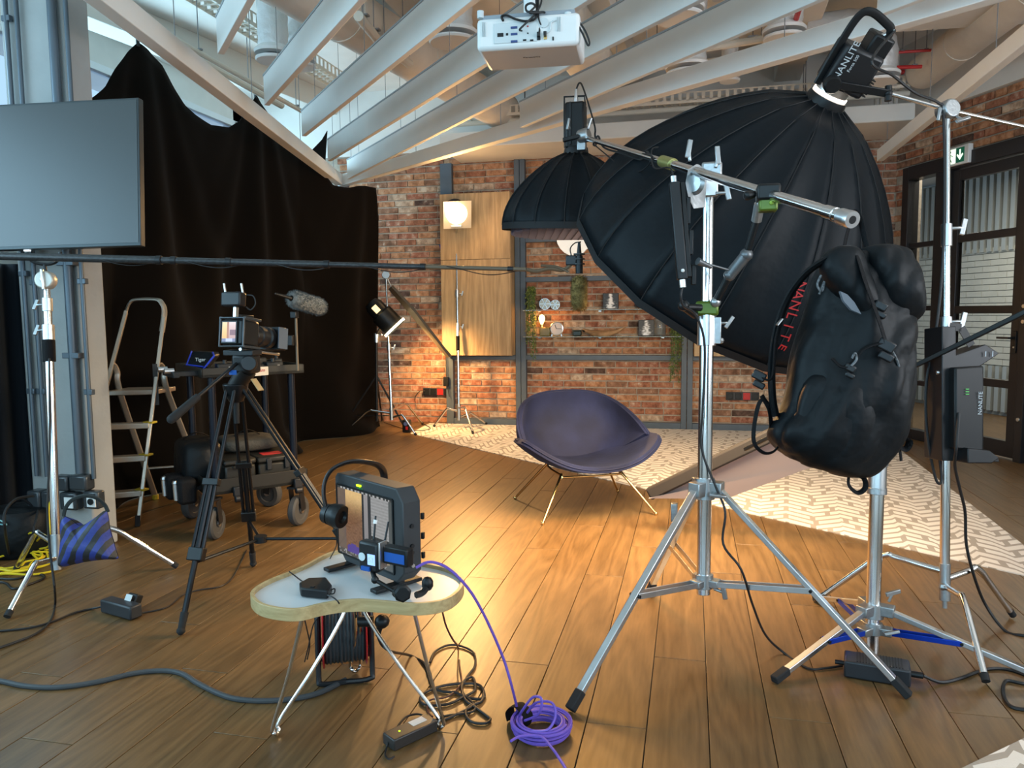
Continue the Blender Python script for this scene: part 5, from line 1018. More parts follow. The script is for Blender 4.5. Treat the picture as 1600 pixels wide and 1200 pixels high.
# things on the cart
t = thing('hard_case', 'black hard case with red label on the lower deck, right side', 'case', cp(.40, .16, .36)); b = B(); cbox(b, .27, .5, .02, .4, .295, .41); b.obj('case_body', DRK, t, bevel=.012); b = B(); cbox(b, .265, .505, .015, .405, .412, .45); b.obj('lid', DRK, t, bevel=.012); b = B(); cbox(b, .32, .44, .08, .17, .4505, .4525); b.obj('red_label', RT, t)
for u in (.32, .43): b = B(); cbox(b, u, u+.03, .004, .02, .37, .44); b.obj('latch', BLK2, t, bevel=.003)
t = thing('hard_case', 'olive-grey hard case on the lower deck behind the tripod legs', 'case', cp(.15, .1, .36)); b = B(); cbox(b, .07, .25, .0, .3, .295, .42); b.obj('case_body', DRK, t, bevel=.012); b = B(); cbox(b, .065, .255, -.005, .305, .422, .455); b.obj('lid', DRK, t, bevel=.012); b = B(); b.tube([cp(.11, -.012, .42), cp(.11, -.03, .41), cp(.2, -.03, .41), cp(.2, -.012, .42)], .006, 6); b.obj('handle', BLK, t)
def softbag(lab, c, d, seed, m_=None):
    t = thing('camera_bag', lab, 'bag', c); b = B(); b.sph(c+UZ*d[2]/2, 1, 24, (1, 1, 1)); vs = []
    for v in b.v:
        p = v-(c+UZ*d[2]/2); q = V([math.copysign(abs(k)**.45, k) for k in p]); q = V((q.x*d[0]/2, q.y*d[1]/2, q.z*d[2]/2)); q = RC @ q; w = c+UZ*d[2]/2+q; vs.append(w+q.normalized()*noise.noise(w*9+V((seed, 0, 0)))*.02)
    b.v = vs; b.obj('bag_body', m_ or BP, t, angle=180); b = B(); b.tube([c+UZ*d[2]+cu_*-.08, c+UZ*(d[2]+.035), c+UZ*d[2]+cu_*.08], (.012, .003), 8, 5, flat=cw_); b.obj('handle', WEB, t); return t
softbag('black padded bag at the left of the lower cart deck', cp(-.0, .36, .295), (.24, .4, .26), 2); softbag('flat olive bag lying on top of the hard cases', cp(.3, .34, .457), (.36, .3, .09), 7, mat('olive_nylon', (.04, .037, .03), .7, bump=.4))
for (u, w, lab) in ((-.16, .27, 'upper chrome clamp in its black pouch beside the cart bag'), (-.13, .1, 'lower chrome clamp in its black pouch beside the cart bag')):
    c = cp(u, w, .29); t = thing('clamp_pouch', lab, 'clamp', c); b = B(); b.box(c, (.1, .12, .15), RC); b.obj('pouch', WEB, t, bevel=.02); b = B(); b.cyl(c-cu_*.052-UZ*.05, c-cu_*.056+UZ*.05, .017); b.sph(c-cu_*.055+UZ*.05, .02, 8); b.obj('chrome_clamp', ALU, t)
    b = B(); b.bar(c+cu_*.03, cp(-.04, w, .3), .02, .02); b.obj('hook', BLK, t)
BLUP = mat('blue_piping', (.02, .05, .5), .5)
t = thing('lens_pouch', 'small black pouch with bright blue edging on the cart tray', 'pouch', cp(-.06, .35, 1.0)); P = [at(300, 549, 4.75), at(333, 551, 4.7), at(335, 556, 4.65), at(318, 577, 4.6), at(292, 570, 4.65)]
b = B(); b.prism(P, CF*.1+UZ*.01); b.obj('pouch_body', BP, t, bevel=.012); b = B(); b.tube([p-CF*.004 for p in P[1:4]], .006, 6); b.tube([P[0]-CF*.004, P[4]-CF*.004, P[3]-CF*.004+UZ*.015], .005, 6); b.obj('blue_edging', BLUP, t)
text('print', 'Tiger', at(313, 562, 4.58), CR, CU, .03, GT, t)
rd = random.Random(5)
for k, (u, w, s, lab) in enumerate(((.12, .1, (.1, .07, .05), 'small black gadget on the cart tray near the tag'), (.26, .06, (.14, .09, .04), 'flat black recorder on the cart tray'), (.40, .08, (.1, .1, .05), 'square black receiver at the right of the cart tray'), (.30, .22, (.2, .06, .07), 'long black battery charger at the back of the cart tray'), (.47, .22, (.05, .08, .06), 'small black monitor mount at the tray corner'))):
    c = cp(u, w, .976+s[2]/2); t = thing('camera_accessory', lab, 'electronics', c); b = B(); b.box(c, s, RC); b.obj('housing', BLK, t, bevel=.006); b = B(); b.cyl(c+UZ*s[2]/2, c+UZ*(s[2]/2+.02), .012); b.obj('knob', BLK2, t); b = B(); b.box(c-cw_*s[1]/2+cu_*s[0]*.2, (.014, .004, .012), RC); b.obj('connector', ALU, t)
mq = at(463, 500, 4.55); t0 = at(465, 576, 4.55); fm = furry('shotgun_microphone', 'grey furry microphone on a short pole rising from the cart', at(455, 466, 4.5), at(504, 481, 4.75), .05, FURG, seed=8, nspk=2200)
b = B(); b.cyl(at(462, 488, 4.55), V((t0.x, t0.y, .978)), .008); b.obj('pole', TAN, fm); b = B(); b.box(at(460, 492, 4.55), (.04, .04, .04)); b.obj('shock_mount', BLK2, fm, bevel=.005); b = B(); b.cyl(at(455, 466, 4.5), at(430, 459, 4.42), .012, .006); b.obj('microphone_tail', BLK, fm)
b = B(); b.box(at(453, 532, 4.5), (.045, .03, .06)); b.obj('transmitter', BLK2, fm, bevel=.004)
# ---- tripod and camera
AP = V((-1.93, 3.10, 1.0)); ap = at(368, 604, 3.5); F1, F2, F3 = fl(283, 993), fl(396, 886), V((-1.40, 3.22, 0)); t = thing('tripod', 'black twin-tube video tripod supporting the camera, blue tag on its bowl', 'tripod', (ap.x, ap.y, 0))
TB = mat('tripod_black', (.014, .016, .019), .3, .6)
for F in (F1, F2, F3):
    h = V((F.x-ap.x, F.y-ap.y, 0)).normalized(); a0 = ap+h*.035; F = F+UZ*.02; side = h.cross(UZ); m1_ = a0.lerp(F, .40); m2_ = a0.lerp(F, .70); b = B()
    b.cyl(a0+side*.02, m2_+side*.024, .0085, n=10); b.cyl(a0-side*.02, m2_-side*.024, .0085, n=10); l_ = b.obj('leg', TB, t)
    b = B(); b.bar(m1_, m1_+(F-a0).normalized()*.03, .075, .03, h); b.obj('leg_clamp', BLK, l_, bevel=.003); b = B(); b.bar(m2_-(F-a0).normalized()*.02, m2_+(F-a0).normalized()*.035, .07, .035, h); b.obj('leg_clamp', BLK, l_, bevel=.004)
    b = B(); b.cyl(m1_, F, .0125, n=10); b.obj('leg_tube', TB, l_); b = B(); b.sph(F, .018, 10); b.cyl(F, F.lerp(a0, .07), .014, .017); b.obj('foot', RUB, l_)
spc = at(407, 842, 3.55); b = B(); b.cyl(spc-UZ*.015, spc+UZ*.015, .03); b.obj('spreader_hub', BLK, t)
for F in (F1, F2, F3): b = B(); h = V((F.x-ap.x, F.y-ap.y, 0)).normalized(); b.cyl(spc, (ap+h*.035).lerp(F+UZ*.02, .74), .0075, n=8); b.obj('spreader_arm', TB, t)
b = B(); b.lathe(ap-UZ*.02, UZ, [(0, -.05), (.03, -.05), (.05, -.01), (.058, .03), (.05, .035), (0, .035)], 20); b.obj('bowl', TB, t, bevel=.002); b = B(); b.cyl(ap-UZ*.06, ap-UZ*.17, .014, .012); b.obj('bowl_handle', RUB, t)
hd = at(385, 568, 3.47); b = B(); b.box(hd, (.1, .09, .09)); b.obj('head_body', BLK, t, bevel=.015); b = B(); b.lathe(at(389, 568, 3.4), cv(.3, 0, -1), [(0, .03), (.03, .03), (.036, .02), (.036, -.03), (0, -.03)], 20); b.obj('drag_dial', BLK2, t)
b = B(); b.cyl(ap+UZ*.0, hd-UZ*.03, .038, .045); b.obj('head_base', BLK, t); b = B(); b.box(at(379, 551, 3.47), (.15, .08, .025)); b.obj('plate', BLK2, t, bevel=.004)
b = B(); b.box(at(364, 582, 3.39), (.035, .006, .02)); b.obj('blue_label', mat('blue_label', (.015, .10, .42), .4), t)
b = B(); a_, c_ = at(370, 568, 3.42), at(268, 655, 3.12); b.cyl(a_, c_, .008); b.obj('pan_handle', BLK2, t); b = B(); b.cyl(a_.lerp(c_, .62), c_, .016, .019, n=14); b.sph(c_, .019, 10); b.obj('handle_grip', RUB, t)
b = B(); b.bar(at(396, 592, 3.42), at(408, 610, 3.4), .03, .004); b.obj('paper_tag', mat('tan_card', (.5, .33, .15), .6), t)
fw = cv(.28, -.04, .96).normalized(); rg = fw.cross(UZ).normalized(); cupv = rg.cross(fw); RCm = Matrix((fw, -rg, cupv)).transposed(); cc = at(376, 521, 3.46); t = thing('cinema_camera', 'black cinema camera with lit screen and matte box on the tripod', 'camera', cc)
b = B(); b.box(cc, (.12, .115, .12), RCm); b.obj('body', BLK, t, bevel=.012); cgu = mat('dark_grey_cage', (.07, .08, .09), .35, .6)
b = B(); P = [cc+rg*s*.062+fw*f_*.064+cupv*u_*.064 for s, f_, u_ in ((-1, -1, -1), (1, -1, -1), (1, -1, 1), (-1, -1, 1))]; b.tube(catmull(P, 1, True), .006, 8, closed=True); b.bar(P[2], P[2]+fw*.12, .012, .012); b.bar(P[1], P[1]+fw*.12, .012, .012); b.bar(P[3], P[3]+fw*.12, .012, .012); b.obj('cage', cgu, t, bevel=.003)
def camf(u, v):
    if v < .14: return (.55, .6, .8) if .3 < u < .8 else (.2, .2, .35)
    if u < .35: return (.95, .45+.3*v, .12+.3*v*v)
    if u < .5: return (.45, .16, .05)
    if .35 < v < .6 and u > .6: return (.25, .1, .12)
    return (.5+.4*v, .33+.4*v*v, .3+.4*v*v)
sc = cc-fw*.0665; picture('lcd_screen', sc-rg*.012-fw*.002, rg, cupv, .07, .088, camf, 14, 18, t, emit=1.0, rough=.3); b = B(); b.box(sc-rg*.012+fw*.001, (.004, .082, .102), RCm); b.obj('screen_bezel', BLK2, t, bevel=.002)
lc = cc+fw*.06; b = B(); b.lathe(lc, fw, [(.03, 0), (.042, .02), (.045, .05), (.05, .055), (.05, .085), (.044, .09), (.044, .115), (.052, .12), (.052, .15), (.04, .155)], 28); b.obj('lens', BLK2, t, angle=25)
b = B(); b.box(lc+fw*.19, (.05, .12, .11), RCm); b.obj('matte_box', BLK, t, bevel=.004); b = B(); b.box(lc+fw*.17-rg*-.07+cupv*.0, (.075, .005, .1), RCm); b.obj('side_flag', mat('blue_grey_flag', (.10, .13, .17), .5), t)
b = B(); b.cyl(lc-fw*.1-cupv*.075+rg*.03, lc+fw*.2-cupv*.075+rg*.03, .0075); b.obj('rod', ALU, t)
tp = cc+cupv*.064; b = B(); b.bar(tp+fw*-.04+cupv*.0, tp+fw*-.04+cupv*.05, .014, .02, fw); b.obj('mount_post', ALU, t); b = B(); b.cyl(tp-fw*.04+cupv*.055, tp-fw*.04+cupv*.075, .02); b.obj('red_ring', RT, t)
rx = at(365, 468, 3.42); b = B(); b.box(rx, (.1, .05, .065), Matrix((rg, fw, cupv)).transposed()); b.obj('transmitter', BLK2, t, bevel=.008)
for x in (350, 377): b = B(); b.cyl(at(x+3, 461, 3.42), at(x, 443, 3.42), .005); b.obj('antenna', ALU, t)
b = B(); b.tube([at(385, 480, 3.42), at(392, 484, 3.4), at(399, 475, 3.4), at(396, 463, 3.4), at(386, 461, 3.41)], .003, 6, 7); b.obj('loop_cable', CAB, t); b = B(); b.bar(tp+fw*-.02+cupv*.012, tp+fw*.08+cupv*.02, .02, .016); b.obj('top_handle', BLK, t, bevel=.003)
# ---- black gear and cables at the far left
c = fl(38, 862); t = thing('drum_case', 'round black gear case on the floor left of the pillar', 'case', c); b = B(); b.lathe(c+UZ*.004, UZ, [(0, 0), (.16, 0), (.18, .03), (.18, .22), (.16, .25), (0, .26)], 28); b.obj('case_body', BP, t); b = B(); b.tube([c+UZ*.26-CR*.07, c+UZ*.3, c+UZ*.26+CR*.07], .008, 6, 6); b.obj('handle', WEB, t); b = B(); b.tube([c+UZ*.2-CF*.19-CR*.06, c+UZ*.22-CF*.2, c+UZ*.19-CF*.19+CR*.04, c+UZ*.2-CF*.2-CR*.02], .004, 5, 6); b.obj('pale_tie', mat('pale_blue_cord', (.2, .45, .5), .6), t)
YC = mat('yellow_cable_rubber', (.75, .55, .02), .45); rd = random.Random(11); b = B(); c = fl(18, 882); P = []
for k in range(150): a = k*.33; r_ = .16+.05*math.sin(k*.21)+rd.uniform(-.02, .02); P.append(c+V((math.cos(a)*r_*1.25+.05*math.sin(k*.05), math.sin(a)*r_, .008+.03*abs(math.sin(k*.17)))))
b.tube(catmull(P, 3), .0055, 6); b.tube(catmull([P[0], fl(58, 860, .01), at(78, 850, 3.85), at(76, 800, 3.9), at(79, 783, 3.95)], 6), .005, 6); b.tube(catmull([P[5], fl(55, 850, .05), fl(62, 838, .15), fl(45, 834, .14), fl(38, 862, .01)], 6), .0055, 6)
tag(b.obj('yellow_cable', YC, loc=c), 'tangled bright yellow cable on the floor beside the left C-stand', 'cable')
cable([pxy(60, 795, .08), at(52, 830, 3.8)]+fpts([(47, 850), (50, 862)]), .006, 'socket_lead', 'black lead dropping from the pillar sockets to the drum case'); cable([at(52, 775, 4.0), at(25, 780, 3.8), at(8, 800, 3.7), at(8, 830, 3.7)]+fpts([(15, 870)]), .007, 'socket_lead', 'black lead arching left from the pillar sockets')
cable([at(77, 560, 3.66), at(78, 700, 3.64), at(74, 790, 3.6), at(78, 860, 3.5), at(85, 915, 3.35)]+fpts([(86, 945), (80, 968), (60, 988), (20, 1005), (-40, 1025)]), .005, 'stand_cable', 'thin black cable hanging down the left chrome stand')
t = thing('wall_adapter', 'black plug-in adapter with white sticker on the bare floor at left', 'adapter', fl(190, 962)); a_, c_ = fl(162, 958), fl(205, 970); r_ = (c_-a_).normalized(); n_ = V((-r_.y, r_.x, 0)); RA2 = Matrix((r_, n_, UZ)).transposed(); c = (a_+c_)/2+n_*.02+UZ*.034
b = B(); b.box(c, ((c_-a_).length+.02, .06, .06), RA2); b.obj('case', mat('adapter_grey'), t, bevel=.008); b = B(); q = c+n_*.045+r_*.02+UZ*.012; RQ = Matrix.Rotation(-.5, 3, V(r_)) @ RA2; b.box(q, (.06, .035, .075), RQ); b.obj('plug_head', BLK, t, bevel=.005)
b = B(); b.box(q-n_*.012+UZ*.02+V(RQ @ V((0, -.012, .0))), (.04, .002, .035), RQ); b.obj('sticker', mat('sticker_white', (.6, .62, .62), .5), t)
cable([c-r_*.07]+fpts([(145, 951), (115, 958), (80, 972), (40, 982), (-30, 988)]), .005, 'adapter_lead', 'black lead running from the floor adapter to the left edge'); cable([c+r_*.07]+fpts([(225, 957), (262, 948), (285, 930), (310, 922), (345, 916), (365, 900), (385, 860)]), .0035, 'adapter_lead', 'thin black lead from the floor adapter toward the tripod')
cable(fpts([(-40, 912), (5, 910), (20, 920), (40, 915), (66, 905), (68, 899), (50, 897), (20, 905), (-40, 900)]), .006, 'floor_cable', 'black cable loop between the feet of the left C-stand')
cable(fpts([(-60, 1055), (0, 1064), (40, 1072), (90, 1074), (150, 1066), (210, 1052), (255, 1048), (285, 1053), (310, 1068), (345, 1085), (375, 1093), (420, 1095), (470, 1090), (505, 1080), (540, 1062)], .008), .0095, 'rubber_cable', 'thick grey rubber cable snaking across the floor at lower left', mat('grey_rubber', (.045, .05, .055), .6), n=10)
# ================================================================ CHAIR
def velvet():
    M = mat('blue_velvet', (.007, .0105, .036), .75, var=.4, scale=4.5, sheen=.05, bump=.12, bscale=30, spec=.25); bs = M.node_tree.nodes['Principled BSDF']
    bs.inputs['Sheen Roughness'].default_value = .35; bs.inputs['Sheen Tint'].default_value = (.55, .6, .85, 1); return M
VEL = velvet(); O = (fl(848, 820)+fl(1025, 805)+fl(805, 780)+fl(965, 769))/4; ff = ((fl(848, 820)+fl(1025, 805))-(fl(805, 780)+fl(965, 769))); ff.normalize(); rr_ = V((-ff.y, ff.x, 0))
if rr_.dot(CR) < 0: rr_ = -rr_
def ch(x, y, z): return O+rr_*x+ff*y+UZ*z
t = thing('lounge_chair', 'blue velvet shell lounge chair with brass legs in the middle of the floor', 'chair', (O.x, O.y, 0))
def back(u, v):
    u = -1+2*u; uu = math.sin(u*PI/2); e = max(0, 1-abs(uu)**4.4)**.5; x = .435*uu*(1-.36*e*(1-min(1, v*1.7))**2); zc_ = .49+.02*e; zt = zc_+.25*max(0, 1-abs(uu)**2.7)**.5; zb = zc_-.24*e
    k = v; z = zb+(zt-zb)*k; y = -.27*e+.10*(1-e)-(z-.40)*.32+.075*(1-4*(k-.5)**2)*-1*e+.02
    return ch(x, y, z)
def seat(u, v):
    u = -1+2*u; uu = math.sin(u*PI/2); e = max(0, 1-abs(uu)**3.2)**.5; x = .465*uu; yb = .06-.42*e; yf = .165+.235*e; y = yb+(yf-yb)*v
    z = .285+.20*abs(uu)**2.3+.035*(2*v-1)**2*e-.015*(1-v)*e+.01*v
    return ch(x, y, z)
for nm, fn in (('backrest', back), ('seat', seat)):
    b = B(); b.grid(fn, 20, 9); o = b.obj(nm, VEL, t, angle=180, thick=.040)
    md = o.modifiers.new('round', 'BEVEL'); md.width = .018; md.segments = 2; md.limit_method = 'ANGLE'; md.angle_limit = .9; md = o.modifiers.new('sub', 'SUBSURF'); md.levels = md.render_levels = 1
    b = B(); b.tube([fn(k/60, 1) for k in range(61)]+[fn(1-k/60, 0) for k in range(61)], .004, 5); b.obj('piping', VEL, o)
for ft, at_ in ((fl(848, 820), ch(-.20, .16, .27)), (fl(1025, 805), ch(.20, .16, .27)), (fl(805, 780), ch(-.2, -.12, .30)), (fl(965, 769), ch(.2, -.12, .30))):
    b = B(); b.cyl(ft+UZ*.01, at_, .0075, .0095, n=12); l_ = b.obj('leg', BRS, t); b = B(); b.sph(ft+UZ*.011, .013, 10); b.obj('foot', BRS, l_)
b = B(); b.tube(catmull([ch(-.2, .16, .26), ch(-.17, .17, .25), ch(.17, .17, .25), ch(.2, .16, .26), ch(.2, -.12, .29), ch(-.2, -.12, .29)], 4, True), .007, 8, closed=True); b.obj('under_frame', BRS, t)
# ================================================================ SIDE TABLE
TZ = .475; ol = [(391, 928), (405, 943), (440, 951), (470, 951), (500, 944), (530, 939), (565, 937), (605, 940), (645, 943), (682, 940), (706, 932), (722, 917), (724, 903), (712, 892), (690, 884), (665, 879), (640, 873), (615, 863), (585, 856), (550, 856), (520, 861), (498, 870), (478, 881), (450, 893), (422, 904), (400, 916)]
OUT = catmull([fl(x, y, TZ+.012) for x, y in ol], 5, True); tc_ = sum(OUT, V((0, 0, 0)))/len(OUT)
RIMW = wood('table_rim_oak', (.42, .30, .14), (.60, .46, .24), 9, .4, 'X', rnd=False)
t = thing('side_table', 'low white kidney-shaped table with oak rim and hairpin legs', 'table', (tc_.x, tc_.y, 0)); n = len(OUT)
def inset(P, d):
    out = []
    for i, p in enumerate(P): tg = (P[(i+1) % len(P)]-P[i-1]).normalized(); nrm = V((-tg.y, tg.x, 0)); nrm = nrm if nrm.dot(tc_-p) > 0 else -nrm; out.append(p+nrm*d)
    return out
IN = inset(OUT, .011); b = B(); vs = []
for ring, z in ((OUT, TZ+.012), (IN, TZ+.012), (IN, TZ-.024), (OUT, TZ-.024)): vs += [V((p.x, p.y, z)) for p in ring]
b.add(vs, [(k*n+i, k*n+(i+1) % n, ((k+1) % 4)*n+(i+1) % n, ((k+1) % 4)*n+i) for k in range(4) for i in range(n)]); b.obj('rim', RIMW, t, bevel=.001)
b = B(); b.prism([V((p.x, p.y, TZ-.018)) for p in IN], (0, 0, .018)); b.obj('tabletop', mat('white_laminate', (.62, .66, .68), .3, spec=.5), t)
cf = V((tc_.x, tc_.y, 0))+cv(0, 0, -.02)*V((1, 1, 0)).length*0; HP = mat('chrome_rod', (.75, .75, .74), .15, 1)
fa, fb2, fc = fl(433, 1150), fl(687, 1140), fl(556, 1052); ce = (fa+fb2+fc)/3
for ft, oa in ((fa, fl(474, 958, TZ-.03)), (fb2, fl(647, 955, TZ-.03)), (fc, fl(560, 900, TZ-.03))):
    inn = V((ce.x, ce.y, 0))+(V((ft.x, ft.y, 0))-V((ce.x, ce.y, 0))).normalized()*.03; i1 = V((inn.x, inn.y, TZ-.03)); i2 = V((inn.x, inn.y, TZ-.12)); foot = ft+UZ*.008; dd = (oa-i2); dd = V((dd.x, dd.y, 0)).normalized()*.018
    b = B(); b.tube(catmull([i1, i2, i2.lerp(foot, .5)+UZ*.0, foot-dd*1.1+UZ*.035, foot-dd*.7+UZ*.008, foot+UZ*.0, foot+dd*.7+UZ*.008, foot+dd*1.1+UZ*.035, foot.lerp(oa, .5)+dd*.6, oa], 6), .0062, 10); b.obj('leg', HP, t)
b = B(); b.cyl(V((ce.x, ce.y, TZ-.03)), V((ce.x, ce.y, TZ-.045)), .06, n=20); b.obj('mounting_plate', HP, t)
# monitor
pL, pR = at(527, 870, 2.52), at(632, 925, 2.25); pL.z = pR.z = 0; zb, zt = TZ+.03, .792; mr = (pR-pL).normalized(); mn = V((mr.y, -mr.x, 0)); mn = mn if mn.dot(CF) < 0 else -mn; MW = (pR-pL).length; dpt = .065
def mp_(u, d, z): return pL+mr*(u*MW)-mn*d+UZ*z
MB_ = mat('monitor_housing', (.035, .038, .042), .5); t = thing('field_monitor', 'black production monitor standing on the side table, screen showing the set', 'monitor', mp_(.5, .03, zb))
H_ = zt-zb; ch_ = .12; prof = [(0.04, zb+.0), (.93, zb), (1, zb+.04), (1, zt-.045), (.90, zt), (.05, zt), (0, zt-.02), (0, zb+.05)]
prof = [(.13, zb), (.9, zb), (1, zb+.035), (1, zt-.04), (.92, zt), (.04, zt), (0, zt-.015), (0, zb+.05)]
b = B(); b.prism([mp_(u, 0, z) for u, z in prof], -mn*dpt); b.obj('housing', MB_, t, bevel=.004)
b = B(); b.prism([mp_(u, dpt, z) for u, z in ((.2, zb+.04), (.85, zb+.04), (.85, zt-.05), (.2, zt-.05))], -mn*.03); b.obj('rear_module', BLK, t, bevel=.006)
def monf(u, v):
    n_ = noise.noise(V((u*30, v*60, 0)))*.5+.5; n2 = noise.noise(V((u*9, v*9, 5)))*.5+.5
    if v > .955: return (.5, .5, .5) if (int(u*60) % 4) < 2 and .05 < u < .95 else (.05, .05, .05)
    if u > .92: return (.09, .10, .10)
    if v < .08: return (.10, .09, .08) if n_ < .6 else (.4, .4, .4)
    if u < .16: return (.16+.05*n2, .11+.04*n2, .10)
    if u < .46:
        w = math.exp(-((v-.92)/.2)**2); k = .5+.6*n_; return (min(1, .30*k+.7*w), min(1, .15*k+.5*w), .08*k+.2*w)
    if u < .50: return (.02, .02, .025)
    if u < .58: return (.25+.15*v, .24+.13*v, .25+.12*v)
    if u < .63: return (.03, .03, .035)
    if v > .42: return tuple([(.36+.1*n_)*(1 if int(v*46) % 2 else .85)]*3)
    if v > .36: return (.03, .03, .03)
    return (.30+.1*n2, .22+.08*n2, .15)
def monf2(u, v):
    if .18 < u < .45 and .07 < v < .2 and (u-.3)**2*9+(v-.09)**2*20 < .2: return (.10, .06, .35)
    return monf(u, v)
sw, sh_ = MW*.835, H_*.79; picture('screen', mp_(.455, 0, (zb+zt)/2-.006)+mn*.002, mr, UZ, sw, sh_, monf2, 56, 46, t, emit=.75, rough=.25)
b = B(); c = mp_(.455, 0, (zb+zt)/2-.006)
for s in (-1, 1): b.bar(c+mr*s*sw/2-UZ*sh_/2+mn*.002, c+mr*s*sw/2+UZ*sh_/2+mn*.002, .006, .004, mn); b.bar(c+UZ*s*sh_/2-mr*sw/2+mn*.002, c+UZ*s*sh_/2+mr*sw/2+mn*.002, .006, .004, mn)
b.obj('screen_bezel', BLK, t)
b = B(); b.bar(mp_(.36, 0, zt-.022)+mn*.001, mp_(.42, 0, zt-.022)+mn*.001, .008, .006); b.obj('tally_light', mat('lime_light', (.5, .9, 0), .4, emit=(.6, 1, .02), es=1.6), t)
text('tally_print', '10927', mp_(.4, -.001, zt-.034), mr, UZ, .013, mat('green_print', (.05, .3, .08), .5), t)
for u in (.10, .82): b = B(); q = mp_(u, .02, TZ+.012); b.bar(q+mn*.085, q-mn*.085, .034, .012); f_ = b.obj('foot', BLK, t, bevel=.003); b = B(); b.bar(q-mn*.01-UZ*.0, q-mn*.01+UZ*.03, .03, .02, mn); b.obj('foot_post', BLK, f_)
for k, z in enumerate((.62, .6, .56, .68)): b = B(); b.cyl(mp_(1, .03, z), mp_(1, .03, z)+mr*.006, .006); b.obj('side_port', ALU if k == 2 else BLK2, t)
for z in (.70, .64, .58): b = B(); b.box(mp_(.98, dpt+.012, z), (.010, .012, .02)); b.obj('rear_knob', BLK, t, bevel=.002)
# wireless receiver with battery clipped in front
q = at(581, 868, 2.13); rr = (mr*.75-mn*-.0+CR*.4).normalized(); up_ = UZ; nn_ = V((rr.y, -rr.x, 0)); nn_ = nn_ if nn_.dot(CF) < 0 else -nn_; RW = Matrix((rr, -nn_, UZ)).transposed()
t = thing('wireless_receiver', 'small black wireless receiver with two antennas and blue battery before the monitor', 'receiver', q)
b = B(); b.box(q, (.07, .035, .085), RW); b.obj('housing', BLK2, t, bevel=.008); b = B(); c = q+nn_*.019
b.box(c+rr*.014-UZ*.005, (.026, .002, .03), RW); b.obj('display', mat('display_lit', (.2, .4, .9), .3, emit=(.45, .65, 1), es=.8), t); text('display_print', '51', c+rr*.014-UZ*.005+nn_*.0018, rr, UZ, .02, WHT, t)
b = B(); b.lathe(c-rr*.018, nn_, [(0, 0), (.011, 0), (.012, .003), (0, .003)], 18); b.obj('dial', mat('pale_dial', (.65, .75, .8), .4), t)
for a_, c_ in (((583, 858), (587, 806)), ((599, 858), (607, 815))): b = B(); p0, p1 = at(*a_, 2.15), at(*c_, 2.17); b.cyl(p0, p0.lerp(p1, .35), .0042, n=8); b.cyl(p0.lerp(p1, .33), p1, .0032, .0028, n=8); b.obj('antenna', BLK, t)
b = B(); b.cyl(at(586, 818, 2.165), at(587, 812, 2.166), .006); b.obj('antenna_tape', WHT, t)
bc = at(622, 868, 2.09); b = B(); b.box(bc, (.085, .03, .05), RW); b.obj('battery', BLK, t, bevel=.004); b = B(); b.box(bc+nn_*.0165-UZ*.003, (.068, .002, .026), RW); b.obj('blue_label', mat('blue_label'), t); b = B(); b.box(at(598, 867, 2.1), (.006, .03, .075), RW); b.obj('mount_plate', ALU, t, bevel=.001)
b = B(); b.box(at(572, 888, 2.12), (.03, .01, .012), RW); b.obj('blue_tag', mat('blue_label'), t)
b = B(); p0, p1, p2 = at(586, 906, 2.1), at(620, 926, 2.08), at(634, 926, 2.06); b.cyl(q-UZ*.04, p0, .007); b.sph(p0, .011, 10); b.cyl(p0, p1, .006); b.sph(p1, .014, 10); b.cyl(p1, p2, .008); b.obj('mounting_arm', BLK, t)
b = B(); b.lathe(p2-CR*.01, cv(.3, 0, -1), [(0, -.012), (.02, -.012), (.024, -.004), (.024, .012), (.018, .016), (0, .016)], 7); b.obj('star_knob', BLK, t)
b = B(); p0 = at(668, 912, 2.2); b.tube([at(650, 930, 2.16), at(662, 925, 2.18), p0], .01, 6, 4); b.sph(p0, .018, 10, (1, 1, 1.2)); tag(b.obj('power_plug', BLK, loc=p0), 'black round power plug lying on the table behind the monitor', 'plug')
# headphones
t = thing('headphones', 'black over-ear headphones hung over the monitor corner', 'headphones', at(530, 760, 2.5)); P = catmull([at(x, y, d) for x, y, d in ((512, 800, 2.44), (506, 775, 2.45), (508, 752, 2.46), (520, 733, 2.47), (545, 722, 2.5), (572, 722, 2.54), (592, 728, 2.6), (600, 742, 2.66), (600, 770, 2.68))], 6)
b = B(); b.tube(P, (.013, .006), 10, flat=CF); b.obj('headband', BLK2, t)
for c, s in ((at(524, 805, 2.44), 1), (at(600, 785, 2.68), -1)):
    ax_ = cv(.85, -.15, -.45*s).normalized(); b = B(); b.lathe(c, ax_, [(0, -.022), (.026, -.022), (.036, -.012), (.038, .006), (.04, .014), (.036, .03), (.02, .03), (.015, .02), (0, .02)], 24); b.obj('earcup', BLK, t, bevel=.001)
b = B(); b.lathe(at(521, 805, 2.44), cv(.85, -.15, -.45), [(.028, -.03), (.032, -.03), (.034, -.01), (.03, -.01)], 20); b.obj('yoke', BLK2, t)
cable([at(524, 822, 2.45), at(526, 850, 2.5), at(516, 872, 2.6), at(503, 895, 2.72)], .002, 'headphone_cable', 'thin black cord hanging from the headphones', n=5)
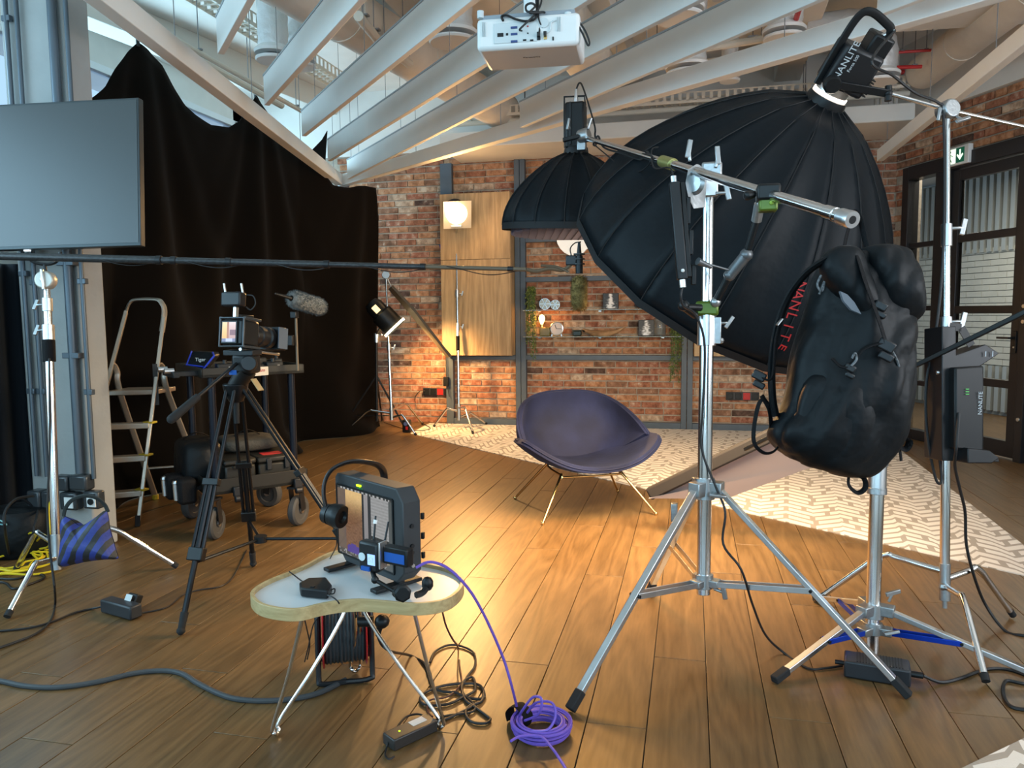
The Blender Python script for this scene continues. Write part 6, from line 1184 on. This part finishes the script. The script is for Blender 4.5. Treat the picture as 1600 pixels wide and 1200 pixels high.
# belt pack
c = fl(494, 924, TZ+.018); t = thing('belt_pack', 'small black belt pack lying on the left lobe of the table', 'electronics', c); RX = Matrix.Rotation(-.15, 3, 'Z'); b = B(); b.prism([fl(x, y, TZ+.003) for x, y in ((468, 924), (470, 933), (512, 937), (519, 927), (510, 915), (482, 916))], (0, 0, .028)); b.obj('case', BLK, t, bevel=.005)
b = B(); b.tube([fl(517, 922, TZ+.02), fl(523, 920, TZ+.02), fl(522, 927, TZ+.015), fl(515, 928, TZ+.015)], .002, 5, 5); b.obj('clip', BLK2, t); b = B(); b.box(c-UZ*-.014+CR*-.01, (.012, .008, .004)); b.obj('button', BLK2, t)
cable([fl(512, 930, TZ+.02), fl(521, 934, TZ+.02), fl(527, 939, TZ+.03), fl(530, 943, TZ+.02)], .0022, 'pack_lead', 'short black lead from the belt pack over the oak rim', n=5); cable([fl(485, 914, TZ+.02), fl(472, 908, TZ+.01), fl(460, 899, TZ+.008), fl(452, 893, TZ+.03)], .0022, 'pack_lead', 'thin black lead from the belt pack to the far rim', n=5)
cable([at(505, 955, 2.5), at(490, 975, 2.5), at(482, 1010, 2.55), at(476, 1034, 2.6)], .0022, 'thin_lead', 'thin black lead hanging under the table, right-hand one', n=5); cable([at(474, 960, 2.4), at(480, 985, 2.45), at(484, 1008, 2.5), at(480, 1030, 2.55)], .0022, 'thin_lead', 'thin black lead hanging under the table, next to the left leg', n=5)
# cable reel
rc = fl(540, 1050)+UZ*.165; ax_ = cv(1, -.02, .24); ax_ = V((ax_.x, ax_.y, 0)).normalized(); fr_ = ax_.cross(UZ); t = thing('cable_reel', 'red and black cable reel in a tube frame beneath the side table', 'cable reel', V((rc.x, rc.y, 0)))
REDP = mat('reel_red', (.38, .01, .015), .4)
for s in (-.075, .075): b = B(); b.lathe(rc+ax_*s, ax_, [(0, -.003), (.128, -.003), (.132, 0), (.128, .003), (0, .003)], 32); b.obj('flange', REDP, t)
b = B(); b.cyl(rc-ax_*.07, rc+ax_*.07, .06); b.obj('drum', BLK, t)
for k in range(11):
    b = B(); b.lathe(rc+ax_*(-.064+k*.0128), ax_, [(.112, -.007), (.119+.002*math.sin(k*2), 0), (.112, .007), (.1, 0), (.112, -.007)], 28); b.obj('cable_turn', mat('grey_rubber'), t)
b = B()
for s in (-.093, .093):
    b.tube(catmull([rc+ax_*s+fr_*-.04+UZ*.17, rc+ax_*s-fr_*.06+UZ*.1, rc+ax_*s-fr_*.09-UZ*.12, rc+ax_*s*.9-fr_*.1-UZ*.152, rc-fr_*.1-UZ*.154], 5), .0095, 8); b.tube(catmull([rc+ax_*s+fr_*-.04+UZ*.17, rc+ax_*s+fr_*.06+UZ*.1, rc+ax_*s+fr_*.09-UZ*.12, rc+ax_*s*.9+fr_*.1-UZ*.152, rc+fr_*.1-UZ*.154], 5), .0095, 8)
b.tube([rc-ax_*.093-fr_*.04+UZ*.17, rc+ax_*.093-fr_*.04+UZ*.17], .012, 8); b.obj('tube_frame', BLK2, t)
b = B(); c = rc+ax_*.082; b.lathe(c, ax_, [(0, 0), (.07, 0), (.07, .02), (0, .025)], 24); b.obj('socket_plate', BLK, t)
c = at(597, 971, 2.55); b = B(); b.sph(c, .026, 12, (1, 1, .9)); b.cyl(c-CR*.03, c-CR*.08, .018); b.cyl(c-UZ*.02-CR*.01, c-UZ*.05-CR*.015, .012, .008); b.obj('mains_plug', BLK, t)
cable([c-UZ*.05-CR*.015, at(597, 1008, 2.6), at(612, 1018, 2.62)]+fpts([(640, 1024), (662, 1036), (670, 1055), (676, 1072), (690, 1080), (712, 1082), (730, 1090), (752, 1092), (757, 1085), (748, 1070), (720, 1068), (690, 1072), (664, 1082), (657, 1094), (668, 1102), (700, 1100), (722, 1090), (742, 1078), (738, 1058), (722, 1068), (726, 1092), (744, 1106), (760, 1118), (766, 1124), (758, 1130), (738, 1128), (728, 1116), (732, 1104), (752, 1096), (756, 1080)]), .0048, 'power_cable', 'black power cord coiled on the floor right of the side table', n=7)
cable([at(690, 950, 2.3), at(697, 978, 2.35), at(708, 1000, 2.4)]+fpts([(716, 1012), (718, 1040), (720, 1068), (700, 1088), (672, 1094), (668, 1110), (676, 1120)]), .003, 'thin_cable', 'thin dark red-black cable dropping from the right side of the table', mat('dark_red_cable', (.05, .01, .01), .5), n=6)
cable(fpts([(672, 1035), (680, 1018), (700, 1008), (722, 1010), (740, 1020), (742, 1040), (728, 1060), (722, 1080), (740, 1100), (738, 1112), (700, 1118), (684, 1122)]), .0042, 'loop_cable', 'large black cable loop on the floor below the table right edge', n=7)
# laptop style adapter
p, q = fl(612, 1170), fl(676, 1140); r_ = (q-p).normalized(); n_ = V((-r_.y, r_.x, 0)); L = (q-p).length+.01; RA3 = Matrix((r_, n_, UZ)).transposed(); c = (p+q)/2+UZ*.019+n_*.01; t = thing('power_adapter', 'slim black power adapter with white label under the table front leg', 'adapter', c-UZ*.019)
b = B(); b.box(c, (L, .062, .036), RA3); b.obj('case', mat('brown_black_plastic', (.03, .026, .024), .35), t, bevel=.004); b = B(); b.box(c+UZ*.0185+r_*L*.2+n_*.008, (L*.32, .03, .001), RA3); b.obj('sticker', mat('sticker_white'), t)
b = B(); b.box(c+UZ*.0185-r_*L*.25, (.005, .005, .002), RA3); b.obj('indicator', mat('lime_light'), t); b = B(); b.cyl(c+r_*L/2, c+r_*(L/2+.025), .007, .005); b.obj('plug', BLK, t)
cable([c+r_*(L/2+.02)]+fpts([(695, 1124), (720, 1113), (735, 1105), (745, 1098)]), .0045, 'adapter_lead', 'black lead from the slim adapter into the coil of cord', n=7); cable([c-r_*L/2]+fpts([(604, 1168), (602, 1180), (608, 1186), (616, 1182)]), .003, 'adapter_lead', 'short black lead at the near end of the slim adapter', n=6); cable([c-r_*.0+n_*.03+UZ*.012]+fpts([(622, 1135), (635, 1120), (655, 1116), (672, 1124)], .02), .0035, 'adapter_lead', 'black lead arching behind the slim adapter', n=6)
# purple cable
PUR = mat('purple_cable_rubber', (.17, .10, .52), .4); pc_ = fl(846, 1146); RX_ = (fl(893, 1146)-pc_).length; b = B(); P = []; rd = random.Random(4)
for k in range(17*18): a = k*2*PI/18; g = k/(17*18); r_ = 1-.36*rd.random()*0-.32*(math.sin(k*.031)*.5+.5); P.append(pc_+CR*math.cos(a)*RX_*r_*1.0+CF*V((1, 1, 0)).length*0+V((_Fh.x, _Fh.y, 0))*math.sin(a)*RX_*r_*.98+UZ*(.008+.035*(math.sin(k*.047)*.5+.5)))
b.tube(catmull(P, 2), .0042, 6); o = b.obj('purple_cable', PUR, loc=pc_); tag(o, 'coiled bright purple cable with black strap on the front floor', 'cable')
b = B(); b.tube(catmull([at(650, 887, 2.14), at(672, 878, 2.16), at(700, 888, 2.18), at(728, 915, 2.2), at(748, 945, 2.24), at(768, 985, 2.28), at(787, 1030, 2.32), at(799, 1070, 2.33)]+[fl(808, 1108, .05), fl(808, 1125, .02)], 6), .0042, 6); b.obj('run_to_table', PUR, o)
b = B(); b.tube(catmull(fpts([(798, 1158), (815, 1150), (845, 1151), (862, 1168), (874, 1185), (886, 1206), (890, 1230)], .045), 6), .0042, 6); b.obj('tail', PUR, o)
b = B(); b.tube(catmull([fl(812, 1120, .03), fl(815, 1112, .08), fl(832, 1090, .14), fl(846, 1092, .15), fl(842, 1115, .1), fl(820, 1126, .04)], 6), .0042, 6); b.tube(catmull([fl(822, 1116, .04), fl(838, 1098, .1), fl(862, 1098, .11), fl(868, 1118, .08), fl(856, 1140, .05), fl(830, 1142, .045)], 6), .0042, 6); b.obj('loose_loop', PUR, o)
b = B(); q = fl(810, 1130); d_ = (q-pc_).normalized(); b.tube(catmull([q-d_*.035+UZ*.004, q-d_*.04+UZ*.04, q+UZ*.062, q+d_*.035+UZ*.035, q+d_*.03+UZ*.004], 5), (.022, .003), 8, flat=d_.cross(UZ)); b.obj('hook_strap', WEB, o)
# ================================================================ BACK LAMPS
def cst(px_b, D, ytop, feet, hubs, lab, grip=None, sleeve=None):
    pb_, pt_ = at(px_b[0], px_b[1], D), at(px_b[2], ytop, D); t = thing('c_stand', lab, 'light stand', (pb_.x, pb_.y, 0)); seg(pb_, pt_, 0, .5, .0165, 'column', CHR, t); seg(pb_, pt_, .5, .68, .014, 'column', CHR, t); seg(pb_, pt_, .68, 1, .010, 'column', CHR, t)
    for f in (.49, .67): seg(pb_, pt_, f-.02, f+.02, .022, 'collar', ALU, t); b = B(); wing(b, pb_.lerp(pt_, f)+cv(.02, 0, 0), cv(1, 0, 0), cv(.2, 1, 0)); b.obj('locking_knob', SIL, t, bevel=.002)
    seg(pb_, pt_, -.02, .07, .022, 'base_sleeve', SIL, t)
    for ft, h in zip(feet, hubs): turtle_leg(t, pb_.lerp(pt_, h), ft)
    return t, pb_, pt_
t, pb_, pt_ = cst((717, 651, 713), 8.75, 364, (fl(678, 668), fl(739, 679), fl(760, 664)), (.03, .05, .0), 'chrome C-stand under the round glowing lamp at the back wall')
seg(pb_, pt_, .36, .44, .021, 'black_sleeve', WEB, t)
lc = at(713, 333, 8.42); dl = (V((-.7, 4.6, .4))-lc).normalized(); t = thing('round_lamp', 'round tungsten lamp glowing warm white behind a diffusion square', 'light', lc)
b = B(); b.lathe(lc, -dl, [(.10, -.02), (.125, -.01), (.125, .12), (.09, .2), (0, .22)], 24); b.obj('housing', BLK, t)
LAMP = mat('tungsten_glow', (1, .8, .5), .5, emit=(1, .80, .46), es=22); b = B(); b.lathe(lc+dl*.02, dl, [(0, 0.02), (.07, .014), (.118, 0), (.118, -.01)], 32); b.obj('lens', LAMP, t)
a_, c_ = basis(dl); hr = dl.cross(UZ).normalized(); hu = hr.cross(dl); b = B(); gq = lc+dl*.045
b.prism([gq+hr*x+hu*y for x, y in ((-.15, .16), (.16, .14), (.14, -.17), (-.17, -.15))], dl*.001); b.obj('diffusion_sheet', mat('diffusion_gel', (.95, .9, .8), .5, trans=.6, alpha=.38, emit=(1, .7, .4), es=.25), t)
b = B(); b.bar(pt_, lc-UZ*.13, .02, .02); b.box(lc-UZ*.14, (.12, .04, .02)); b.obj('yoke', ALU, t)
spot('lamp_beam', lc+dl*.06, dl, 420, WARM, 120, .7, .11); point('lamp_spill', lc-dl*.02+V((0, -.22, 0)), 16, (1, .6, .28), .1)
b = B(); b.tube([lc-dl*.2, wy(692, 330, 8.6), wy(690, 350, 8.6), wy(693, 365, 8.6), wy(695, 385, 8.6), wy(696, 430, 8.62), wy(697, 500, 8.62), wy(697, 572, 8.62), wy(698, 592, 8.62), wy(702, 620, 8.62)], .005, 6, 6); o = b.obj('dimmer_cable', CAB, loc=lc); tag(o, 'black cord hanging from the round lamp to the inline dimmer', 'cable')
b = B(); b.cyl(wy(690, 382, 8.6), wy(693, 398, 8.6), .028, .02); b.obj('violet_plug', mat('violet_plug', (.06, .05, .3), .4), o); b = B(); b.box(wy(697, 596, 8.62), (.06, .045, .11)); b.obj('inline_dimmer', BLK, o, bevel=.005)
t, pb2, pt2 = cst((612, 652, 603), 8.25, 430, (fl(536, 680), fl(650, 682), fl(660, 664)), (.03, .0, .05), 'chrome C-stand holding the slanted reflector beside the curtain')
b = B(); q = at(603, 430, 8.25); b.lathe(q, cv(.1, 0, -1), [(0, -.03), (.04, -.03), (.045, 0), (.04, .03), (0, .03)], 16); b.obj('grip_head', SIL, t)
a_, c_ = at(611, 448, 8.25), at(703, 556, 8.45); t = thing('reflector_board', 'long narrow board slanting across the brick from the curtain stand', 'reflector', a_.lerp(c_, .5)); d_ = (c_-a_).normalized(); sd = cv(.45, .1, -1); sd = (sd-d_*sd.dot(d_)).normalized(); wdt = .42
b = B(); nb = d_.cross(sd).normalized(); b.prism([a_-sd*.04, c_-sd*.04, c_+sd*.04, a_.lerp(c_, .35)+sd*.13, a_+sd*.08], nb*.03); b.obj('board', mat('grey_board', (.07, .055, .04), .6), t, bevel=.003); b = B(); b.cyl(a_, c_, .018); b.obj('edge_tube', BLK, t); b = B(); b.cyl(q, a_, .008); b.obj('grip_rod', ALU, t)
# spotlight on black stand
sb = at(589, 658, 8.45); stp = at(588, 528, 8.35); t = thing('tripod_stand', 'black light stand at the curtain edge under the lit spotlight', 'light stand', (sb.x, sb.y, 0)); seg(sb, stp, 0, 1, .016, 'column', BLK2, t)
hb = sb.lerp(stp, .55)
for ft in (fl(530, 676), fl(636, 676), fl(597, 658)): b = B(); b.cyl(hb, ft+UZ*.01, .011, n=8); b.obj('leg', BLK2, t); b = B(); b.cyl(sb+UZ*.06, hb.lerp(ft, .7), .006, n=6); b.obj('brace', BLK2, t)
sA, sB_ = at(584, 478, 8.2), at(616, 511, 8.24); dl2 = (sB_-sA).normalized(); t = thing('spotlight', 'black fresnel spotlight lit at its rim, aimed down at the wall', 'light', sA)
b = B(); b.lathe(sA, dl2, [(0, -.06), (.07, -.05), (.10, 0), (.10, .1), (.125, .12), (.125, .3), (.13, .34)], 24); b.obj('barrel', BLK, t)
b = B(); b.lathe(sB_+dl2*.005, dl2, [(0, .0), (.05, .005), (.125, .0), (.14, .012), (.14, -.01)], 28); b.obj('lit_rim', LAMP, t); b = B(); b.bar(sA+dl2*.02+cv(0, .0, -.1), sA+dl2*.1+cv(0, .0, -.1), .06, .01, CF); b.obj('lit_window', mat('amber_window', (1, .7, .3), .4, emit=(1, .75, .35), es=1.5), t)
b = B(); b.bar(sA.lerp(sB_, .6), stp+UZ*.02, .04, .015); b.obj('yoke', BLK2, t); b = B(); b.cyl(stp+UZ*.05, stp-UZ*.05, .03); b.sph(stp+cv(.05, .03, 0), .02, 8); b.obj('clamp', ALU, t)
spot('spotlight_beam', sB_+dl2*.05, (at(690, 600, 8.8)-sB_), 170, WARM, 110, .8, .08)
c = fl(636, 676)+UZ*.075; t = thing('dimmer_box', 'small black dimmer box with a red button leaning on the stand foot', 'electronics', c); b = B(); b.box(c, (.09, .06, .14)); b.obj('case', BLK, t, bevel=.008); b = B(); b.cyl(c-V((0, .03, -.03)), c-V((0, .045, -.03)), .022); b.obj('blue_dial', mat('blue_dial', (.08, .12, .3), .4), t); b = B(); b.box(c-V((-.01, .032, .02)), (.025, .006, .035)); b.obj('red_button', RT, t)
# ================================================================ PROJECTOR
BLp, BRp = at(745, 80, 2.72), at(906, 68, 2.66); zB = (BLp.z+BRp.z)/2; BLp.z = BRp.z = zB; pr = (BRp-BLp).normalized(); pn = V((-pr.y, pr.x, 0)); pn = pn if pn.dot(CF) > 0 else -pn; PW_ = (BRp-BLp).length; PH, PD = .11, .24
t = thing('projector', 'white ceiling projector seen from behind with ports and dangling cables', 'projector', BLp+pr*PW_/2); Rp = Matrix((pr, pn, UZ)).transposed(); pc0 = BLp+pr*PW_/2
b = B(); b.box(pc0+pn*PD/2+UZ*PH/2, (PW_, PD, PH), Rp); b.obj('housing', mat('projector_white', (.78, .80, .8), .4), t, bevel=.014)
b = B(); b.box(pc0+pn*PD/2+UZ*(PH+.008), (PW_*.9, PD*.85, .018), Rp); b.obj('top_plate', mat('grey_plate', (.28, .32, .36), .5), t, bevel=.004)
def fp_(x, y): return BLp+pr*(x-745)/161.*PW_+UZ*((80-(x-745)*.075)-y)/42.*PH*1.0-pn*.001
GP = mat('port_recess', (.6, .66, .68), .5); b = B(); b.box((fp_(773, 57)+fp_(840, 50))/2+UZ*-.004, (.155, .004, .07), Rp); b.obj('port_panel', GP, t, bevel=.002)
def port(x, y, w, h, m_=BLK, nm='port'): b = B(); b.box(fp_(x, y), (w, .008, h), Rp); b.obj(nm, m_, t, bevel=.001)
port(783, 59, .022, .013); port(793.5, 58, .008, .008); BD_ = mat('vga_blue', (.03, .06, .2), .4)
for y in (49, 57.5, 67): port(804.5, y, .024, .008, BD_)
for x in (821, 832): port(x, 65, .012, .006, BLK)
port(843, 62, .011, .012); port(853, 61, .011, .012, BRS); port(865, 62, .005, .012); port(826, 56, .005, .005); port(821, 47, .005, .005, WHT); port(826, 47, .005, .005, RT)
for x in (757, 874):
    for dx in (-2.5, 0, 2.5): port(x+dx, 52 if x < 800 else 43, .0015, .05, GP, 'vent_slot')
b = B(); b.lathe(fp_(851, 42), -pn, [(0, 0), (.017, 0), (.017, .003), (0, .003)], 20); b.tube([fp_(852, 56)-pn*.002, fp_(860, 52)-pn*.002, fp_(862, 42)-pn*.002, fp_(870, 38)-pn*.002], .003, 6, 5); b.obj('embossed_cap', GP, t)
text('underside_print', 'Panasonic', pc0+pn*.1-UZ*.0015+pr*.0, pr, -pn, .016, mat('dark_print', (.06, .06, .06), .5), t)
for x in (750, 887): b = B(); q = fp_(x, 35)+pn*.02; b.cyl(q, q+UZ*.025, .012); b.obj('mount_lug', GP, t)
cx = pc0+pn*.10+pr*.0; b = B(); b.cyl(cx+UZ*PH, cx+UZ*(PH+.035), .055, .035); b.cyl(cx+UZ*(PH+.03), V((cx.x, cx.y, HT)), .028, n=20); b.obj('ceiling_pole', mat('projector_white'), t)
fr0 = pc0-pn*.03; PC_ = at(836, -30, 2.7)
for P, r_ in (([fp_(843, 60)-pn*.012, at(843, 45, 2.68), at(839, 25, 2.68), at(838, 5, 2.69), PC_], .0035), ([fp_(853, 59)-pn*.012, at(850, 48, 2.68), at(842, 30, 2.67), at(841, 5, 2.69), PC_+CR*.01], .003), ([fp_(817, 54)-pn*.01, at(812, 46, 2.66), at(822, 36, 2.66), at(836, 22, 2.67), at(846, 2, 2.68), PC_+CR*.02], .0035), ([at(786, 32, 2.68), at(784, 26, 2.7), at(792, 24, 2.69), at(806, 30, 2.68), at(824, 33, 2.67), at(838, 26, 2.67), at(838, 0, 2.7), PC_], .0045), ([at(840, 18, 2.67), at(824, 18, 2.67), at(822, 9, 2.68), at(830, 5, 2.68), at(836, 10, 2.67), at(828, 20, 2.66), at(848, 19, 2.67), at(851, 20, 2.67)], .004), ([at(895, 24, 2.72), at(903, 32, 2.68), at(914, 48, 2.66), at(921, 66, 2.65), at(918, 70, 2.65), at(910, 52, 2.66), at(900, 34, 2.68), at(894, 24, 2.74)], .0035)):
    b = B(); b.tube(catmull(P, 7), r_, 6); b.obj('cable', CAB, t)
for x, y in ((843, 60), (853, 59)): b = B(); q = fp_(x, y)-pn*.01; b.cyl(q+UZ*.012, q-UZ*.002, .006, .005); b.obj('cable_plug', BLK, t)
